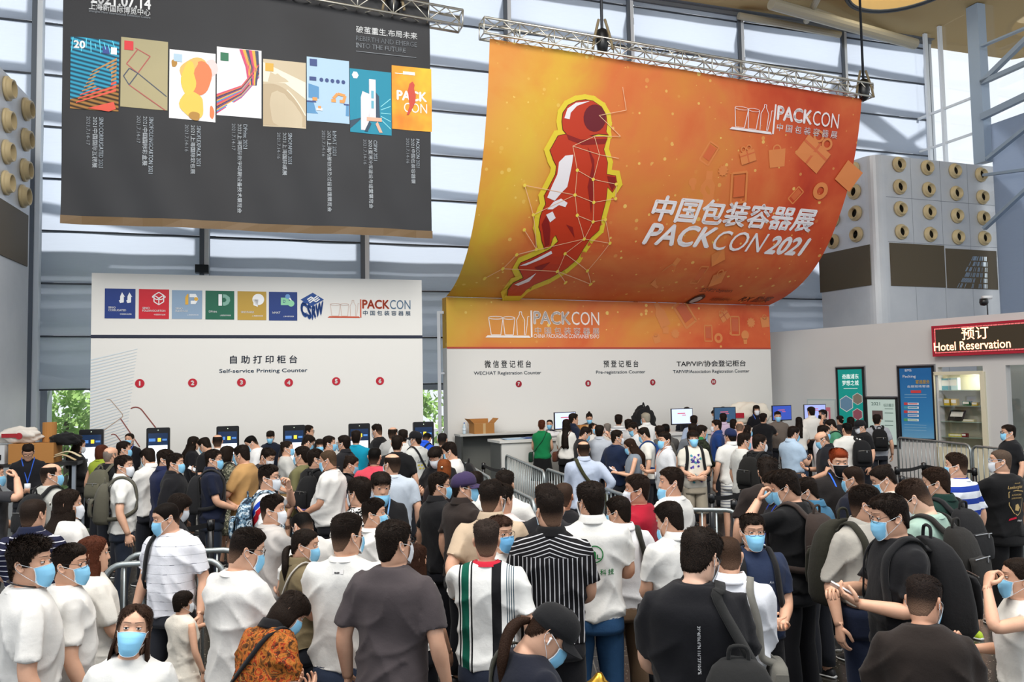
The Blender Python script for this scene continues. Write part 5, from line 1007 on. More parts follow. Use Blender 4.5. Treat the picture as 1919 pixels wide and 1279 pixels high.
def hand_parts(mb, w, hd, pn, curl, s, lod, m=0):
    sd = np.cross(hd, pn) * s                    # towards the thumb
    n = 10 if lod == 0 else 6
    a = np.linspace(0, 2 * PI, n, endpoint=False)
    rings = [w + hd * u + sd * off + r1 * np.cos(a)[:, None] * sd + r2 * np.sin(a)[:, None] * pn for u, r1, r2, off in
             ((-.025, .027, .021, 0), (.0, .027, .019, 0), (.03, .037, .019, .002), (.065, .042, .017, 0), (.09, .041, .0135, 0), (.098, .034, .010, 0))]
    V, F = loft(rings); mb.add(V, F, m)
    k = 7 if lod == 0 else 5
    for j, (o, L) in enumerate(((.031, .070), (.0105, .080), (-.0105, .074), (-.031, .058))):
        p = w + hd * (.088 if j in (1, 2) else .083) + sd * o; pts = [p - hd * .012, p]; ang = 0; d = hd
        for q, seg in enumerate((.44, .32, .24)):
            ang += math.radians(curl) * (.75, 1., .7)[q] * (1 + .10 * (j - 1.5))
            d = hd * math.cos(ang) + pn * math.sin(ang) + sd * (.05 * (1.5 - j)); p = p + d * L * seg; pts.append(p)
        V, F = tube(smooth_path(pts, 2) if lod == 0 else pts, np.linspace(.0098, .0068, (len(pts) - 1) * 2 + 1 if lod == 0 else len(pts)), k); mb.add(V, F, m)
    p = w + hd * .018 + sd * .026
    c = math.radians(curl)
    d1 = hd * .62 + sd * .62 + pn * (.35 + .4 * math.sin(c)); d1 /= np.linalg.norm(d1); d2 = hd * .9 + sd * (.30 - .4 * math.sin(c)) + pn * (.45); d2 /= np.linalg.norm(d2)
    pts = [p, p + d1 * .038, p + d1 * .038 + d2 * .030, p + d1 * .038 + d2 * .055]
    V, F = tube(smooth_path(pts, 2) if lod == 0 else pts, np.linspace(.0145, .0078, 7 if lod == 0 else 4), k); mb.add(V, F, m)

class Pose:
    """moves head-local and body-local points into the posed person's frame"""
    def __init__(self, hy=0, hp=0, hr=0, lean=0, fx=1.): self.fx = fx; self.hy = math.radians(hy); self.hp = math.radians(hp); self.hr = math.radians(hr); self.l = math.radians(lean)
    def lean(self, P):
        P = np.asarray(P, float)
        if abs(self.l) < 1e-4: return P
        w = sstep(.82, 1.15, P[:, 2]) * self.l; q = P - np.array([0, 0, .95]); c, s = np.cos(w), np.sin(w)
        return np.stack([q[:, 0], q[:, 1] * c + q[:, 2] * s, -q[:, 1] * s + q[:, 2] * c], 1) + np.array([0, 0, .95])
    def head(self, P, rigid=True):
        P = np.asarray(P, float); w = np.ones(len(P)) if rigid is True else (sstep(-.235, -.118, P[:, 2]) if rigid is False else rigid)
        q = P - PIV; q[:, 0] = q[:, 0] * (1 - (1 - self.fx) * sstep(-.25, -.11, P[:, 2]))
        c, s = np.cos(self.hr * w), np.sin(self.hr * w); q = np.stack([q[:, 0] * c + q[:, 2] * s, q[:, 1], -q[:, 0] * s + q[:, 2] * c], 1)
        c, s = np.cos(self.hp * w), np.sin(self.hp * w); q = np.stack([q[:, 0], q[:, 1] * c + q[:, 2] * s, -q[:, 1] * s + q[:, 2] * c], 1)
        c, s = np.cos(self.hy * w), np.sin(self.hy * w); q = np.stack([q[:, 0] * c + q[:, 1] * s, -q[:, 0] * s + q[:, 1] * c, q[:, 2]], 1)   # yaw: + turns to the right
        q = (q + PIV) * HSC
        q[:, 1] += (.020 * math.sin(self.hp)) * w
        return self.lean(q + HC)

# hair: thickness(theta, z) in metres; dens = how much hair covers the scalp
def hair_thick(style, th, z):
    a = np.abs(th) / PI * 180.
    top = sstep(.02, .10, z)
    edge = np.interp(a, [0, 30, 50, 62, 72, 84, 98, 112, 140, 180], [.072, .074, .060, .035, -.008, -.002, .020, -.030, -.078, -.085])
    base = {'short': (.019, .008), 'messy': (.028, .012), 'fade': (.020, .0035), 'flat': (.019, .005), 'buzz': (.0055, .0045), 'bald': (.0, .009), 'crown': (.010, .010),
            'bangs': (.021, .014), 'bowl': (.022, .018), 'bob': (.020, .018), 'long': (.017, .016), 'pony': (.012, .010), 'bun': (.013, .011), 'thick': (.024, .012), 'cap': (.006, .012)}[style]
    t = base[1] + (base[0] - base[1]) * top
    if style in ('bangs', 'bowl', 'bob'): edge = np.interp(a, [0, 40, 58, 70, 84, 100, 120, 180], [.042, .040, .020, -.025, -.03, -.035, -.085, -.09] if style != 'bangs' else [.048, .045, .040, .0, -.005, .02, -.07, -.08])
    if style == 'bob': edge = np.interp(a, [0, 40, 58, 66, 90, 180], [.045, .040, .0, -.10, -.125, -.135])
    if style == 'long': edge = np.interp(a, [0, 6, 14, 40, 58, 70, 76, 90, 180], [.108, .098, .090, .066, .030, -.02, -.11, -.13, -.15])
    if style in ('pony', 'bun'): edge = np.interp(a, [0, 30, 55, 70, 84, 100, 130, 180], [.086, .080, .058, .014, .01, .01, -.06, -.075])
    if style in ('fade', 'flat'): t = .0035 + (base[0] - .0035) * sstep(.030, .122, z)
    if style == 'bald': t = np.where(z > .045 + .02 * (a > 140), -.006, t) ; edge = np.where(a < 60, .2, edge)
    if style == 'crown':
        # thin at the crown: a bare patch high on the back of the head
        t = np.where((z > .085), -.004, t); edge = np.where(a < 50, .09, edge)
    soft = sstep(-.004, .012, z - edge)
    return np.where(z < edge - .004, -.006, -.003 + (t + .003) * soft)
def scalp(P_z, th, off):
    x, y = head_ring(P_z, th, 0.)
    V = np.stack([x, y, P_z], -1)
    c = np.array([0, -.012, .0]); r = V - c; r[..., 2] *= .9
    # outward direction: mostly radial, upward near the crown
    nrm = r / (np.linalg.norm(r, axis=-1, keepdims=True) + 1e-9)
    return V, nrm
def hair_fade(style):
    return style in ('fade', 'buzz', 'flat', 'bald', 'crown')
def hair_mat(color, fade):
    def fn(t):
        base = srgb(color); at = t.n('Attribute', attribute_name='dens')
        n = t.noise(90, 3, .6)[0]; lo = tuple(c * .55 for c in base[:3]) + (1,); hi = tuple(min(1, c * 1.35 + .001) for c in base[:3]) + (1,)
        hairc = t.mix(n, lo, hi)
        skin = srgb('#9a7863')
        speck = t.noise(700, 1, .5)[0]
        k = t.math('GREATER_THAN', t.math('ADD', t.math('MULTIPLY', at.outputs['Fac'], 1.0), t.math('MULTIPLY', speck, .55)), .66) if False else t.math('MINIMUM', t.math('ADD', at.outputs['Fac'], t.math('MULTIPLY', t.math('SUBTRACT', speck, .5), .7)), 1.0)
        t.col(t.mix(t.math('MAXIMUM', k, 0.), skin, hairc))
        w = t.noise(160, 2, .6); t.bump(w[0], .5, .006)
    return mat('hair', color, .55, 0, .07, fn)
def set_attr(o, name, vals):
    at = o.data.attributes.new(name, 'FLOAT', 'POINT'); at.data.foreach_set('value', np.asarray(vals, np.float32))

def make_hair(style, color, pose, lod, rng, parent, extra=()):
    n, m = ((56, 34), (36, 22), (24, 15))[lod]
    th = np.linspace(-PI, PI, n, endpoint=False)
    zz = np.concatenate([np.linspace(-.15, .085, int(m * .62)), np.array([.085 + .0405 * math.sin(u * PI / 2) for u in np.linspace(0, 1, m - int(m * .62) + 1)[1:]])])
    TH, Z = np.meshgrid(th, zz)
    T = hair_thick(style, TH, Z)
    V, N = scalp(Z, TH, 0)
    # tufts
    u = V * 1.0; ph = rng.uniform(0, 6, 6)
    nz = np.sin(u[..., 0] * 75 + ph[0] + 2 * np.sin(u[..., 1] * 40)) * np.sin(u[..., 1] * 62 + ph[1] + u[..., 2] * 30) + .6 * np.sin(u[..., 0] * 150 + u[..., 2] * 120 + ph[2]) * np.sin(u[..., 1] * 140 + ph[3])
    amp = {'messy': .30, 'thick': .18, 'short': .12, 'fade': .14, 'bangs': .14, 'bowl': .10}.get(style, .07)
    T = np.where(T > 0, T * (1 + amp * nz), T)
    if style in ('fade', 'flat'): T = T + np.where(T > .004, .010 * np.exp(-((TH) / .7) ** 2) * sstep(.06, .1, Z), 0)      # brushed up at the front
    if 'quiff' in extra: T = T + .018 * np.exp(-(TH / .8) ** 2) * sstep(.05, .095, Z)
    if 'capped' in extra: T = np.where(Z > .02, np.minimum(T, .003), T)
    P = V + N * T[..., None]
    P[..., 2] = np.where(T > 0, P[..., 2], P[..., 2])
    if style in ('bob', 'long'):   # hair falls straight past the ears
        k = sstep(.02, -.05, Z); P[..., 0] += np.sign(np.sin(TH)) * .012 * k * np.abs(np.sin(TH)); P[..., 1] -= .012 * k * (np.cos(TH) < .2)
    dens = np.clip(T / .010, 0, 1) if style in ('fade', 'flat') else np.where(T > 0, {'buzz': 1.15, 'crown': 1., 'bald': .95}.get(style, 1.), .0)
    if style in ('fade', 'flat'): dens = np.clip(.48 + .6 * sstep(-.07, .045, Z) + .0 * T, 0, 1)
    if style in ('buzz', 'bald', 'crown'): dens = dens * (.62 + .38 * sstep(-.08, .04, Z))
    # keep faces that show
    Fq = grid_faces(m + (len(zz) - m), n, True); Tf = T.ravel()
    keep = (Tf[Fq] > -.0029).any(1); Fq = Fq[keep].tolist()
    if T[-1].mean() > 0 : Fq.append([(len(zz) - 1) * n + a for a in range(n)])
    pts = [P.reshape(-1, 3)]; faces = Fq; dn = [dens.ravel()]; cnt = len(pts[0])
    w = [sstep(-.235, -.118, pts[0][:, 2]) * 0 + 1]
    def addp(Vx, Fx, wx=1., d=1.):
        nonlocal cnt
        Vx = np.asarray(Vx); pts.append(Vx); faces.extend([[i + cnt for i in f] for f in (Fx.tolist() if isinstance(Fx, np.ndarray) else Fx)]); cnt += len(Vx)
        w.append(np.broadcast_to(np.asarray(wx, float), (len(Vx),)).copy()); dn.append(np.full(len(Vx), d))
    # strands: thin tapered blades over the shell
    nb = (3000, 1200, 160)[lod]
    if style in ('buzz', 'bald', 'crown', 'cap'): nb = 0
    if nb:
        ti = rng.uniform(-PI, PI, nb); zi = rng.uniform(-.14, .1255, nb); zi = np.where(rng.random(nb) < .45, .085 + .0405 * rng.random(nb) ** .6, zi)
        Tb = hair_thick(style, ti, zi); ok = (Tb > .006) & ((zi < .0) | ('capped' not in extra)); ti, zi, Tb = ti[ok], zi[ok], Tb[ok]; Vb, Nb = scalp(zi, ti, 0)
        base = Vb + Nb * (Tb * .75)[:, None]
        down = np.stack([Vb[:, 0] * 1.2, -.03 + Vb[:, 1] * .9, -.10 + 0 * ti], 1) if style not in ('messy', 'thick', 'fade', 'flat', 'short') else np.stack([Vb[:, 0] * .8, .05 - .02 * rng.random(len(ti)) + 0 * ti, .02 - .10 * (zi < .06)], 1)
        down = down - Nb * np.sum(down * Nb, 1, keepdims=True); down = down / (np.linalg.norm(down, axis=1, keepdims=True) + 1e-9)
        jit = rng.normal(0, 1, (len(ti), 3)) * (.42 if style == 'messy' else .22)
        lift = {'messy': .6, 'fade': .6, 'flat': .9, 'short': .35, 'thick': .3}.get(style, .08) * np.where(zi > .05, 1., .25)
        d = down * 1. + Nb * lift[:, None] + jit; d /= np.linalg.norm(d, axis=1, keepdims=True)
        L = np.clip(Tb * (1.5 if style == 'messy' else 1.15), .008, .05)
        side = np.cross(d, Nb); side /= (np.linalg.norm(side, axis=1, keepdims=True) + 1e-9); wd = (.0022, .0032, .005)[lod]
        tip = base + d * L[:, None] - Nb * (L * .12)[:, None]; midp = base + d * (L * .5)[:, None] + Nb * (L * .08)[:, None]
        VB = np.stack([base - side * wd, base + side * wd, midp + side * wd * .8, midp - side * wd * .8, tip], 1).reshape(-1, 3)
        i0 = np.arange(len(ti)) * 5
        FB = np.stack([i0, i0 + 1, i0 + 2, i0 + 3], 1).tolist() + np.stack([i0 + 3, i0 + 2, i0 + 4], 1).tolist()
        addp(VB, FB)
    if style == 'long':
        L = .34 if 'xlong' not in extra else .44
        rows = 16; cols = 17; G = []; wt = []
        for i in range(rows):
            f = i / (rows - 1); z = -.03 - f * L; ang = np.linspace(-118 + 26 * f, 118 - 26 * f, cols) / 180 * PI
            rx = .094 + .022 * math.sin(f * 2.6); ry = .115 + .018 * f
            x = np.sin(ang) * rx; y = -.012 - np.cos(ang) * ry + .0 * ang + (.035 * f) * (np.abs(ang) > 1.2)
            y = y + .006 * np.sin(ang * 9 + f * 4 + ph[4]) - .062 * sstep(.12, .55, f) * (1 - .5 * np.abs(ang) / 2.2)
            if i == rows - 1: z = z - .03 + .02 * np.sin(ang * 7)
            G.append(np.stack([x, y, z + 0 * x], 1)); wt.append(np.full(cols, max(0, 1 - 1.25 * f)))
        G = np.array(G); inner = G * np.array([.86, .86, 1])
        ring = np.concatenate([G, inner[:, ::-1]], 1); V2, F2 = loft(ring)
        addp(V2, F2, np.concatenate([np.array(wt), np.array(wt)], 1).ravel())
    if style == 'pony':
        p0 = np.array([0, -.110, -.015]); pts_ = smooth_path([p0, p0 + [0, -.022, -.02], p0 + [.005, -.035, -.08], p0 + [.01, -.045, -.16], p0 + [.012, -.035, -.26]], 4)
        V2, F2 = tube(pts_, np.interp(np.linspace(0, 1, len(pts_)), [0, .12, .3, .7, 1], [.014, .02, .030, .026, .006]), 9); addp(V2, F2, np.clip(1 - 1.7 * np.linspace(0, 1, len(pts_)).repeat(9), 0, 1))
    if style == 'bun' or 'topbun' in extra:
        c = np.array([0, -.085, .095]) if 'topbun' not in extra else np.array([0, -.045, .140]); a = np.linspace(0, 2 * PI, 12, endpoint=False)
        rr = [c + np.stack([math.sin(t) * .034 * np.cos(a), math.sin(t) * .034 * np.sin(a) + 0 * a, .030 * math.cos(t) + 0 * a], 1) for t in np.linspace(.05, PI - .05, 8)]
        V2, F2 = loft(rr); addp(V2, F2)
    P = np.concatenate(pts); W = np.concatenate(w)
    o = link_mesh('hair', pose.head(P, W), faces, hair_mat(color, hair_fade(style)), parent)
    set_attr(o, 'dens', np.concatenate(dn)); return o

SKINS = ('#dcae92', '#d09e82', '#e6bda4', '#c68f70', '#b98062')
def skin_mat(i):
    def fn(t):
        b = srgb(SKINS[i]); n = t.noise(18, 3, .6)[0]
        t.col(t.mix(n, (b[0] * .9, b[1] * .80, b[2] * .76, 1), (min(1, b[0] * 1.07), b[1] * 1.1, b[2] * 1.12, 1)))
        t.bump(t.noise(250, 2)[0], .10, .002)
        t.b.inputs['Subsurface Weight'].default_value = .0
    return mat('skin', SKINS[i], .5, 0, .4, fn)

def make_mask(color, pose, lod, parent, low=False):
    nu, nv = ((21, 13), (13, 9), (9, 6))[lod]
    u = np.linspace(-1, 1, nu); v = np.linspace(0, 1, nv); U, Vv = np.meshgrid(u, v)
    dz = -.045 if low else 0.
    yc = np.interp(v, [0, .12, .45, .75, 1], [.093, .104, .1215, .119, .102])[:, None]
    zc = np.interp(v, [0, .12, .45, .75, 1], [-.122, -.113, -.068, -.030, .002])[:, None]
    half = (.1085 - .030 * U ** 2) / .13
    x = .0712 * np.sin(U * 1.25) / math.sin(1.25)
    y = .034 + (yc - .034) * np.clip(np.cos(U * 1.36), 0, 1) ** .72
    z = -.055 + (zc + .055) * (1 - .34 * U ** 2) + .012 * U ** 2
    y = y + (.0045 * np.abs(((Vv * 3.5) % 1) - .5) * 2 * (1 - U ** 2) if lod == 0 else 0)
    x = x * (1 - .33 * (1 - Vv) ** 1.3 * np.abs(U)) + .003 * np.sign(U) * (np.abs(U) > .75)
    G = np.stack([x, y, z + dz], -1); inner = G - np.array([0, .003, 0])
    mb = MB(); F = grid_faces(nv, nu).tolist(); mb.add(G.reshape(-1, 3), F, 0); mb.add(inner.reshape(-1, 3), [f[::-1] for f in F], 1)
    if lod < 2:     # white bound edges
        for e in (G[0], G[-1], G[:, 0], G[:, -1]): mb.tube(e + [0, .001, 0], .0016, 4, 1)
    for s, c in ((-1, 0), (1, -1)):
        for r in (0, -1):
            a = G[r, c]; e = np.array([s * .0835, -.022, .020 if r == -1 else -.022]) 
            mb.tube(smooth_path([a, (a + e) / 2 + [s * .007, 0, .002], e], 3), (.0014, .0019, .0026)[lod], 4, 1)
        mb.tube(smooth_path([[s * .0835, -.022, .020], [s * .089, -.034, 0], [s * .0835, -.022, -.022]], 3), (.0014, .0019, .0026)[lod], 4, 1)
    V = np.concatenate(mb.V); o = link_mesh('face_mask', pose.head(V), mb.F, [mat('mask', color, .75, 0, .2, lambda t: t.bump(t.noise(300)[0], .15, .003)), cloth('#eef2f6')], parent, mb.M); return o

def make_glasses(pose, lod, parent, color='#15151a'):
    mb = MB(); r = (.0015, .002, .003)[lod]
    for s in (-1, 1):
        a = np.linspace(0, 2 * PI, 15); rx, rz = .026, .019
        x = s * .034 + rx * np.sign(np.cos(a)) * np.abs(np.cos(a)) ** .6; z = .014 + rz * np.sign(np.sin(a)) * np.abs(np.sin(a)) ** .6
        y = .111 - .35 * np.abs(x - s * .012) * (np.abs(x) > .02) * .9
        P = np.stack([x, y, z], 1); mb.tube(P, r, 5)
        t = P[np.argmax(s * P[:, 0])]; mb.tube(smooth_path([t, [s * .078, .06, .026], [s * .083, -.005, .026], [s * .082, -.03, .008]], 3), r, 4)
    mb.tube([[-.009, .112, .018], [0, .116, .020], [.009, .112, .018]], r, 5)
    return link_mesh('eyeglasses', pose.head(np.concatenate(mb.V)), mb.F, plastic(color, .25), parent)

def make_cap(color, pose, lod, parent, turn=0):
    n = 28; a = np.linspace(0, 2 * PI, n, endpoint=False); rings = []
    for z, f in ((.028, 1.0), (.05, 1.02), (.08, .98), (.105, .86), (.125, .66), (.138, .40), (.143, .12)):
        rings.append(np.stack([.092 * f * np.sin(a), -.010 + .114 * f * np.cos(a), np.full(n, z) + .006 * np.cos(a) - .012 * (np.cos(a) < 0) * (z < .03)], 1))
    mb = MB(); V, F = loft(rings); mb.add(V, F, 0)
    th = np.linspace(-1.05, 1.05, 15); G = []
    for k in (0, .35, .7, 1.):
        rr = .104 + .085 * k * np.cos(th * .9) ** .6; G.append(np.stack([np.sin(th) * (.09 + .012 * k), -.010 + np.cos(th) * rr, .040 - .020 * k - .022 * np.abs(np.sin(th)) ** 2 * (k > 0) + 0 * th], 1))
    G = np.array(G); F = grid_faces(4, 15).tolist(); mb.add(G.reshape(-1, 3), F, 0); mb.add(G.reshape(-1, 3) - [0, 0, .004], [f[::-1] for f in F], 0)
    mb.lathe([(.0, .004), (.007, .003), (.009, 0)], 8, (0, -.010, .143), 0)
    return link_mesh('baseball_cap', pose.head(np.concatenate(mb.V)), mb.F, cloth(color), parent)

def fold(P, N, seed, amp):
    """drapes cloth: soft ridges with narrow valleys, mostly hanging from the shoulders and pulling at the waist"""
    r = np.random.default_rng(seed); ph = r.uniform(0, 6.28, 12); x, y, z = P[:, 0], P[:, 1], P[:, 2]
    g = lambda a: 1 - 2 * np.abs(np.sin(a)) ** .6
    ax = np.abs(x); low = sstep(1.36, 1.05, z); warp = np.sin(x * 9 + ph[1]) + .7 * np.sin(z * 11 + ph[2])
    d = g((x + .35 * np.sign(y) * y) * 15 + ph[0] + 1.1 * np.sin(z * 5 + ph[3]) + .5 * warp) * low * .75
    d += g((ax * 1.1 + z * .9) * 15 + ph[4] + .9 * warp) * sstep(1.42, 1.30, z) * sstep(.05, .13, ax) * .7
    d += g(z * 17 + ph[5] + 1.3 * np.sin(x * 8 + ph[6]) + .6 * warp + y * 5) * sstep(1.14, .96, z) * .8
    d += g(x * 9 - z * 12 + ph[7] + 1.2 * np.sin(z * 9 + x * 6 + ph[8])) * np.clip(np.sin(x * 7 + z * 6 + ph[9]), 0, 1) * .8
    d += .5 * np.sin(x * 13 + ph[10]) * np.sin(z * 12 + ph[11])
    out = d * amp
    return P + N * np.clip(out, -1.6 * amp, 1.8 * amp)[:, None]

def remesh(V, F, voxel, smooth=4, name='shirt'):
    o = link_mesh(name, V, F); m = o.modifiers.new('r', 'REMESH'); m.mode = 'VOXEL'; m.voxel_size = voxel
    smooth = smooth and 3
    if smooth: s = o.modifiers.new('s', 'SMOOTH'); s.iterations = smooth; s.factor = .5
    dg = bpy.context.evaluated_depsgraph_get(); me = bpy.data.meshes.new_from_object(o.evaluated_get(dg)); old = o.data
    bpy.data.objects.remove(o); bpy.data.meshes.remove(old)
    n = len(me.vertices); co = np.zeros(n * 3, np.float32); me.vertices.foreach_get('co', co); no = np.zeros(n * 3, np.float32); me.vertex_normals.foreach_get('vector', no)
    k = len(me.polygons); lt = np.zeros(k, np.int32); me.polygons.foreach_get('loop_total', lt); lv = np.zeros(len(me.loops), np.int32); me.loops.foreach_get('vertex_index', lv)
    if (lt == 4).all(): Fq = lv.reshape(-1, 4)
    else: Fq = np.array([list(p.vertices)[:4] if len(p.vertices) >= 4 else list(p.vertices) + [p.vertices[-1]] for p in me.polygons])
    bpy.data.meshes.remove(me); return co.reshape(-1, 3).astype(float), Fq, no.reshape(-1, 3).astype(float)

def make_person(q):
    """q: dict with x,y,s(scale),yaw + look; returns the body object"""
    rng = np.random.default_rng(zlib.crc32(q['label'].encode())); lod = q.get('lod', 1); fem = 'f' in q['sex']; fat = q.get('fat', .25)
    pose = Pose(q.get('hy', 0), q.get('hp', 0), q.get('hr', 0), q.get('lean', 0), .945 if fem else 1.)
    S = torso_secs(fat, fem); n = (40, 28, 18)[lod]
    skin = skin_mat(q.get('skin', 0))
    mb = MB()
    # spine, neck and head: one surface
    zb = np.concatenate([np.linspace(-.285, -.13, (8, 6, 5)[lod]), np.linspace(-.122, .08, (34, 22, 13)[lod]), [.09, .1, .109, .116, .122, .1255]])
    th = theta(n); rings = []
    tr = torso_rings(S, [.84, 1.0, 1.15, 1.28, 1.36, 1.41], th, -.036)
    for z in zb:
        x, y = head_ring(z, th); y = y + np.where(np.cos(th) > .2, nose(x, z + 0 * x), 0); rings.append(np.stack([x, y, np.full(n, z)], 1))
    hv = pose.head(np.concatenate(rings), False).reshape(len(rings), n, 3); tv = pose.lean(np.concatenate(tr)).reshape(len(tr), n, 3)
    hv[:3, :, 2] = np.minimum(hv[:3, :, 2], hv[:3, :, 2])
    V, F = loft(np.concatenate([tv, hv])); mb.add(V, F, 0)
    # ears
    ne = (14, 10, 8)[lod]
    for s in (-1, 1):
        a = np.linspace(0, 2 * PI, ne, endpoint=False); er = []
        for r, dx in ((1., -.010), (1.02, .004), (.97, .0095), (.74, .0065), (.5, .001), (.15, .002)):
            ey = np.cos(a) * .0175 * r; ez = np.sin(a) * .0315 * r + .003; ey = ey - .25 * ez + .006 * (np.sin(a) < 0) * r
            er.append(np.stack([s * (.0765 + dx + .35 * np.clip(-ey, 0, 1) + 0 * a), -.018 + ey, ez], 1))
        V, F = loft(er); mb.add(pose.head(V), F, 0)
    # arms and hands
    arms = {}
    for s, code in ((1, q['pose'][0]), (-1, q['pose'][1])):
        sh, el, w, hd, pn, curl = arm_points(s, code, S); P, t = arm_path(sh, el, w, (22, 14, 9)[lod])
        r = np.interp(t, [0, .3, .75, 1, 1.3, 1.75, 2], [.044, .047, .042, .039, .041, .031, .0265]) * (.84 if fem else 1.) * (1 + .12 * fat)
        send = {'tee': .80, 'polo': .74, 'long': 1.95, 'roll': 1.08, 'cap': .35, 'tank': 0}[q['shirt'][0]]; r = r * (1 - .34 * sstep(send - .02, send - .16, t) * (send > 0))
        V, F = tube(P, r, (12, 9, 6)[lod]); k = MB(); k.add(V, F)
        hand_parts(k, w, hd, pn, curl, s, lod); V = pose.lean(np.concatenate(k.V)); mb.add(V, k.F, 0); arms[s] = (P, t, w, hd, pn)
    # legs
    legw = []
    for s in (-1, 1):
        g = q.get('stance', .02) * s
        P = np.array([[s * .088, 0, .90], [s * .092, .012, .70], [s * (.094) + g * .5, .018, .49], [s * .094 + g * .7, -.008, .32], [s * .094 + g, -.012, .09], [s * .094 + g, .01, .05]])
        legw.append(P); V, F = tube(P, [.085, .075, .052, .052, .036, .034], (12, 9, 6)[lod]); mb.add(V, F, 0)
    mats = [skin]
    # eyes and brows
    if lod < 2 or q.get('eyes'):
        mats += [plastic('#eeeae6', .2), plastic('#120c0a', .15), mat('brow', '#1c1512', .8)]
        closed = q.get('hp', 0) > 16
        for s in (-1, 1):
            c = np.array([s * .0315, .0765, .019]); R = .0125
            a = np.linspace(0, 2 * PI, 12, endpoint=False)
            er = [c + np.stack([R * 1.18 * math.sin(t) * np.cos(a), R * math.cos(t) + 0 * a, R * math.sin(t) * np.sin(a) * .86], 1) for t in np.linspace(.02, 1.5, 6)]
            V, F = loft(er); mb.add(pose.head(V), F, 1)
            er = [c + np.stack([.006 * k * np.cos(a), (R + .0009) * (1 - .08 * k * k) + 0 * a, .006 * k * np.sin(a)], 1) for k in (.05, .6, 1.)]
            V, F = loft(er); mb.add(pose.head(V), F, 2)
            for up, cov in ((1, .68 if closed else .56), (-1, .50)):     # lids
                G = []
                for ph_ in np.linspace(0, 1, 5):
                    lat = PI / 2 - ph_ * (cov * PI / 2 + .30); aa = np.linspace(0, PI, 9); R2 = R + .0022
                    zl = math.sin(lat) * R2 * .92 * up; rr = math.cos(lat) * R2
                    G.append(c + np.stack([np.cos(aa) * rr * 1.24, np.sin(aa) * rr, zl + 0 * aa], 1))
                G = np.array(G); V = pose.head(G.reshape(-1, 3)); mb.add(V, grid_faces(5, 9).tolist(), 0)
                if up == 1: mb.tube(pose.head(G[-1]), .0011, 4, 2)
            bx = np.linspace(.010, .054, 8); bz = .0462 + .0032 * np.sin((bx - .01) / .044 * 2.2)
            by = np.array([head_ring(np.array(z_), np.array(math.asin(min(1, (b_ / .0775) ** (1 / .88)))))[1] for b_, z_ in zip(bx, bz)]) + .0035
            V, F = tube(np.stack([s * bx, by, bz], 1), np.interp(np.linspace(0, 1, 8), [0, .5, 1], [.0030, .0028, .0010]), 5, True, .5); mb.add(pose.head(V), F, 3)
    o = link_mesh('person', np.concatenate(mb.V), mb.F, mats, None, mb.M)
    o.location = (q['x'], q['y'], q.get('z', 0)); o.rotation_euler = (0, 0, -math.radians(q['yaw'])); o.scale = (q['s'],) * 3
    tag(o, q['label'], 'person', q.get('group'))
    # hair and headwear
    hs = q['hair'][0]
    if hs != 'none': hair_o = make_hair(hs, q['hair'][1], pose, lod, rng, o, tuple(q['hair'][2:]) + (('capped',) if 'cap' in q.get('ex', {}) else ()))
    ex = q.get('ex', {})
    if 'cap' in ex: make_cap(ex['cap'], pose, lod, o)
    if q.get('mask'): make_mask(q['mask'], pose, lod, o, 'lowmask' in ex)
    if 'glasses' in ex: make_glasses(pose, lod, o, ex['glasses'] or '#15151a')
    # shirt
    kind, smat = q['shirt'][0], q['shirt'][1]
    sm = smat if not isinstance(smat, str) else cloth(smat)
    hem = {'tuck': .98, 'crop': 1.0, 'dress': .62}.get(ex.get('hem'), .865 if not fem else .90)
    nn = (40, 28, 20)[lod]; tt = np.linspace(-PI, PI, nn, endpoint=False)
    zs = np.concatenate([np.linspace(hem, 1.34, (14, 10, 7)[lod]), [1.37, 1.395, 1.415, 1.435, 1.452, 1.466, 1.478]])
    rr = torso_rings(S, zs, tt, .014 if kind != 'tank' else .008)
    if ex.get('hem') == 'dress':
        for r_, z in zip(rr, zs):
            k = sstep(1.0, .6, z); r_[:, :2] *= 1 + .55 * k
    k = MB(); V, F = loft(rr); k.add(V, F)
    if kind != 'tank':
        for s in (1, -1):
            P, t, w, hd, pn = arms[s]
            P, t = arm_path(*[arm_points(s, q['pose'][0 if s == 1 else 1], S)[i] for i in range(3)], 26)
            end = {'tee': .80, 'polo': .74, 'long': 1.95, 'roll': 1.08, 'cap': .35}[kind]; sel = t <= end; P2 = P[sel]; t2 = t[sel]
            r = np.interp(t2, [0, .25, .8, 1., 1.5, 2.], [.053, .061, .067 if kind not in ('long', 'roll') else .062, .060, .054, .042]) * (.86 if fem and kind != 'long' else 1.) * (1 + .1 * fat)
            P2 = np.vstack([P2[0] - np.array([s * .045, 0, -.004]), P2]); r = np.concatenate([[.050], r])
            V, F = tube(P2, r, (16, 12, 9)[lod]); k.add(V, F)
    Vr, Fr, Nr = remesh(np.concatenate(k.V), k.F, (.0125, .019, .028)[lod])
    if lod < 2 or True: Vr = fold(Vr, Nr, int(rng.integers(1e6)), (.0135, .012, .008)[lod] * ex.get('fold', 1.))
    fc = Vr[Fr].mean(1); low_ = (fc[:, 2] < hem + .012) & (np.linalg.norm(fc[:, :2] * [1, 1.3], axis=1) < .9 * np.interp(hem, S[:, 0], S[:, 1]))
    Fr = Fr[~low_]
    vs = [Vr]; fs = Fr.tolist(); ms = [0] * len(fs); cnt = len(Vr)
    ca = np.linspace(0, 2 * PI, (28, 20, 12)[lod], endpoint=False)
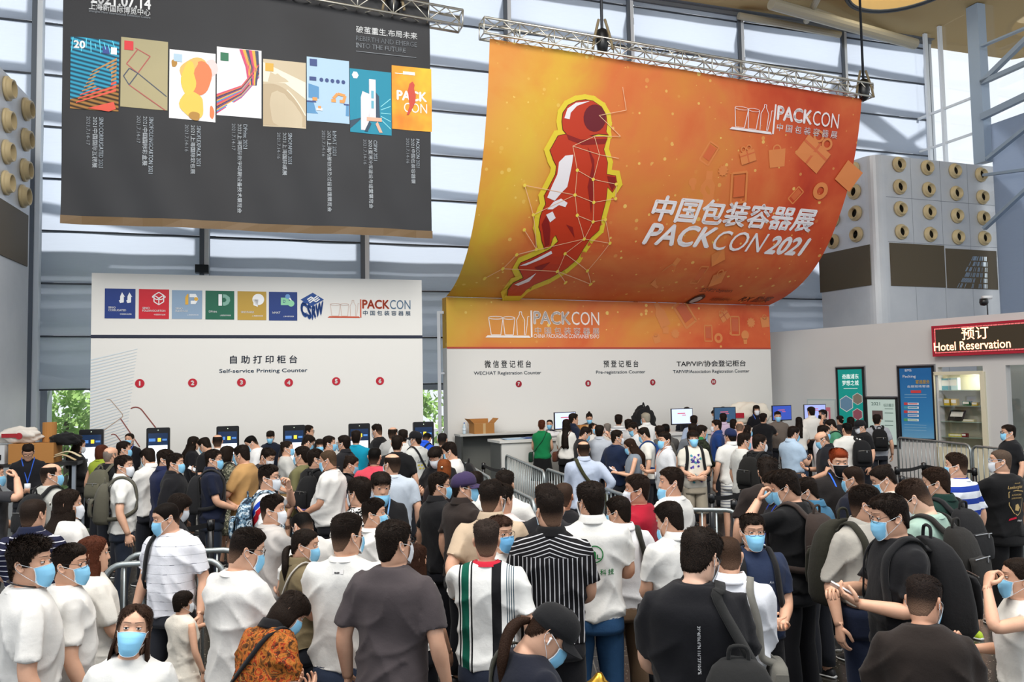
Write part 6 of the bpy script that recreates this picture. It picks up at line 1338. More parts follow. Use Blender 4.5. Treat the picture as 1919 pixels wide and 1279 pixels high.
    def collar(prof, m):
        nonlocal cnt
        G = []
        for dr, dz in prof:
            G.append(np.stack([(.066 + dr) * np.sin(ca), -.016 + (.060 + dr) * np.cos(ca), 1.478 + dz - .030 * (np.cos(ca) > 0) * np.cos(ca) ** 2], 1))
        V_, F_ = loft(np.array(G), False); vs.append(V_); fs.extend([[i + cnt for i in f] for f in F_]); ms.extend([m] * len(F_)); cnt += len(V_)
    smats = [sm]
    if kind in ('polo', 'long', 'roll') and 'nocollar' not in ex:
        smats.append(cloth(ex['collar']) if ex.get('collar') else sm); collar([(.004, -.012), (.002, .020), (.000, .034), (.006, .037), (.016, .020), (.026, -.006), (.030, -.016), (.020, -.020)], 1)
    elif kind in ('tee', 'cap'):
        smats.append(cloth(ex['collar']) if ex.get('collar') else sm); collar([(.026, -.018), (.018, -.004), (.006, .006), (.000, .008), (-.006, -.004)], 1)
    o2 = link_mesh('shirt', pose.lean(np.concatenate(vs)), fs, smats, o, ms)
    # print on the shirt
    for art in ex.get('art', ()): art(o2, o2, S, pose)
    # trousers, shorts or skirt
    pk, pc = q['pants']; pm = pc if not isinstance(pc, str) else cloth(pc)
    k = MB(); nl = (16, 12, 8)[lod]
    if pk == 'skirt':
        k.add(*loft(torso_rings(np.array([(.45, .25, .20, -.20), (.75, .20, .15, -.16), (.98, .165, .115, -.11), (1.02, .16, .11, -.105)]), [.48, .62, .75, .88, .98, 1.01], np.linspace(-PI, PI, nl * 2, endpoint=False))))
    else:
        tro = .012 if ex.get('hem') in ('tuck', 'crop') else np.array([.006, .006, .0, -.012, -.016])
        k.add(*loft(torso_rings(S, [.79, .82, .86, .92, .97], np.linspace(-PI, PI, nl * 2, endpoint=False), tro)))
        for P in legw:
            zend = .10 if pk == 'long' else .50
            z = np.linspace(.90, zend, 9); cx = np.interp(-z, -P[:, 2], P[:, 0]); cy = np.interp(-z, -P[:, 2], P[:, 1])
            r = np.interp(-z, [-.9, -.7, -.5, -.3, -.1], [.086, .090, .074, .068, .064] if pk == 'long' else [.10, .098, .095, .09, .09])
            k.add(*tube(np.stack([cx, cy, z], 1), r, nl))
    link_mesh('trousers' if pk == 'long' else ('shorts' if pk == 'short' else 'skirt'), pose.lean(np.concatenate(k.V)), k.F, pm, o)
    # shoes
    for P in legw:
        fx = P[-1, 0]; rings = []
        a = np.linspace(0, 2 * PI, 10, endpoint=False)
        for y, w_, h in ((-.075, .022, .05), (-.06, .034, .075), (-.02, .037, .085), (.04, .042, .075), (.10, .046, .055), (.15, .042, .042), (.18, .026, .03)):
            zc = np.sin(a) * h / 2 + h / 2; rings.append(np.stack([fx + w_ * np.cos(a) * (1.08 - .15 * (np.sin(a) > 0)), y + 0 * a, np.clip(zc, .004, 1)], 1))
        V, F = loft(rings); m2 = MB(); m2.add(V, F, 0); m2.add(np.concatenate([[r[i] * [1, 1, 0] + [0, 0, z_] for i in range(10)] for r in rings for z_ in ()]) if False else np.zeros((0, 3)), [], 0)
        so = [np.stack([fx + (w_ + .003) * np.cos(a), y + 0 * a, .012 + .012 * np.sin(a)], 1) for y, w_ in ((-.08, .022), (-.06, .036), (0, .040), (.08, .047), (.14, .046), (.183, .026))]
        V, F = loft(so); m2.add(V, F, 1)
        m2.build('shoe', [plastic(ex.get('shoe', '#1a1a1c'), .55), plastic(ex.get('sole', '#d8d8d6'), .6)], o, True)
    # lanyard, necklace
    if 'lanyard' in ex:
        m2 = MB(); col_ = ex['lanyard']
        for s in (-1, 1): m2.tube(pose.lean(smooth_path([[s * .075, -.03, 1.495], [s * .078, .045, 1.475], [s * .055, .115, 1.38], [s * .012, .150, 1.20], [0, .150, 1.14]], 4)), .0075, 5, 0, True, .3)
        m2.box(pose.lean(np.array([[0, .156, 1.09]]))[0], (.075, .004, .10), 1)
        m2.build('lanyard', [cloth(col_), plastic('#e8ecf2', .3)], o, True)
    if 'necklace' in ex:
        a = np.linspace(0, 2 * PI, 30); m2 = MB(); m2.tube(np.stack([.079 * np.sin(a), -.016 + .074 * np.cos(a), 1.490 - .022 * np.cos(a)], 1), .0042, 6); m2.build('necklace', plastic(ex['necklace']), o, True)
    if 'hairclip' in ex:
        m2 = MB(); m2.box((0, -.135, .03), (.03, .012, .03)); link_mesh('hair_clip', pose.head(np.concatenate(m2.V)), m2.F, metal('#e0d8c8', .3), hair_o)
    if 'earbud' in ex:
        m2 = MB(); m2.tube([[.090, -.004, -.002], [.093, .002, -.03]], .004, 6); m2.tube([[.085, -.004, 0], [.093, -.004, 0]], .007, 6); link_mesh('earbud', pose.head(np.concatenate(m2.V)), m2.F, plastic('#f4f4f4'), o)
    if 'watch' in ex:
        P, t, w, hd, pn = arms[ex['watch']]; ax = P[-1] - P[-2]; ax /= np.linalg.norm(ax); m2 = MB(); m2.tube([w - ax * .045, w - ax * .02], .033, 12, 0); m2.build('wristwatch', plastic('#111114'), o, True).location = (0, 0, 0)
    o['arms'] = 0; del o['arms']
    return o, pose, S, arms

def surf(S, x, z, front):
    """y of the shirt at (x, z)"""
    w, f, b = [np.interp(z, S[:, 0], S[:, i]) for i in (1, 2, 3)]; w += .014; f += .014; b -= .014
    sn = min(1., abs(x) / w) ** (1 / .8); k = math.sqrt(max(0, 1 - sn * sn)) ** .8; c = (f + b) / 2; r = (f - b) / 2
    return c + r * k + .008 if front else c - r * k - .008
def follow(o, t):
    t.location = o.location; t.rotation_euler = o.rotation_euler; t.scale = o.scale; return t
def phone(o, pose, arms, s, label, color='#16181c', screen='#9fb4c8', glow=.25, tilt=0):
    P, t, w, hd, pn = arms[s]; c = w + hd * .095 + pn * .022; sd = np.cross(hd, pn)
    up = hd * .85 + np.cross(sd, hd) * 0; up /= np.linalg.norm(up)
    R = np.stack([sd, -pn if False else pn, up], 1)
    mb = MB(); mb.box(c, (.074, .008, .152), 0, R); r = mb.build('smartphone', plastic(color, .25)); 
    r.data.transform(Matrix.Identity(4)); V = pose.lean(np.array([v.co for v in r.data.vertices])); r.data.vertices.foreach_set('co', V.astype(np.float32).ravel())
    follow(o, r); tag(r, label, 'phone')
    m2 = MB(); m2.box(c + pn * .0046, (.067, .0012, .142), 0, R); m2.V = [pose.lean(m2.V[0])]; m2.build('screen', mat('screen%.2f' % glow, screen, .15, 0, .5, None, screen, glow), r); return r

def backpack(o, pose, S, label, color='#18181a', acc='#2a2a2c', w=.30, h=.44, d=.15, z=1.20, ex=(), one=None):
    by = np.interp(1.25, S[:, 0], S[:, 3]) - .022
    root = MB(); a = np.linspace(0, 2 * PI, 24, endpoint=False); rings = []
    def sec(z_, ww, dd, yoff): 
        e = .55; return np.stack([ww / 2 * np.sign(np.sin(a)) * np.abs(np.sin(a)) ** e, by - yoff - dd / 2 + dd / 2 * np.sign(np.cos(a)) * np.abs(np.cos(a)) ** e, np.full(24, z_)], 1)
    for f, ww, dd in ((0, .72, .7), (.03, .92, .95), (.12, 1, 1.08), (.35, 1.0, 1.06), (.6, .97, .95), (.8, .88, .78), (.92, .70, .60), (.98, .46, .42), (1., .2, .2)):
        rings.append(sec(z - h / 2 + f * h, w * ww, d * dd, 0))
    V, F = loft(rings); xo = .0
    if one: xo = one * .15; V = V + [xo, 0, 0]
    root.add(V, F); fo = fold(pose.lean(np.concatenate(root.V)), np.tile([[0, -1., 0]], (len(V), 1)), 5, .006)
    r = link_mesh('backpack', fo, root.F, cloth(color)); follow(o, r); tag(r, label, 'backpack')
    rings = [np.stack([xo + w * .37 * k1 * np.sign(np.sin(a)) * np.abs(np.sin(a)) ** .5, by - d * 1.0 - .030 * k2 + .022 * np.cos(a), z - h * .30 + f * h * .42 + 0 * a], 1) for f, k1, k2 in ((0, .8, .2), (.04, .98, .8), (.3, 1, 1), (.8, .97, .8), (.97, .9, .3), (1., .7, 0))]
    V, F = loft(rings); fp = link_mesh('front_pocket', pose.lean(V), F, cloth(acc), r)
    m = MB(); m.tube(pose.lean(np.array([[xo - w * .30, by - d - .032, z - h * .30 + h * .42], [xo, by - d - .040, z - h * .30 + h * .43], [xo + w * .30, by - d - .032, z - h * .30 + h * .42]])), .004, 5); m.box(pose.lean(np.array([[xo + w * .12, by - d - .046, z - h * .30 + h * .40]]))[0], (.012, .006, .035)); m.build('zipper', metal('#b8b8b8', .3), fp)
    for s in ((-1, 1) if one is None else (one,)):
        sf = lambda x_, z_, fr: [s * x_, surf(S, x_, z_, fr), z_]
        wb = np.interp(1.08, S[:, 0], S[:, 1]) + .020
        pts = smooth_path([[s * .070 + xo, by - .02, z + h * .40], sf(.085, 1.425, 0), [s * .098, -.075, 1.466], [s * .103, -.012, 1.480], [s * .106, .040, 1.458], sf(.112, 1.39, 1), sf(.118, 1.30, 1), sf(.130, 1.20, 1), sf(.150, 1.12, 1), [s * wb, .0, 1.06], sf(.14, 1.04, 0), [s * .12 + xo, by - .02, z - h * .36]], 4)

        T = np.gradient(pts, axis=0); V2 = []
        for p, t_ in zip(pts, T):
            t_ = t_ / np.linalg.norm(t_); out = np.array([p[0] * .6, p[1] + .016, (p[2] - 1.33) * 1.6 if p[2] > 1.33 else 0]); out -= t_ * np.dot(out, t_); out /= np.linalg.norm(out) + 1e-9; sd = np.cross(t_, out)
            V2.append([p + sd * .022 + out * .006, p + sd * .022 - out * .004, p - sd * .022 - out * .004, p - sd * .022 + out * .006])
        V2, F2 = loft(np.array(V2)); link_mesh('strap', pose.lean(V2), F2, cloth(color), r)
    m = MB(); m.tube(pose.lean(smooth_path([[xo - .04, by - .03, z + h * .47], [xo - .03, by - .035, z + h * .60], [xo + .03, by - .035, z + h * .60], [xo + .04, by - .03, z + h * .47]], 4)), .009, 6); m.build('top_handle', cloth(color), r, True)
    return r
def sling(o, pose, S, label, side, color='#1a1a1a', same=False, bagpos=None, w=.03, size=(.26, .09, .20), name='shoulder_bag', bagcol=None):
    """bag hung from one shoulder (side) across the body to the other hip"""
    def sy(z, f): return np.interp(z, S[:, 0], S[:, 2]) + .022 if f else np.interp(z, S[:, 0], S[:, 3]) - .022
    s = side; e = side if same else -side; bx = bagpos[0] if bagpos else e * (np.interp(.95, S[:, 0], S[:, 1]) + .05); byy = bagpos[1] if bagpos else -.03; bz = bagpos[2] if bagpos else .95
    m_ = .12 if same else .015; g = lambda x_, z_, fr: [x_, surf(S, x_, z_, fr), z_]
    pts = smooth_path([[bx, byy - .02, bz + .08], g(e * .145, 1.08, 0), g(e * .10 if not same else s * .135, 1.14, 0), g(s * m_, 1.28, 0), g(s * .088, 1.42, 0), [s * .102, -.012, 1.482], g(s * .092, 1.40, 1), g(s * m_, 1.28, 1), g(e * .10 if not same else s * .135, 1.14, 1), g(e * .145, 1.08, 1), [bx, byy + .02, bz + .08]], 4)
    T = np.gradient(pts, axis=0); V2 = []
    for p, t_ in zip(pts, T):
        t_ = t_ / np.linalg.norm(t_); out = np.array([p[0] * .5, p[1] + .016, (p[2] - 1.36) * 2.5 if p[2] > 1.36 else 0]); out -= t_ * np.dot(out, t_); out /= np.linalg.norm(out) + 1e-9; sd = np.cross(t_, out)
        V2.append([p + sd * w / 2 + out * .005, p + sd * w / 2 - out * .003, p - sd * w / 2 - out * .003, p - sd * w / 2 + out * .005])
    a = np.linspace(0, 2 * PI, 20, endpoint=False); e_ = .5
    rings = [np.stack([bx + size[1] / 2 * k * np.sign(np.cos(a)) * np.abs(np.cos(a)) ** e_, byy + size[0] / 2 * k * np.sign(np.sin(a)) * np.abs(np.sin(a)) ** e_, bz + size[2] * (f - .5) + 0 * a], 1) for f, k in ((0, .7), (.05, .95), (.3, 1.02), (.7, .98), (.92, .9), (1., .6))]
    V, F = loft(rings); r = link_mesh(name, pose.lean(V), F, cloth(bagcol or color)); follow(o, r); tag(r, label, 'bag')
    V2, F2 = loft(np.array(V2)); link_mesh('strap', pose.lean(V2), F2, cloth(color), r)
    m = MB(); m.box((bx, byy - size[0] / 2 - .003, bz + .02), (size[1] * .7, .006, size[2] * .5)); m.build('front_flap', cloth(color), r)
    return r

# ---------------------------------------------------------------- printed cloth and prints on shirts
def pat(name, fn, rough=.85):
    def g(t):
        fn(t); t.bump(t.math('ADD', t.math('MULTIPLY', t.noise(420, 2)[0], .18), t.noise(14, 3, .6)[0]), .35, .012)
    return mat('print_' + name, '#808080', rough, 0, .2, g)
def stripes(t, v, period, lo, hi=1.01, phase=0.): 
    f = t.math('FRACT', t.math('ADD', t.math('MULTIPLY', v, 1. / period), 10 + phase)); return t.math('MULTIPLY', t.math('GREATER_THAN', f, lo), t.math('LESS_THAN', f, hi))
def band(t, v, a, b): return t.math('MULTIPLY', t.math('GREATER_THAN', v, a), t.math('LESS_THAN', v, b))
def p_navystripe(t): x, y, z = t.xyz(); t.col(t.mix(stripes(t, z, .038, .84), srgb('#1e2038'), srgb('#d8d8e0')))
def p_thinlines(t):
    x, y, z = t.xyz(); n = t.noise(9, 1)[0]; a = t.math('MULTIPLY', stripes(t, z, .066, .955), .45); b = t.math('MULTIPLY', t.math('MULTIPLY', stripes(t, z, .066, .94), t.math('GREATER_THAN', t.noise(16, 0)[0], .60)), .9)
    t.col(t.mix(t.math('MAXIMUM', a, b), srgb('#e6e7ee'), srgb('#3c4254')))
def p_pinstripe(t):
    x, y, z = t.xyz(); yoke = t.math('GREATER_THAN', z, 1.352); v = stripes(t, x, .0255, .80); h = stripes(t, t.math('ADD', z, t.math('MULTIPLY', t.math('ABSOLUTE', x), .35)), .022, .78)
    t.col(t.mix(t.mix(yoke, v, h), srgb('#151417'), srgb('#c4c4c8')))
def p_gstripes(t):
    x, y, z = t.xyz(); c = srgb('#e9e9e6')
    for a, b, k in ((-.160, -.150, '#17171a'), (-.143, -.098, '#0f5a48'), (-.088, -.078, '#17171a'), (.035, .090, '#1a1a1d')): c = t.mix(band(t, x, a, b), c, srgb(k))
    t.col(t.mix(t.math('MULTIPLY', band(t, x, .115, .165), stripes(t, x, .0125, .6)), c, srgb('#2a4858')))
def p_rugby(t): x, y, z = t.xyz(); t.col(t.mix(stripes(t, z, .112, .55, 1.01, .35), srgb('#e2e6ee'), srgb('#24409c')))
def p_greystripe(t): x, y, z = t.xyz(); t.col(t.mix(stripes(t, z, .05, .55), srgb('#e4e4e4'), srgb('#9aa0a8')))
def p_shortstripe(t): x, y, z = t.xyz(); t.col(t.mix(stripes(t, z, .045, .65), srgb('#dcdcd8'), srgb('#8a8e98')))
def p_flag(t):
    x, y, z = t.xyz(); f = t.math('ADD', z, t.math('ADD', t.math('MULTIPLY', x, -.55), t.math('MULTIPLY', t.math('MULTIPLY', x, x), -1.2)))
    c = t.mix(band(t, f, 1.215, 1.275), srgb('#e8e8e8'), srgb('#2448c0')); t.col(t.mix(band(t, f, 1.135, 1.205), c, srgb('#cc1c2c')))
def p_camo(t): t.col(t.ramp(t.noise(24, 3, .6)[0], [(.35, '#3f4038'), (.46, '#6a6a58'), (.54, '#a8a690'), (.62, '#4a4c40')], 'CONSTANT'))
def p_camodark(t): t.col(t.ramp(t.noise(16, 2, .5)[0], [(.35, '#191c16'), (.48, '#2c3224'), (.58, '#1f2219'), (.66, '#454834')], 'CONSTANT'))
def p_camoblue(t): t.col(t.ramp(t.noise(22, 3, .6)[0], [(.35, '#1f2c3a'), (.46, '#5c7a90'), (.54, '#c2d0d8'), (.64, '#2f4250')], 'CONSTANT'))
def p_bw(t): t.col(t.ramp(t.noise(26, 2, .5, None, 1.5)[0], [(.44, '#1b1b1d'), (.52, '#e2e0dc')], 'CONSTANT'))
def p_paisley(t):
    v = t.n('TexVoronoi'); v.inputs['Scale'].default_value = 24; t.l(t.obj(), v.inputs['Vector']); a = t.ramp(t.noise(13, 4, .65, None, 2.2)[0], [(.30, '#2a1c14'), (.42, '#7c4a20'), (.50, '#b4702e'), (.56, '#a83a1c'), (.62, '#3c2416'), (.70, '#c08a4a')])
    t.col(t.mix(t.math('MULTIPLY', t.math('LESS_THAN', v.outputs['Distance'], .28), .75), a, srgb('#261812')))
def p_denim(t): t.col(t.mix(t.noise(5, 3, .6)[0], srgb('#1e3a5c'), srgb('#3c648e')))
PATTERNS = {k: v for k, v in dict(navystripe=p_navystripe, thinlines=p_thinlines, pinstripe=p_pinstripe, gstripes=p_gstripes, rugby=p_rugby, greystripe=p_greystripe, shortstripe=p_shortstripe, flag=p_flag, camo=p_camo, camodark=p_camodark, camoblue=p_camoblue, bwpattern=p_bw, paisley=p_paisley, denim=p_denim).items()}
def stuff_mat(c):
    if isinstance(c, str) and c.startswith('@'):
        k = c[1:]
        if ('pat', k) not in MATS: MATS[('pat', k)] = pat_new(k)
        return MATS[('pat', k)]
    return c
def pat_new(k):
    m = bpy.data.materials.new('print_' + k); m.use_nodes = True; t = NT(m); t.b.inputs['Roughness'].default_value = .85; t.b.inputs['Specular IOR Level'].default_value = .2; PATTERNS[k](t)
    t.bump(t.math('ADD', t.math('MULTIPLY', t.noise(420, 2)[0], .18), t.noise(14, 3, .6)[0]), .35, .012); return m
class OnShirt:
    """prints flat shapes onto the back (or chest) of a shirt"""
    def __init__(self, shirt, back=True):
        me = shirt.data; self.t = BVHTree.FromPolygons([v.co.copy() for v in me.vertices], [list(p.vertices) for p in me.polygons]); self.s = 1 if back else -1
    def at(self, u, v, w=.003):
        out = []
        for a, b in zip(np.atleast_1d(u), np.atleast_1d(v)):
            h = self.t.ray_cast(Vector((a * self.s, -self.s * 1.0, b)), Vector((0, self.s, 0)))[0]; y = h.y if h is not None else -self.s * .12
            out.append((a * self.s, y - self.s * float(np.atleast_1d(w)[0]), b))
        return np.array(out)
    u = v = None
def grid_text(S_, mm, body, c, width=None, height=None, m=0, bold=0., rot=0., shear=0.):
    V, F = text_mesh(body, 1., bold, shear); lo, hi = V.min(0), V.max(0); k = (width / (hi[0] - lo[0])) if width else height / (hi[1] - lo[1]); V = (V - (lo + hi) / 2) * k
    if rot: V = V @ np.array([[math.cos(rot), math.sin(rot)], [-math.sin(rot), math.cos(rot)]])
    mm.add(S_.at(c[0] + V[:, 0], c[1] + V[:, 1], .004), F, m)
class OnP(Plane):
    def __init__(self, S_): self.S = S_
    def at(self, u, v, w=.004): return self.S.at(u, v, .004)
def art_dl(o, sh, S, pose, text=False):
    T_ = OnShirt(sh); P = OnP(T_); mm = MB(); c = (0.0, 1.285); P.ring(mm, c, .047, .054, n=30)
    for pl in ([(-.022, -.03), (-.022, .005), (-.013, .005), (-.013, -.03)], [(-.008, -.03), (-.008, .025), (.008, .012), (.008, -.03)], [(.014, -.03), (.014, .0), (.021, .0), (.021, -.022), (.036, -.022), (.036, -.03)]): P.poly(mm, [(c[0] + x, c[1] + y) for x, y in pl])
    if text: grid_text(T_, mm, '新 材 料 科 技', (.0, 1.175), .24, bold=0.008)
    mm.build('back_print', cloth('#1f7a3c'), o)
def art_coords(o, sh, S, pose):
    T_ = OnShirt(sh); mm = MB(); grid_text(T_, mm, "39°48'06.0\"N 116°33'10.0\"E", (.0, 1.235), .20, bold=0.008, rot=-PI / 2); mm.build('back_print', cloth('#e8e8ea'), o)
def art_gold(o, sh, S, pose):
    T_ = OnShirt(sh); P = OnP(T_); mm = MB(); grid_text(T_, mm, 'Automobili', (.03, 1.385), .085, shear=.3); grid_text(T_, mm, 'Lamborghini', (.0, 1.345), .21, bold=0.008, shear=.35); grid_text(T_, mm, 'AUTOMOBILI', (.0, 1.275), .13, bold=0.008); grid_text(T_, mm, 'LAMBORGHINI', (.0, 1.245), .14, bold=0.008)
    sh_ = [(-.095, 1.305), (0, 1.318), (.095, 1.305), (.088, 1.18), (.045, 1.105), (0, 1.08), (-.045, 1.105), (-.088, 1.18), (-.095, 1.305)]; P.line(mm, sh_, .007); P.poly(mm, [(-.03, 1.13), (.02, 1.12), (.045, 1.15), (.02, 1.19), (-.015, 1.18)], .004, 0); mm.build('back_print', cloth('#b99d68'), o)
    mm = MB(); P.poly(mm, [(-.09, 1.03), (-.02, 1.05), (-.02, 1.07), (-.085, 1.05)]); grid_text(T_, mm, 'ITALIA', (.02, 1.03), .06, m=1, bold=0.008); mm.build('tail_print', [cloth('#c02038'), cloth('#d8d8d8')], o)
def art_scribble(o, sh, S, pose):
    T_ = OnShirt(sh); mm = MB(); grid_text(T_, mm, 'Lemon', (.0, 1.26), .17, shear=.2); P = OnP(T_); [P.poly(mm, [(x, z), (x + .04, z + .005), (x + .038, z + .028), (x - .002, z + .024)], .004, 1) for x, z in ((-.08, 1.19), (-.02, 1.185), (.04, 1.19), (-.05, 1.14), (.01, 1.135))]; mm.build('back_print', [cloth('#3a4a5c'), cloth('#c8b84a')], o)
def art_splash(o, sh, S, pose):
    T_ = OnShirt(sh, False); P = OnP(T_); mm = MB(); r_ = random.Random(5)
    for k in range(26): c = (r_.uniform(-.13, .13), r_.uniform(.95, 1.36)); P.poly(mm, [(c[0] + r_.uniform(.4, 1) * .026 * math.cos(t), c[1] + r_.uniform(.4, 1) * .026 * math.sin(t)) for t in np.linspace(0, 2 * PI, 7, endpoint=False)], .004, k % 3)
    grid_text(T_, mm, 'SLK', (.0, 1.28), .14, m=0, bold=0.008); mm.build('chest_print', [cloth('#4a3a8c'), cloth('#6a5ab0'), cloth('#4a9aa8')], o)
def art_tinylogo(o, sh, S, pose):
    T_ = OnShirt(sh); P = OnP(T_); mm = MB(); P.poly(mm, [(-.03, 1.40), (.03, 1.40), (.03, 1.425), (-.03, 1.425)], .004, 1); grid_text(T_, mm, '--', (-.005, 1.408), .03, m=0, bold=0.021); mm.build('neck_print', [cloth('#4a4a4c'), cloth('#dcdad8')], o)
def art_tinychest(o, sh, S, pose):
    T_ = OnShirt(sh, False); mm = MB(); grid_text(T_, mm, 'A.x.', (.07, 1.28), .035, m=0, shear=.3); mm.build('chest_print', cloth('#c8ccd4'), o)
def art_violet(o, sh, S, pose):
    T_ = OnShirt(sh, True); P = OnP(T_); mm = MB(); P.line(mm, [(-.10, 1.30), (.10, 1.32), (.11, 1.12), (-.09, 1.10), (-.10, 1.30)], .006, .004, 0); P.poly(mm, [(-.05, 1.15), (.05, 1.16), (.04, 1.26), (-.03, 1.25)], .004, 1); mm.build('back_print', [cloth('#6a5a9a'), cloth('#d8d4e0')], o)
ARTS = dict(dl=art_dl, dltext=lambda *a: art_dl(*a, text=True), coords=art_coords, gold=art_gold, scribble=art_scribble, splash=art_splash, tinylogo=art_tinylogo, tinychest=art_tinychest, violet=art_violet)

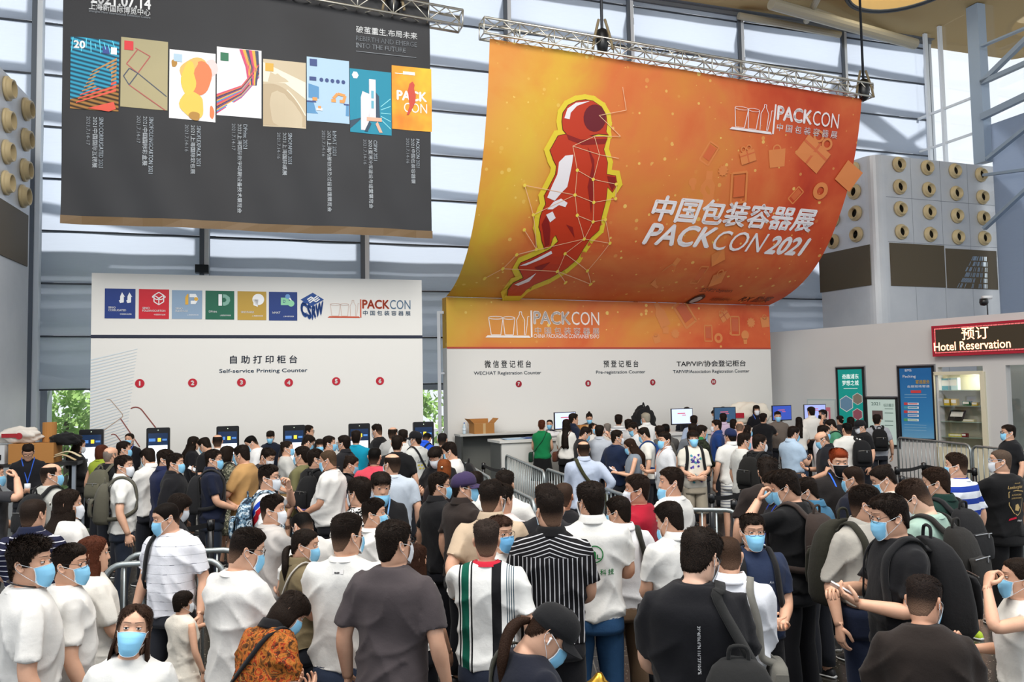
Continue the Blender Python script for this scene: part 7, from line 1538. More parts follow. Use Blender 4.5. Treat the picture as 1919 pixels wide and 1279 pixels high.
CROWD = [
{'label':'woman in black baseball cap and navy jacket at the bottom centre','yaw':62,'hair':('pony','#24160f'),'mask':'#8fd0f4','shirt':('long','#171a26'),'pants':('long','#22242b'),'pose':('phone','phone'),'sex':'f','hy':28,'hp':36,'lean':8,'ex':{'cap':'#1a1a1c','nocollar':1,'earbud':1},'bag':('sling','dark bag with leather strap on cap woman',-1,'#2a2a22'),'x':-0.014,'y':2.963,'s':0.891,'lod':0},
{'label':'woman with centre parted hair and blue mask at bottom left looking out','yaw':172,'hair':('long','#24160f'),'mask':'#8fd0f4','shirt':('tee','#e0dfdb'),'pants':('long','#22242b'),'pose':('down','down'),'sex':'f','hy':-12,'hp':-13,'hr':-8,'eyes':1,'x':-1.553,'y':3.263,'s':0.835,'lod':0},
{'label':'man with cropped hair in dark brown tee at the bottom right','yaw':18,'hair':('fade','#141010'),'mask':'#8fd0f4','shirt':('tee','#2a2320'),'pants':('long','#22242b'),'pose':('phone','phone'),'sex':'m','hy':28,'hp':14,'lean':8,'skin':1,'phone':(1,'blue screened phone beside the man at bottom right','#1c2430','#7da4d8'),'x':1.663,'y':3.328,'s':0.858,'lod':0},
{'label':'large man in black tee with white map coordinates on the back','yaw':8,'hair':('thick','#0d0b0a'),'mask':'#e6eaf0','shirt':('tee','#17171b'),'pants':('long','#22242b'),'pose':('low','low'),'sex':'m','hy':30,'hp':24,'fat':0.6,'ex':{'glasses':'','art':['coords']},'skin':2,'bag':('backpack','dark grey rucksack slung from black tee man shoulder','#242424',1,0.3,0.44,0.15,1.0),'x':0.749,'y':3.414,'s':0.979,'lod':0},
{'label':'person with dark bob hair in orange and brown paisley shirt','yaw':35,'hair':('bob','#15100d'),'mask':'#8fd0f4','shirt':('polo','@paisley'),'pants':('long','#22242b'),'pose':('phone','phone'),'sex':'m','hy':35,'hp':26,'lean':20,'ex':{'collar':'#121114'},'bag':('sling','black sling strap bag over paisley shirt',1,'#17171a',0.028),'x':-1.237,'y':3.78,'s':0.8,'lod':0},
{'label':'man at left edge in white tee with tousled hair and dark bead necklace','yaw':50,'hair':('messy','#0d0b0a'),'mask':'#8fd0f4','shirt':('tee','#dedcd8'),'pants':('long','#22242b'),'pose':('down','down'),'sex':'m','hy':38,'ex':{'necklace':'#1c1410','art':['neck']},'x':-2.274,'y':3.788,'s':0.942,'lod':0},
{'label':'woman at the right edge in white blouse raising her hand','yaw':285,'hair':('pony','#15100d'),'mask':'#8fd0f4','shirt':('cap','#e6e2da'),'pants':('skirt','#1d222c'),'pose':('phone','brow'),'sex':'f','hy':0,'phone':(1,'lilac phone held out by woman at the right edge','#b8a0c0','#c0a8c8'),'x':2.425,'y':3.902,'s':0.83,'lod':0},
{'label':'man with greying cropped hair in crisp white dress shirt','yaw':8,'hair':('buzz','#3a2a20'),'mask':'#8fd0f4','shirt':('long','#e2e4ea'),'pants':('long','#1c1d24'),'pose':('low','low'),'sex':'m','hy':-5,'hp':20,'bag':('sling','grey messenger bag on man in crisp white dress shirt',1,'#77756e',0.04,1),'x':1.049,'y':3.985,'s':0.898,'lod':0},
{'label':'big man in charcoal tee with arms at sides seen from behind','yaw':14,'hair':('short','#0d0b0a'),'mask':'#e6eaf0','shirt':('tee','#4a4345'),'pants':('long','#22242b'),'pose':('down','down'),'sex':'m','hy':28,'fat':0.5,'ex':{'glasses':''},'x':-0.61,'y':4.004,'s':0.953,'lod':0},
{'label':'broad man in white tee and thin glasses looking down at a phone','yaw':32,'hair':('fade','#0d0b0a'),'mask':'#8fd0f4','shirt':('tee','#dedcd8'),'pants':('long','#8894a4'),'pose':('phone','tap'),'sex':'m','hy':28,'hp':14,'fat':0.7,'ex':{'glasses':'#4a4038'},'phone':(1,'black phone held by the broad man in white tee','#16181c','#6f9a9a'),'x':-1.425,'y':4.173,'s':0.923,'lod':0},
{'label':'man in white tee with dark glasses beside the bead necklace man','yaw':48,'hair':('fade','#0d0b0a'),'mask':'#8fd0f4','shirt':('tee','#dedcd8'),'pants':('long','#22242b'),'pose':('down','down'),'sex':'m','hy':38,'ex':{'glasses':''},'x':-2.312,'y':4.188,'s':0.881,'lod':0},
{'label':'tall man in plain white tee with tiny neck print seen from behind','yaw':8,'hair':('fade','#0d0b0a'),'mask':'#8fd0f4','shirt':('tee','#e0dfdb'),'pants':('long','#39445a'),'pose':('low','phone'),'sex':'m','hy':30,'ex':{'art':['tinylogo']},'x':-0.914,'y':4.344,'s':0.942,'lod':0},
{'label':'tall slim man in black tee and glasses looking at a white phone','yaw':268,'hair':('thick','#0d0b0a'),'mask':'#8fd0f4','shirt':('tee','#17171a'),'pants':('long','#151519'),'pose':('tap','phone'),'sex':'m','hp':10,'hy':2,'ex':{'glasses':''},'bag':('backpack','big black rucksack on tall slim man','#1c1c1e',0,0.34,0.54,0.22),'phone':(-1,'white phone held by tall slim man in black','#e6e8ec','#dfe6ee'),'x':2.056,'y':4.377,'s':0.974,'lod':0},
{'label':'man with high fade in white tee with green and black vertical stripes','yaw':3,'hair':('fade','#2a2320'),'mask':None,'shirt':('tee','@gstripes'),'pants':('long','#2a3040'),'pose':('down','reach'),'sex':'m','hy':-4,'ex':{'collar':'#c8283c'},'phone':(1,'dark phone tilted in hand of green striped tee man','#0e3a30','#1a4a40'),'x':-0.156,'y':4.378,'s':0.911,'lod':0},
{'label':'man in black shirt with white pinstripes seen from behind','yaw':8,'hair':('fade','#0d0b0a'),'mask':'#8fd0f4','shirt':('polo','@pinstripe'),'pants':('long','#1c1c20'),'pose':('low','down'),'sex':'m','hy':-25,'ex':{'fold':0.8,'collar':'#131214'},'x':0.203,'y':4.558,'s':0.991,'lod':0},
{'label':'woman with long reddish brown hair and white lace blouse','yaw':40,'hair':('long','#4a2416'),'mask':None,'shirt':('tee','#e0dcd4'),'pants':('long','#22242b'),'pose':('low','low'),'sex':'f','hy':20,'ex':{'nocollar':1},'x':-2.389,'y':4.564,'s':0.866,'lod':0},
{'label':'man with thick black glasses and blue mask facing the camera sideways','yaw':118,'hair':('short','#33211a'),'mask':'#78bcec','shirt':('tee','#e0dfdb'),'pants':('long','#22242b'),'pose':('down','down'),'sex':'m','hy':22,'ex':{'glasses':'#1a1210'},'eyes':1,'x':-0.094,'y':4.812,'s':0.887,'lod':0},
{'label':'man in navy tee with black rimmed glasses facing the camera','yaw':176,'hair':('short','#0d0b0a'),'mask':'#8fd0f4','shirt':('tee','#27324c'),'pants':('short','#15151a'),'pose':('fold','low'),'sex':'m','hy':3,'ex':{'glasses':'','art':['tinychest']},'eyes':1,'bag':('backpack','black backpack on front facing navy tee man','#1d1d1f',0),'x':1.413,'y':4.838,'s':0.875,'lod':0},
{'label':'woman with low ponytail in khaki shirt and blue mask','yaw':50,'hair':('pony','#0d0b0a'),'mask':'#8fd0f4','shirt':('long','#75684e'),'pants':('long','#22242b'),'pose':('phone','low'),'sex':'f','hy':38,'hp':8,'bag':('sling','black bag with chain strap on khaki shirt woman',1,'#b8b4ac',0.012),'x':-1.296,'y':4.899,'s':0.848,'lod':0},
{'label':'man in grey shirt with rolled sleeves and white mask','yaw':158,'hair':('fade','#0d0b0a'),'mask':'#e6eaf0','shirt':('roll','#aaa69e'),'pants':('long','#1b2338'),'pose':('down','chest'),'sex':'m','hy':-55,'eyes':1,'ex':{'hem':'tuck'},'bag':('backpack','large olive rucksack on man in grey shirt','#2d2c24',0,0.36,0.56,0.22),'x':2.114,'y':4.911,'s':0.96,'lod':0},
{'label':'man in white polo with black strap and mask pulled down','yaw':340,'hair':('short','#0d0b0a'),'mask':'#8fd0f4','shirt':('polo','#e0dfdb'),'pants':('long','#2a2c33'),'pose':('low','low'),'sex':'m','hy':-32,'hp':14,'ex':{'lowmask':1},'bag':('sling','black bag hanging from strap of white polo man',1,'#17171a',0.045),'x':0.983,'y':4.97,'s':0.913,'lod':0},
{'label':'woman with long wavy brown hair in white tee behind charcoal man','yaw':25,'hair':('long','#2a1710'),'mask':None,'shirt':('tee','#e0dfdb'),'pants':('long','#22242b'),'pose':('down','down'),'sex':'f','hy':20,'x':-0.62,'y':4.981,'s':0.775,'lod':0},
{'label':'man in mint green tee with black backpack bowing his head','yaw':325,'hair':('fade','#2a1f19'),'mask':'#e6eaf0','shirt':('tee','#9db8ab'),'pants':('long','#1d1d22'),'pose':('phone','phone'),'sex':'m','hy':-15,'hp':26,'skin':2,'bag':('backpack','black day pack on man in mint green tee','#211f1d',0),'x':2.55,'y':5.011,'s':0.98,'lod':0},
{'label':'broad man in white polo with round green logo and green characters','yaw':2,'hair':('thick','#0d0b0a'),'mask':'#e6eaf0','shirt':('polo','#e0dfdb'),'pants':('long','@denim'),'pose':('phone','low'),'sex':'m','hy':-28,'fat':0.5,'ex':{'art':['dltext']},'x':0.481,'y':5.033,'s':0.98,'lod':0},
{'label':'small child with bowl cut hair in a cream sleeveless dress','yaw':28,'hair':('bowl','#0d0b0a'),'mask':'#e6eaf0','shirt':('tank','#e4ddd0'),'pants':('short','#e4ddd0'),'pose':('down','reach'),'sex':'f','hy':30,'ex':{'hem':'dress'},'x':-2.12,'y':5.158,'s':0.597,'lod':1},
{'label':'man in beige polo with one hand behind his back','yaw':8,'hair':('fade','#0d0b0a'),'mask':'#e6eaf0','shirt':('polo','#bfaa92'),'pants':('long','#2a2622'),'pose':('low','back'),'sex':'m','hy':18,'fat':0.5,'ex':{'glasses':''},'x':-0.152,'y':5.219,'s':0.98,'lod':0},
{'label':'man with shaved head in navy polo with thin white stripes','yaw':2,'hair':('buzz','#2a211c'),'mask':None,'shirt':('polo','@navystripe'),'pants':('long','#22242b'),'pose':('phone','phone'),'sex':'m','hy':8,'fat':0.5,'ex':{'collar':'#1a2038'},'x':-3.213,'y':5.384,'s':0.934,'lod':0},
{'label':'dark haired person hidden behind the pinstripe shirt','yaw':10,'hair':('short','#0d0b0a'),'mask':None,'shirt':('tee','#222226'),'pants':('long','#22242b'),'pose':('down','down'),'sex':'m','x':0.214,'y':5.423,'s':0.95,'lod':0},
{'label':'man with glasses in white polo and dark shoulder strap','yaw':345,'hair':('short','#0d0b0a'),'mask':'#8fd0f4','shirt':('polo','#e6e6e8'),'pants':('long','#7d6650'),'pose':('down','down'),'sex':'m','hy':-40,'hp':8,'ex':{'glasses':''},'bag':('sling','dark bag hanging at hip of white polo man',1,'#26251f',0.05,1),'x':0.732,'y':5.518,'s':0.889,'lod':0},
{'label':'man in white thin lined tee and blue mask looking left','yaw':192,'hair':('buzz','#15100d'),'mask':'#8fd0f4','shirt':('tee','@thinlines'),'pants':('long','#2a2c33'),'pose':('down','down'),'sex':'m','hy':42,'hp':12,'eyes':1,'bag':('backpack','black rucksack on the back of the thin lined tee man','#18181a',1),'x':-2.346,'y':5.524,'s':0.903,'lod':0},
{'label':'man with cropped hair bowing in white tee behind the ponytail woman','yaw':310,'hair':('buzz','#0d0b0a'),'mask':'#8fd0f4','shirt':('tee','#dedcd8'),'pants':('long','#22242b'),'pose':('low','low'),'sex':'m','hp':35,'phone':(1,'dark phone held by bowing man with cropped hair','#3a4660','#40506a'),'x':-1.416,'y':5.547,'s':0.861,'lod':0},
{'label':'man in black tee with brown backpack raising a hand to his face','yaw':320,'hair':('thick','#0d0b0a'),'mask':'#8fd0f4','shirt':('tee','#131315'),'pants':('long','#1a1a1e'),'pose':('low','face'),'sex':'m','hy':-25,'hp':18,'bag':('backpack','large dark brown backpack on hand raising man','#372d29',0),'x':1.924,'y':5.585,'s':0.982,'lod':0},
{'label':'man in white tee in profile behind the charcoal tee man','yaw':45,'hair':('fade','#0d0b0a'),'mask':'#8fd0f4','shirt':('tee','#dedcd8'),'pants':('long','#22242b'),'pose':('down','reach'),'sex':'m','hy':42,'x':-1.005,'y':5.695,'s':0.883,'lod':0},
{'label':'man in pale pink shirt tucked behind the beige polo man','yaw':25,'hair':('short','#0d0b0a'),'mask':None,'shirt':('tee','#e3d3d2'),'pants':('long','#22242b'),'pose':('phone','down'),'sex':'m','hy':15,'phone':(1,'silver phone raised in front of the striped shirt man','#c8ccd0','#6a7a58'),'x':-0.095,'y':5.77,'s':0.929,'lod':0},
{'label':'woman with a jewelled hair clip and white top behind the striped polo','yaw':30,'hair':('long','#15100d'),'mask':'#e6eaf0','shirt':('tee','#dedcd8'),'pants':('long','#22242b'),'pose':('down','down'),'sex':'f','hy':32,'ex':{'hairclip':1},'x':-3.213,'y':5.791,'s':0.937,'lod':0},
{'label':'man in grey tee with arm stretched over the ponytail woman','yaw':52,'hair':('fade','#0d0b0a'),'mask':'#e6eaf0','shirt':('tee','#bdb8b4'),'pants':('long','#22242b'),'pose':('reach','down'),'sex':'m','hy':35,'x':-1.748,'y':5.803,'s':0.897,'lod':0},
{'label':'man in dark green polo beside the mint tee man','yaw':335,'hair':('short','#231812'),'mask':'#8fd0f4','shirt':('polo','#14302a'),'pants':('long','#1c1c20'),'pose':('down','down'),'sex':'m','hy':-32,'hp':8,'bag':('backpack','black backpack hanging behind the dark green polo','#1a1a1c',0),'x':3.097,'y':5.871,'s':0.961,'lod':0},
{'label':'man in crimson red tee facing left with pale mask','yaw':300,'hair':('short','#1d1512'),'mask':'#e6eaf0','shirt':('tee','#a5172e'),'pants':('long','#22242b'),'pose':('phone','down'),'sex':'m','hy':-25,'skin':1,'x':0.903,'y':5.893,'s':0.951,'lod':0},
{'label':'man with blue lanyard and mask facing left behind the raised hand','yaw':270,'hair':('thick','#0d0b0a'),'mask':'#8fd0f4','shirt':('tee','#1c1c22'),'pants':('long','#22242b'),'pose':('down','down'),'sex':'m','hp':15,'ex':{'lanyard':'#2a4fd0'},'x':1.99,'y':6.015,'s':0.949,'lod':0},
{'label':'man in black tee with reddish neck and shaved head','yaw':15,'hair':('buzz','#3a2c24'),'mask':None,'shirt':('tee','#19191c'),'pants':('long','#22242b'),'pose':('down','down'),'sex':'m','skin':3,'fat':0.6,'x':0.367,'y':6.047,'s':0.914,'lod':1},
{'label':'man with long fringe in black and white patterned shirt','yaw':325,'hair':('thick','#0d0b0a'),'mask':'#e6eaf0','shirt':('tee','@bwpattern'),'pants':('long','#22242b'),'pose':('down','down'),'sex':'m','hy':-20,'x':-1.158,'y':6.057,'s':0.946,'lod':0},
{'label':'older man in white shirt with mask on chin turned left','yaw':310,'hair':('short','#1a1411'),'mask':'#8fd0f4','shirt':('tee','#e0dfdb'),'pants':('long','#22242b'),'pose':('phone','down'),'sex':'m','hy':-40,'ex':{'lowmask':1},'x':1.208,'y':6.171,'s':0.962,'lod':0},
{'label':'man with purple baseball cap in dark brown polo','yaw':55,'hair':('cap','#0d0b0a'),'mask':'#8fd0f4','shirt':('polo','#2d2522'),'pants':('long','#1c1d22'),'pose':('low','down'),'sex':'m','hy':35,'fat':0.6,'ex':{'cap':'#3b3052','glasses':'#5a4a3a'},'x':-0.395,'y':6.189,'s':0.955,'lod':0},
{'label':'man in teal blue shirt looking down left','yaw':320,'hair':('short','#0d0b0a'),'mask':'#8fd0f4','shirt':('polo','#3c6d8c'),'pants':('long','#22242b'),'pose':('down','down'),'sex':'m','hy':-25,'hp':18,'x':2.313,'y':6.264,'s':0.904,'lod':1},
{'label':'woman with hair in a bun and long side strands looking down','yaw':285,'hair':('bun','#0d0b0a'),'mask':'#8fd0f4','shirt':('tee','#e6e0d4'),'pants':('long','#22242b'),'pose':('down','down'),'sex':'f','hp':24,'bag':('sling','dark shoulder bag on woman with bun',1,'#2a2420'),'x':2.934,'y':6.283,'s':0.958,'lod':1},
{'label':'dark haired woman seen over the shoulder of the thin lined tee man','yaw':70,'hair':('bob','#0d0b0a'),'mask':'#e6eaf0','shirt':('tee','#1a1a1e'),'pants':('long','#22242b'),'pose':('down','down'),'sex':'f','hp':20,'x':-2.69,'y':6.345,'s':0.876,'lod':1},
{'label':'young man with fringe pulling his mask below his nose','yaw':165,'hair':('bangs','#0d0b0a'),'mask':'#8fd0f4','shirt':('tee','#17171a'),'pants':('long','#22242b'),'pose':('low','fold'),'sex':'m','hp':12,'hy':-8,'eyes':1,'ex':{'lanyard':'#7fb2e8','lowmask':1},'x':-1.073,'y':6.424,'s':0.952,'lod':1},
{'label':'man in white polo with round green logo on the back near barrier','yaw':5,'hair':('flat','#0d0b0a'),'mask':None,'shirt':('polo','#e0dfdb'),'pants':('long','#22242b'),'pose':('down','down'),'sex':'m','ex':{'art':['dl']},'hy':10,'x':-0.078,'y':6.45,'s':0.941,'lod':1},
{'label':'young man in black polo with glasses standing left of purple cap','yaw':55,'hair':('short','#0d0b0a'),'mask':'#8fd0f4','shirt':('polo','#17171a'),'pants':('long','#191a20'),'pose':('down','down'),'sex':'m','hy':25,'ex':{'glasses':''},'x':-0.621,'y':6.553,'s':0.935,'lod':1},
{'label':'man in brownish black tee bending over beside the brown backpack','yaw':20,'hair':('messy','#0d0b0a'),'mask':None,'shirt':('tee','#2b2422'),'pants':('long','#22242b'),'pose':('down','down'),'sex':'m','hp':20,'lean':8,'x':2.078,'y':6.631,'s':0.971,'lod':1},
{'label':'man in dark navy tee with short hair in front of the usher','yaw':330,'hair':('buzz','#241a14'),'mask':'#8fd0f4','shirt':('tee','#181b28'),'pants':('long','#22242b'),'pose':('down','down'),'sex':'m','hy':-20,'hp':8,'x':2.82,'y':6.649,'s':0.928,'lod':1},
{'label':'usher with orange dyed hair black mask and blue lanyard','yaw':184,'hair':('flat','#7c3014'),'mask':'#121214','shirt':('polo','#221f1f'),'pants':('long','#17171a'),'pose':('fold','fold'),'sex':'m','hp':8,'ex':{'lanyard':'#3a74f0','watch':-1},'eyes':1,'x':2.828,'y':7.051,'s':0.991,'lod':1},
{'label':'man in white tee with blue and red flag stripe and white mask','yaw':70,'hair':('flat','#0d0b0a'),'mask':'#e6eaf0','shirt':('tee','@flag'),'pants':('long','#22242b'),'pose':('down','face'),'sex':'m','hy':20,'ex':{'glasses':'#2a1c18'},'eyes':1,'bag':('backpack','blue and white patterned backpack on the flag shirt man','@camoblue',0),'x':-2.169,'y':7.096,'s':0.953,'lod':1},
{'label':'man in blue and white broad striped rugby tee','yaw':335,'hair':('fade','#241a14'),'mask':'#8fd0f4','shirt':('tee','@rugby'),'pants':('short','#22242b'),'pose':('down','down'),'sex':'m','hy':-30,'ex':{'shoe':'#b2cc2c'},'x':3.92,'y':7.129,'s':0.95,'lod':1},
{'label':'woman with dark hair and white top behind the purple cap','yaw':20,'hair':('bob','#0d0b0a'),'mask':None,'shirt':('tee','#e0dfdb'),'pants':('long','#22242b'),'pose':('down','down'),'sex':'f','x':-0.355,'y':7.276,'s':0.891,'lod':1},
{'label':'bald man with glasses in black tee with gold shield print','yaw':340,'hair':('buzz','#54463c'),'mask':'#e6eaf0','shirt':('polo','#131315'),'pants':('long','#131315'),'pose':('down','reach'),'sex':'m','hy':-45,'fat':0.5,'ex':{'glasses':'#8fa0b8','nocollar':1,'art':['gold']},'x':4.539,'y':7.503,'s':0.95,'lod':1},
{'label':'man in pale grey tee with black backpack straps beside the trees window','yaw':22,'hair':('crown','#0d0b0a'),'mask':'#8fd0f4','shirt':('tee','#b4b4ae'),'pants':('long','#22242b'),'pose':('down','down'),'sex':'m','hy':40,'bag':('backpack','black backpack on the pale grey tee man at left','#1a1a1c',0),'x':-4.419,'y':7.676,'s':0.957,'lod':1},
{'label':'man in dark grey tee cut off by the left edge of the picture','yaw':60,'hair':('short','#0d0b0a'),'mask':'#8fd0f4','shirt':('tee','#38383c'),'pants':('long','#22242b'),'pose':('brow','low'),'sex':'m','x':-5.014,'y':7.743,'s':0.952,'lod':1},
{'label':'man with bald patch in pale grey blue tee','yaw':345,'hair':('crown','#15100d'),'mask':'#e6eaf0','shirt':('tee','#bcc6d2'),'pants':('long','#22242b'),'pose':('down','phone'),'sex':'m','hy':-35,'fat':0.5,'x':-1.214,'y':8.076,'s':0.959,'lod':1},
{'label':'man in white polo carrying an olive backpack','yaw':62,'hair':('short','#0d0b0a'),'mask':'#e6eaf0','shirt':('polo','#e4e4e0'),'pants':('long','#262d3a'),'pose':('down','down'),'sex':'m','hy':28,'bag':('backpack','olive grey backpack on man in white polo','#57554a',0),'x':-4.094,'y':8.437,'s':0.956,'lod':1},
{'label':'woman with orange brown hair and bow clip','yaw':10,'hair':('bob','#7a3f1c'),'mask':None,'shirt':('tee','#2a2224'),'pants':('long','#22242b'),'pose':('down','down'),'sex':'f','ex':{'hairclip':1},'hp':8,'x':-0.748,'y':8.549,'s':0.891,'lod':1},
{'label':'big bellied man in white tee with shaved head','yaw':275,'hair':('buzz','#4a3a2c'),'mask':'#8fd0f4','shirt':('tee','#dedcd8'),'pants':('long','#1e1e22'),'pose':('down','low'),'sex':'m','fat':1.5,'hp':10,'ex':{'necklace':'#3a2a1c'},'skin':1,'phone':(-1,'violet phone held by big bellied man in white','#4a3f66','#5a5580'),'x':-1.964,'y':8.645,'s':0.963,'lod':1},
{'label':'man in black jacket hidden behind the navy polo','yaw':85,'hair':('short','#0d0b0a'),'mask':'#8fd0f4','shirt':('long','#17171b'),'pants':('long','#22242b'),'pose':('down','down'),'sex':'m','x':-3.726,'y':8.835,'s':0.946,'lod':1},
{'label':'man in dark navy polo with black rucksack and glasses','yaw':72,'hair':('short','#0d0b0a'),'mask':'#8fd0f4','shirt':('polo','#161c30'),'pants':('long','#1d2533'),'pose':('low','low'),'sex':'m','hy':12,'ex':{'glasses':''},'bag':('backpack','black rucksack on man in dark navy polo','#202022',0),'x':-3.357,'y':8.978,'s':0.96,'lod':1},
{'label':'man in black tee with black bag seen from behind holding a phone','yaw':40,'hair':('short','#0d0b0a'),'mask':'#8fd0f4','shirt':('tee','#141416'),'pants':('long','#22242b'),'pose':('low','down'),'sex':'m','hy':25,'bag':('backpack','shiny black bag on back of black tee man','#101012',1),'phone':(1,'dark phone held by black tee man','#2a2a36','#3a4050'),'x':-2.226,'y':8.994,'s':0.951,'lod':1},
{'label':'man in coral red tee with dark necklace cord','yaw':5,'hair':('buzz','#0d0b0a'),'mask':None,'shirt':('tee','#d2495a'),'pants':('long','#22242b'),'pose':('down','down'),'sex':'m','fat':0.5,'ex':{'necklace':'#1a1a1a'},'x':-1.566,'y':9.054,'s':0.955,'lod':1},
{'label':'stout man in navy polo looking to the right','yaw':42,'hair':('short','#15100d'),'mask':'#8fd0f4','shirt':('polo','#1d2546'),'pants':('long','#1b1d2a'),'pose':('low','low'),'sex':'m','hy':45,'fat':0.8,'x':-3.989,'y':9.198,'s':0.957,'lod':1},
{'label':'young woman with tied hair and blue mask looking down right','yaw':80,'hair':('bun','#15100d'),'mask':'#8fd0f4','shirt':('tee','#1c1c20'),'pants':('long','#22242b'),'pose':('down','down'),'sex':'f','hp':16,'bag':('sling','shiny black handbag on young woman with tied hair',1,'#121214'),'x':-1.909,'y':9.233,'s':0.898,'lod':1},
{'label':'man in tan tee holding a phone in both hands','yaw':285,'hair':('short','#0d0b0a'),'mask':'#8fd0f4','shirt':('tee','#b78f5c'),'pants':('long','#a58a64'),'pose':('phone','tap'),'sex':'m','hp':14,'fat':0.4,'phone':(1,'dark phone held by man in tan tee','#241a1a','#3a3f48'),'x':-3.118,'y':9.332,'s':0.974,'lod':1},
{'label':'man in black with white mask looking down at the centre','yaw':210,'hair':('bangs','#0d0b0a'),'mask':'#e6eaf0','shirt':('tee','#17171a'),'pants':('long','#22242b'),'pose':('phone','low'),'sex':'m','hp':28,'eyes':1,'x':-0.866,'y':9.338,'s':0.95,'lod':1},
{'label':'man in olive shirt and blue mask facing left','yaw':285,'hair':('short','#0d0b0a'),'mask':'#8fd0f4','shirt':('tee','#6d6a48'),'pants':('long','#22242b'),'pose':('phone','down'),'sex':'m','eyes':1,'x':-2.46,'y':9.377,'s':0.954,'lod':1},
{'label':'man with bald patch in pale blue shirt and olive sling bag','yaw':355,'hair':('crown','#0d0b0a'),'mask':'#e6eaf0','shirt':('long','#b7c2d6'),'pants':('long','#2a2c33'),'pose':('hip','low'),'sex':'m','fat':0.6,'bag':('sling','olive shoulder bag of man in pale blue shirt',-1,'#3a3a26',0.045),'x':0.829,'y':9.6,'s':0.95,'lod':1},
{'label':'man in open white shirt looking down at a phone','yaw':300,'hair':('short','#0d0b0a'),'mask':'#8fd0f4','shirt':('long','#e4e2de'),'pants':('long','#22242b'),'pose':('phone','phone'),'sex':'m','hp':22,'phone':(-1,'pale phone held by man in open white shirt','#d0d4d8','#b8c8d0'),'x':-4.354,'y':9.66,'s':0.953,'lod':1},
{'label':'man with swept hair bowing behind the flag shirt man','yaw':115,'hair':('short','#0d0b0a'),'mask':'#e6eaf0','shirt':('tee','#2a2a2e'),'pants':('long','#22242b'),'pose':('down','down'),'sex':'m','hp':26,'x':-3.019,'y':9.71,'s':0.945,'lod':1},
{'label':'man in white tee with black shoulder strap bowing left','yaw':275,'hair':('short','#0d0b0a'),'mask':'#8fd0f4','shirt':('tee','#dedcd8'),'pants':('long','#22242b'),'pose':('phone','down'),'sex':'m','hp':16,'bag':('backpack','black bag on shoulder of bowing man in white tee','#161618',1),'x':-0.734,'y':9.713,'s':0.957,'lod':1},
{'label':'balding grey haired man in black tee with khaki pack strap','yaw':15,'hair':('bald','#77706a'),'mask':None,'shirt':('tee','#18181a'),'pants':('long','#22242b'),'pose':('down','down'),'sex':'m','hy':10,'bag':('backpack','khaki olive backpack on the balding man in black','#5c5a4c',0),'x':-5.068,'y':10.107,'s':0.948,'lod':2},
{'label':'man in black tee with backpack and white mask at barrier tape','yaw':55,'hair':('short','#0d0b0a'),'mask':'#e6eaf0','shirt':('tee','#171719'),'pants':('long','#22242b'),'pose':('down','down'),'sex':'m','hy':30,'hp':6,'bag':('backpack','round black backpack of man at barrier tape','#1b1a19',0),'x':3.09,'y':10.2,'s':0.951,'lod':2},
{'label':'woman with bobbed hair in camouflage dress','yaw':40,'hair':('bob','#15100d'),'mask':'#8fd0f4','shirt':('tee','@camo'),'pants':('skirt','@camo'),'pose':('down','down'),'sex':'f','bag':('sling','small black bag on woman in camouflage dress',1,'#1a1a1a'),'x':-3.765,'y':10.555,'s':0.918,'lod':2},
{'label':'man with short hair seen between navy cap and black backpack','yaw':80,'hair':('short','#0d0b0a'),'mask':'#8fd0f4','shirt':('tee','#cfd0cc'),'pants':('long','#22242b'),'pose':('down','down'),'sex':'m','hp':10,'x':3.015,'y':10.641,'s':0.949,'lod':2},
{'label':'man in black tee with small green mark on the shoulder','yaw':0,'hair':('short','#0d0b0a'),'mask':None,'shirt':('tee','#161618'),'pants':('long','#22242b'),'pose':('down','down'),'sex':'m','fat':0.4,'x':-1.555,'y':10.722,'s':0.971,'lod':2},
{'label':'bald man in black polo bowing left over a phone','yaw':278,'hair':('bald','#54463c'),'mask':'#8fd0f4','shirt':('polo','#1b1c22'),'pants':('long','#22242b'),'pose':('phone','low'),'sex':'m','hp':24,'ex':{'watch':1},'x':4.232,'y':10.9,'s':0.95,'lod':2},
{'label':'man in pale polo with blue mask and orange lanyard','yaw':265,'hair':('flat','#0d0b0a'),'mask':'#8fd0f4','shirt':('polo','#d4d6da'),'pants':('long','#22242b'),'pose':('phone','down'),'sex':'m','hy':-20,'ex':{'lanyard':'#e08040'},'eyes':1,'x':2.067,'y':10.995,'s':0.95,'lod':2},
{'label':'young clerk with glasses and blue lanyard beside the cardboard box','yaw':150,'hair':('flat','#0d0b0a'),'mask':None,'shirt':('long','#17181d'),'pants':('long','#22242b'),'pose':('low','low'),'sex':'m','hp':26,'ex':{'glasses':'','lanyard':'#2e5cc4','nocollar':1},'x':-6.638,'y':11.003,'s':0.956,'lod':2},
{'label':'man in black tee behind the white polo man','yaw':40,'hair':('short','#0d0b0a'),'mask':'#8fd0f4','shirt':('tee','#16161a'),'pants':('long','#22242b'),'pose':('low','down'),'sex':'m','hy':25,'x':-5.356,'y':11.031,'s':0.952,'lod':2},
{'label':'boy with heavy fringe in printed white tee and backpack','yaw':180,'hair':('bowl','#0d0b0a'),'mask':'#8fd0f4','shirt':('tee','#e2ded2'),'pants':('short','#b4aa98'),'pose':('fold','fold'),'sex':'m','ex':{'art':['splash']},'eyes':1,'bag':('backpack','black backpack straps on boy with heavy fringe','#1a1a1c',0),'x':2.505,'y':11.256,'s':0.95,'lod':2},
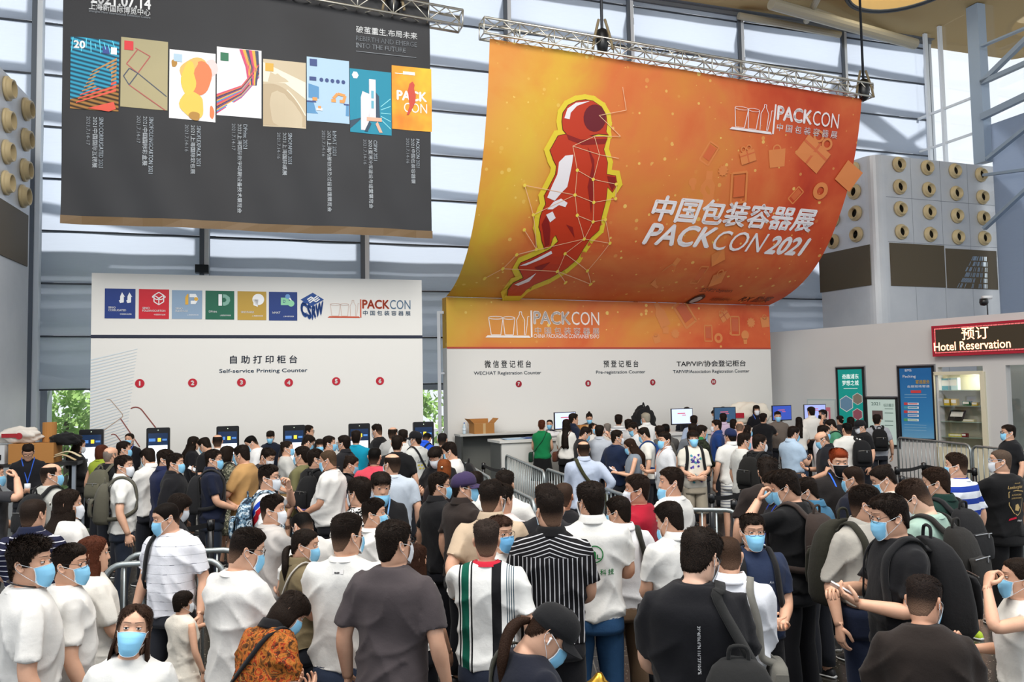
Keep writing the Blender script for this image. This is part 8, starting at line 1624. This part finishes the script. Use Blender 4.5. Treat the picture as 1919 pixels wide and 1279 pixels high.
{'label':'man with glasses and dark collar facing left by the fifth kiosk','yaw':290,'hair':('short','#0d0b0a'),'mask':'#8fd0f4','shirt':('polo','#1e1e22'),'pants':('long','#22242b'),'pose':('down','down'),'sex':'m','ex':{'glasses':''},'x':-2.371,'y':11.259,'s':0.96,'lod':2},
{'label':'man with glasses and blue mask at the right edge behind barrier','yaw':275,'hair':('short','#0d0b0a'),'mask':'#8fd0f4','shirt':('tee','#191a1d'),'pants':('long','#22242b'),'pose':('down','down'),'sex':'m','hy':5,'ex':{'glasses':'#5a5a60','art':['violet']},'eyes':1,'x':6.981,'y':11.341,'s':0.95,'lod':2},
{'label':'woman in pale grey sweater with hair in a bun','yaw':70,'hair':('bun','#15100d'),'mask':'#8fd0f4','shirt':('long','#c4c4c0'),'pants':('skirt','#8a7048'),'pose':('low','low'),'sex':'f','hy':10,'ex':{'nocollar':1},'phone':(1,'phone held by woman in pale grey sweater','#1a1a1e','#45505c'),'x':-3.215,'y':11.383,'s':0.921,'lod':2},
{'label':'woman with long brown hair in grey sleeveless vest on a phone','yaw':275,'hair':('long','#24160f'),'mask':'#8fd0f4','shirt':('tank','#7e8894'),'pants':('long','#22242b'),'pose':('phone','tap'),'sex':'f','hp':22,'phone':(1,'white phone held by woman in grey vest','#e8e8ec','#d8dce4'),'x':1.702,'y':11.424,'s':0.894,'lod':2},
{'label':'man with receding hair in white shirt facing right','yaw':80,'hair':('short','#0d0b0a'),'mask':'#8fd0f4','shirt':('tee','#dcdcdc'),'pants':('long','#22242b'),'pose':('down','down'),'sex':'m','x':-2.653,'y':11.533,'s':0.949,'lod':2},
{'label':'man with navy cap in white polo over striped shorts','yaw':350,'hair':('cap','#0d0b0a'),'mask':None,'shirt':('polo','#e0dfdb'),'pants':('short','@shortstripe'),'pose':('down','down'),'sex':'m','ex':{'cap':'#1f2a4e','watch':1},'hy':-15,'x':3.134,'y':11.603,'s':0.95,'lod':2},
{'label':'man in black shirt bowing over a white phone','yaw':290,'hair':('short','#0d0b0a'),'mask':'#8fd0f4','shirt':('tee','#17171a'),'pants':('long','#22242b'),'pose':('phone','down'),'sex':'m','hp':30,'phone':(1,'white phone held by the bowing man in black','#e8e8ea','#e4e8ee'),'x':-4.411,'y':11.633,'s':0.962,'lod':2},
{'label':'woman in yellow green top with red brown hair at first kiosk','yaw':10,'hair':('bob','#4a2416'),'mask':None,'shirt':('cap','#97a838'),'pants':('long','#22242b'),'pose':('down','down'),'sex':'f','hy':15,'x':-5.975,'y':11.653,'s':0.902,'lod':2},
{'label':'man in dark navy tee with arm down in desk queue','yaw':50,'hair':('short','#0d0b0a'),'mask':'#e6eaf0','shirt':('tee','#1b2742'),'pants':('long','#22242b'),'pose':('down','down'),'sex':'m','hy':35,'fat':0.4,'x':1.499,'y':11.762,'s':0.949,'lod':2},
{'label':'man in dark shirt bowing just right of the fourth kiosk','yaw':60,'hair':('short','#0d0b0a'),'mask':'#8fd0f4','shirt':('tee','#26262a'),'pants':('long','#22242b'),'pose':('down','down'),'sex':'m','hp':28,'x':-3.081,'y':11.796,'s':0.963,'lod':2},
{'label':'man with black cap in pale printed tee and cross strap','yaw':310,'hair':('cap','#0d0b0a'),'mask':'#e6eaf0','shirt':('tee','#c9cac6'),'pants':('long','#22242b'),'pose':('down','down'),'sex':'m','hy':-25,'ex':{'cap':'#17171a','art':['scribble']},'bag':('sling','black cross body bag on man with black cap',-1,'#1c1c20'),'x':-1.434,'y':11.811,'s':0.967,'lod':2},
{'label':'man with shaved head in dark top near the side window','yaw':5,'hair':('buzz','#1d1917'),'mask':None,'shirt':('tee','#25252c'),'pants':('long','#22242b'),'pose':('down','down'),'sex':'m','x':-1.058,'y':11.94,'s':0.948,'lod':2},
{'label':'man in light blue polo sharing a look at a phone','yaw':62,'hair':('short','#0d0b0a'),'mask':'#8fd0f4','shirt':('polo','#b0c6dc'),'pants':('long','#23262e'),'pose':('phone','tap'),'sex':'m','hy':15,'hp':14,'ex':{'hem':'tuck'},'phone':(1,'black phone between light blue polo and black polo men','#17171a','#30343c'),'x':4.14,'y':12.005,'s':0.95,'lod':2},
{'label':'man in white shirt looking down beside the third kiosk','yaw':250,'hair':('buzz','#0d0b0a'),'mask':'#8fd0f4','shirt':('tee','#e2e2e2'),'pants':('long','#22242b'),'pose':('phone','low'),'sex':'m','hp':32,'x':-3.851,'y':12.041,'s':0.966,'lod':2},
{'label':'man in white tee with mask facing the bald man','yaw':100,'hair':('short','#0d0b0a'),'mask':'#8fd0f4','shirt':('tee','#e2e4e8'),'pants':('long','#22242b'),'pose':('down','down'),'sex':'m','hp':8,'x':4.634,'y':12.101,'s':0.95,'lod':2},
{'label':'woman peeking out behind the black tee man','yaw':160,'hair':('bob','#0d0b0a'),'mask':'#8fd0f4','shirt':('tee','#30333a'),'pants':('long','#22242b'),'pose':('down','down'),'sex':'f','eyes':1,'x':-2.93,'y':12.148,'s':0.902,'lod':2},
{'label':'bald crowned man in white shirt in front of the third kiosk','yaw':345,'hair':('crown','#0d0b0a'),'mask':None,'shirt':('tee','#e6e4e0'),'pants':('long','#22242b'),'pose':('down','down'),'sex':'m','x':-4.513,'y':12.264,'s':0.957,'lod':2},
{'label':'man in bright teal tee at the fifth kiosk','yaw':10,'hair':('short','#0d0b0a'),'mask':None,'shirt':('tee','#0e8fae'),'pants':('long','#22242b'),'pose':('reach','down'),'sex':'m','hy':-20,'x':-2.41,'y':12.313,'s':0.967,'lod':2},
{'label':'man in white vest top with dark strap facing left','yaw':285,'hair':('short','#0d0b0a'),'mask':'#8fd0f4','shirt':('tee','#e8e6de'),'pants':('long','#22242b'),'pose':('down','down'),'sex':'m','hp':20,'bag':('backpack','blue backpack of man in white vest top','#1d3f78',0),'x':2.072,'y':12.472,'s':0.951,'lod':2},
{'label':'dark haired person beside the black cap man','yaw':340,'hair':('short','#0d0b0a'),'mask':'#8fd0f4','shirt':('tee','#d8d8d6'),'pants':('long','#22242b'),'pose':('down','down'),'sex':'m','x':-1.739,'y':12.637,'s':0.959,'lod':2},
{'label':'woman in black with long hair facing the first kiosk','yaw':72,'hair':('long','#0d0b0a'),'mask':'#e6eaf0','shirt':('long','#141416'),'pants':('long','#141416'),'pose':('low','low'),'sex':'f','hp':10,'ex':{'nocollar':1},'x':-6.901,'y':12.72,'s':0.923,'lod':2},
{'label':'man in camouflage jacket with green collar','yaw':75,'hair':('short','#0d0b0a'),'mask':'#8fd0f4','shirt':('long','@camodark'),'pants':('long','#22242b'),'pose':('low','low'),'sex':'m','ex':{'collar':'#2a7a44'},'hp':10,'x':2.95,'y':12.733,'s':0.95,'lod':2},
{'label':'man in white tee with black bag on right shoulder from behind','yaw':5,'hair':('buzz','#0d0b0a'),'mask':None,'shirt':('tee','#e0dfdb'),'pants':('long','#22242b'),'pose':('low','down'),'sex':'m','hy':-15,'fat':0.5,'bag':('backpack','black bag hung on right shoulder of white tee man','#1b1b1d',1),'x':5.294,'y':12.762,'s':0.95,'lod':2},
{'label':'man with dark hair left of the dark grey tee','yaw':350,'hair':('short','#0d0b0a'),'mask':None,'shirt':('tee','#56534e'),'pants':('long','#22242b'),'pose':('down','down'),'sex':'m','x':2.321,'y':12.774,'s':0.949,'lod':2},
{'label':'woman with long black hair and black top near the third kiosk','yaw':60,'hair':('long','#0d0b0a'),'mask':None,'shirt':('long','#15151a'),'pants':('long','#22242b'),'pose':('down','down'),'sex':'f','hp':8,'ex':{'nocollar':1},'x':-5.145,'y':12.862,'s':0.924,'lod':2},
{'label':'man in bright blue polo bent over at the sixth kiosk','yaw':15,'hair':('buzz','#0d0b0a'),'mask':None,'shirt':('polo','#2156d4'),'pants':('long','#22242b'),'pose':('low','low'),'sex':'m','lean':28,'hp':15,'bag':('sling','dark sling bag on man in bright blue polo',1,'#1a2440'),'x':-1.522,'y':13.037,'s':0.961,'lod':2},
{'label':'man in charcoal tee with navy lanyard bowing at desk line','yaw':80,'hair':('short','#0d0b0a'),'mask':'#8fd0f4','shirt':('tee','#252326'),'pants':('long','#22242b'),'pose':('down','down'),'sex':'m','hp':26,'ex':{'lanyard':'#20305c'},'x':1.102,'y':13.062,'s':0.952,'lod':2},
{'label':'man in grey blue tee behind the fringed boy','yaw':15,'hair':('short','#0d0b0a'),'mask':None,'shirt':('tee','#6a7078'),'pants':('long','#22242b'),'pose':('down','down'),'sex':'m','x':2.947,'y':13.226,'s':0.95,'lod':2},
{'label':'man with thinning hair behind the black tee shoulder','yaw':15,'hair':('crown','#0d0b0a'),'mask':None,'shirt':('tee','#bebebc'),'pants':('long','#22242b'),'pose':('down','down'),'sex':'m','x':-1.99,'y':13.246,'s':0.969,'lod':2},
{'label':'heavy man in light grey polo holding a phone to his ear','yaw':12,'hair':('short','#0d0b0a'),'mask':None,'shirt':('polo','#b4bac4'),'pants':('long','#22242b'),'pose':('ear','down'),'sex':'m','fat':0.8,'phone':(1,'pale phone at the ear of man in grey polo','#e0c8c4','#d8d0d0'),'x':1.418,'y':13.291,'s':0.948,'lod':2},
{'label':'man in dark grey tee with back turned by the desk','yaw':5,'hair':('buzz','#0d0b0a'),'mask':None,'shirt':('tee','#4c4b4a'),'pants':('long','#22242b'),'pose':('low','low'),'sex':'m','fat':0.4,'x':2.54,'y':13.438,'s':0.95,'lod':2},
{'label':'man with black cap and white mask in black tee','yaw':265,'hair':('cap','#0d0b0a'),'mask':'#e6eaf0','shirt':('tee','#18181b'),'pants':('long','#22242b'),'pose':('down','down'),'sex':'m','hp':14,'ex':{'cap':'#1a1a1d'},'x':5.916,'y':13.64,'s':0.95,'lod':2},
{'label':'tall man in black tee and white mask beside the fifth kiosk','yaw':285,'hair':('flat','#0d0b0a'),'mask':'#e6eaf0','shirt':('tee','#1a1a1c'),'pants':('long','#22242b'),'pose':('down','down'),'sex':'m','hp':10,'eyes':1,'hy':10,'x':-2.295,'y':13.667,'s':0.988,'lod':2},
{'label':'female usher in black jacket with blue lanyard by the second kiosk','yaw':178,'hair':('pony','#15100d'),'mask':'#8fd0f4','shirt':('long','#15151a'),'pants':('long','#22242b'),'pose':('fold','fold'),'sex':'f','ex':{'lanyard':'#4c74d8','nocollar':1},'eyes':1,'x':-6.535,'y':13.687,'s':0.939,'lod':2},
{'label':'man in front of the fourth kiosk with dark shirt','yaw':5,'hair':('short','#0d0b0a'),'mask':None,'shirt':('tee','#25252a'),'pants':('long','#22242b'),'pose':('down','down'),'sex':'m','x':-3.73,'y':13.693,'s':0.968,'lod':2},
{'label':'bald man in pink shirt bending to the desk','yaw':20,'hair':('bald','#5a4a40'),'mask':None,'shirt':('tee','#d8b0b0'),'pants':('long','#22242b'),'pose':('down','down'),'sex':'m','hp':12,'x':3.917,'y':13.931,'s':0.95,'lod':2},
{'label':'man in profile right beside the fourth kiosk','yaw':75,'hair':('short','#0d0b0a'),'mask':None,'shirt':('tee','#2a2c33'),'pants':('long','#22242b'),'pose':('down','down'),'sex':'m','ex':{'glasses':''},'x':-3.585,'y':14.014,'s':0.979,'lod':2},
{'label':'man in green tee with dark straps bowing left','yaw':290,'hair':('short','#0d0b0a'),'mask':'#8fd0f4','shirt':('tee','#4d9070'),'pants':('long','#22242b'),'pose':('down','down'),'sex':'m','hp':22,'bag':('backpack','dark pack on man in green tee','#1f2a24',0),'x':5.634,'y':14.13,'s':0.95,'lod':2},
{'label':'man with glasses bowing over in the desk queue','yaw':250,'hair':('short','#0d0b0a'),'mask':'#8fd0f4','shirt':('tee','#dfe0e2'),'pants':('long','#22242b'),'pose':('down','down'),'sex':'m','hp':22,'ex':{'glasses':''},'x':2.173,'y':14.257,'s':0.95,'lod':2},
{'label':'woman in white with long black hair and blue mask beside the navy cap','yaw':80,'hair':('long','#0d0b0a'),'mask':'#8fd0f4','shirt':('tee','#e4e4e6'),'pants':('long','#22242b'),'pose':('down','down'),'sex':'f','x':4.145,'y':14.306,'s':0.893,'lod':2},
{'label':'female clerk with bangs and blue mask between kiosks three and four','yaw':178,'hair':('bangs','#0d0b0a'),'mask':'#8fd0f4','shirt':('long','#1a2030'),'pants':('long','#22242b'),'pose':('down','down'),'sex':'f','hp':14,'ex':{'nocollar':1},'eyes':1,'x':-4.347,'y':14.412,'s':0.92,'lod':2},
{'label':'man in royal blue polo and white mask facing left','yaw':282,'hair':('short','#0d0b0a'),'mask':'#e6eaf0','shirt':('polo','#1c3c78'),'pants':('long','#22242b'),'pose':('phone','down'),'sex':'m','eyes':1,'x':3.652,'y':14.437,'s':0.95,'lod':2},
{'label':'man with dark hair just behind the striped tee','yaw':40,'hair':('short','#0d0b0a'),'mask':'#8fd0f4','shirt':('tee','#c8c8ca'),'pants':('long','#22242b'),'pose':('down','down'),'sex':'m','x':2.195,'y':15.311,'s':0.95,'lod':2},
{'label':'man in grey tee with big black backpack by the grey notice','yaw':12,'hair':('short','#0d0b0a'),'mask':None,'shirt':('tee','#a3a5ab'),'pants':('long','#22242b'),'pose':('down','down'),'sex':'m','hy':25,'bag':('backpack','big black backpack on grey tee man by the posters','#171719',0),'x':7.016,'y':15.527,'s':0.95,'lod':2},
{'label':'woman with long straight black hair and white blouse at desk','yaw':20,'hair':('long','#0d0b0a','xlong'),'mask':None,'shirt':('tee','#eae8e2'),'pants':('long','#121214'),'pose':('low','low'),'sex':'f','bag':('sling','brown handbag of the long haired woman at desk',1,'#5a3224',0.012),'x':1.024,'y':15.585,'s':0.955,'lod':2},
{'label':'woman in green knit top with red brown hair at the desk','yaw':8,'hair':('bun','#4a2416'),'mask':None,'shirt':('cap','#157a48'),'pants':('skirt','#121214'),'pose':('low','low'),'sex':'f','bag':('sling','small dark green handbag of woman in green',1,'#1c3a2c',0.01),'x':0.55,'y':15.647,'s':0.953,'lod':2},
{'label':'woman with grey curly hair near the desk','yaw':20,'hair':('thick','#77706a'),'mask':None,'shirt':('tee','#cfc6bc'),'pants':('long','#22242b'),'pose':('down','down'),'sex':'f','x':1.83,'y':15.681,'s':0.893,'lod':2},
{'label':'man in navy jacket in profile at the desk','yaw':70,'hair':('short','#0d0b0a'),'mask':None,'shirt':('long','#1b2338'),'pants':('long','#22242b'),'pose':('down','down'),'sex':'m','x':1.184,'y':15.91,'s':1.014,'lod':2},
{'label':'woman with mask behind the bowing charcoal tee man','yaw':140,'hair':('long','#0d0b0a'),'mask':'#8fd0f4','shirt':('tee','#dcdad6'),'pants':('long','#22242b'),'pose':('down','down'),'sex':'f','x':1.568,'y':15.985,'s':0.892,'lod':2},
{'label':'man in white and grey striped tee with black hair','yaw':10,'hair':('thick','#0d0b0a'),'mask':None,'shirt':('tee','@greystripe'),'pants':('long','#22242b'),'pose':('down','down'),'sex':'m','x':2.125,'y':16.231,'s':0.981,'lod':2},
{'label':'grey haired man in white shirt at the second monitor','yaw':350,'hair':('thick','#a39c8c'),'mask':'#8fd0f4','shirt':('long','#e6e6e4'),'pants':('long','#22242b'),'pose':('down','down'),'sex':'m','hy':-30,'x':2.716,'y':16.446,'s':0.99,'lod':2},
{'label':'man in pale blue shirt in front of the third monitor','yaw':10,'hair':('short','#0d0b0a'),'mask':None,'shirt':('long','#a9b9d2'),'pants':('long','#22242b'),'pose':('down','down'),'sex':'m','x':3.72,'y':16.572,'s':0.95,'lod':2},
{'label':'dark haired woman with back turned beside the lilac shirt','yaw':10,'hair':('bob','#0d0b0a'),'mask':None,'shirt':('tee','#b8a8b0'),'pants':('long','#22242b'),'pose':('down','down'),'sex':'f','x':4.575,'y':16.73,'s':0.893,'lod':2},
{'label':'dark haired person under the teal poster','yaw':0,'hair':('bob','#0d0b0a'),'mask':None,'shirt':('tee','#26262a'),'pants':('long','#22242b'),'pose':('down','down'),'sex':'f','x':7.036,'y':16.77,'s':0.893,'lod':2},
{'label':'man in black tee with arm on the desk','yaw':30,'hair':('short','#0d0b0a'),'mask':None,'shirt':('tee','#19191c'),'pants':('long','#22242b'),'pose':('reach','down'),'sex':'m','hy':10,'x':5.305,'y':17.073,'s':0.95,'lod':2},
{'label':'man in lilac shirt with short dark hair','yaw':10,'hair':('short','#0d0b0a'),'mask':None,'shirt':('polo','#c8b4cc'),'pants':('long','#22242b'),'pose':('down','down'),'sex':'m','x':4.483,'y':17.17,'s':0.956,'lod':2},
{'label':'woman in white tee with long dark hair beside light blue polo','yaw':20,'hair':('long','#0d0b0a'),'mask':None,'shirt':('tee','#e8e4dc'),'pants':('long','#2c3a50'),'pose':('low','low'),'sex':'f','x':6.11,'y':17.203,'s':0.893,'lod':2},
{'label':'clerk in navy behind the first desk monitor','yaw':190,'hair':('pony','#0d0b0a'),'mask':'#8fd0f4','shirt':('long','#1a2034'),'pants':('long','#22242b'),'pose':('down','down'),'sex':'f','ex':{'nocollar':1},'eyes':1,'x':0.782,'y':17.338,'s':0.911,'lod':2},
{'label':'woman with white hairband near the teal poster','yaw':345,'hair':('bun','#0d0b0a'),'mask':None,'shirt':('tee','#2a2a2e'),'pants':('long','#22242b'),'pose':('down','down'),'sex':'f','ex':{'hairclip':1},'x':7.172,'y':17.648,'s':0.893,'lod':2},
{'label':'female clerk with top knot and vest behind the desk','yaw':180,'hair':('pony','#0d0b0a','topbun'),'mask':'#8fd0f4','shirt':('long','#4a4644'),'pants':('long','#22242b'),'pose':('down','down'),'sex':'f','hp':22,'eyes':1,'ex':{'nocollar':1},'x':1.666,'y':17.696,'s':0.99,'lod':2},
{'label':'man in taupe brown tee and blue mask facing the camera','yaw':190,'hair':('flat','#0d0b0a'),'mask':'#8fd0f4','shirt':('tee','#6e655e'),'pants':('long','#22242b'),'pose':('down','down'),'sex':'m','eyes':1,'fat':0.5,'x':5.841,'y':17.761,'s':0.952,'lod':2},
{'label':'man in white dress shirt and black trousers near the pink notice','yaw':350,'hair':('short','#0d0b0a'),'mask':None,'shirt':('long','#eceae4'),'pants':('long','#121214'),'pose':('down','down'),'sex':'m','ex':{'hem':'tuck'},'x':6.679,'y':18.005,'s':1.002,'lod':2},
{'label':'man with black mask holding phone to his face','yaw':265,'hair':('thick','#0d0b0a'),'mask':'#17171a','shirt':('tee','#2a2a2e'),'pants':('long','#22242b'),'pose':('down','ear'),'sex':'m','phone':(-1,'dark phone at the cheek of black masked man','#1a1a1e','#202228'),'x':7.016,'y':18.201,'s':0.956,'lod':2},
{'label':'female clerk with tied hair behind the third monitor','yaw':180,'hair':('bun','#0d0b0a'),'mask':'#8fd0f4','shirt':('long','#20242e'),'pants':('long','#22242b'),'pose':('down','down'),'sex':'f','eyes':1,'ex':{'nocollar':1},'x':4.032,'y':18.654,'s':1.019,'lod':2},
{'label':'usher leaning over the desk with black shirt','yaw':260,'hair':('short','#0d0b0a'),'mask':'#e6eaf0','shirt':('polo','#181a20'),'pants':('long','#22242b'),'pose':('down','down'),'sex':'m','lean':12,'hp':10,'ex':{'lanyard':'#3a62c8'},'x':4.94,'y':19.022,'s':0.983,'lod':2},
{'label':'woman in white behind the leaning usher','yaw':40,'hair':('bob','#0d0b0a'),'mask':None,'shirt':('tee','#e6dede'),'pants':('long','#22242b'),'pose':('down','down'),'sex':'f','x':4.974,'y':19.036,'s':1.004,'lod':2},
{'label':'female usher with lanyard and white mask behind the desk','yaw':182,'hair':('bob','#0d0b0a'),'mask':'#e6eaf0','shirt':('polo','#15161c'),'pants':('long','#22242b'),'pose':('down','down'),'sex':'f','ex':{'lanyard':'#4a7cf0'},'eyes':1,'x':5.869,'y':19.398,'s':1.012,'lod':2}]
# ---------------------------------------------------------------- every visitor stands here
for q in CROWD:
    q['shirt'] = (q['shirt'][0], stuff_mat(q['shirt'][1])); q['pants'] = (q['pants'][0], stuff_mat(q['pants'][1]))
    ex = q.get('ex', {}); ex['art'] = [ARTS[a] for a in ex.get('art', []) if a in ARTS]; q['ex'] = ex
    o, pose, S, arms = make_person(q)
    if q.get('phone'): phone(o, pose, arms, *q['phone'])
    b = q.get('bag')
    if b and b[0] == 'backpack':
        kw = {}
        if len(b) > 4: kw = dict(w=b[4], h=b[5], d=b[6])
        if len(b) > 7: kw['z'] = b[7]
        c = b[2]
        if c.startswith('@'): MATS[('cloth', c, .9, 0.)] = stuff_mat(c)
        backpack(o, pose, S, b[1], c, c, one=(b[3] or None), **kw)
    if b and b[0] == 'sling': sling(o, pose, S, b[1], b[2], b[3], w=(b[4] if len(b) > 4 else .03), same=(len(b) > 5))
o = crumple((.36, 3.56, 0), (.34, .24, 1.1), '#b8913e', 21, 'foil_bag', 'tall gold foil bag standing between pinstripe shirt and blue jeans', 'bag', .35); o.data.materials.clear(); o.data.materials.append(metal('#c89a3c', .28))
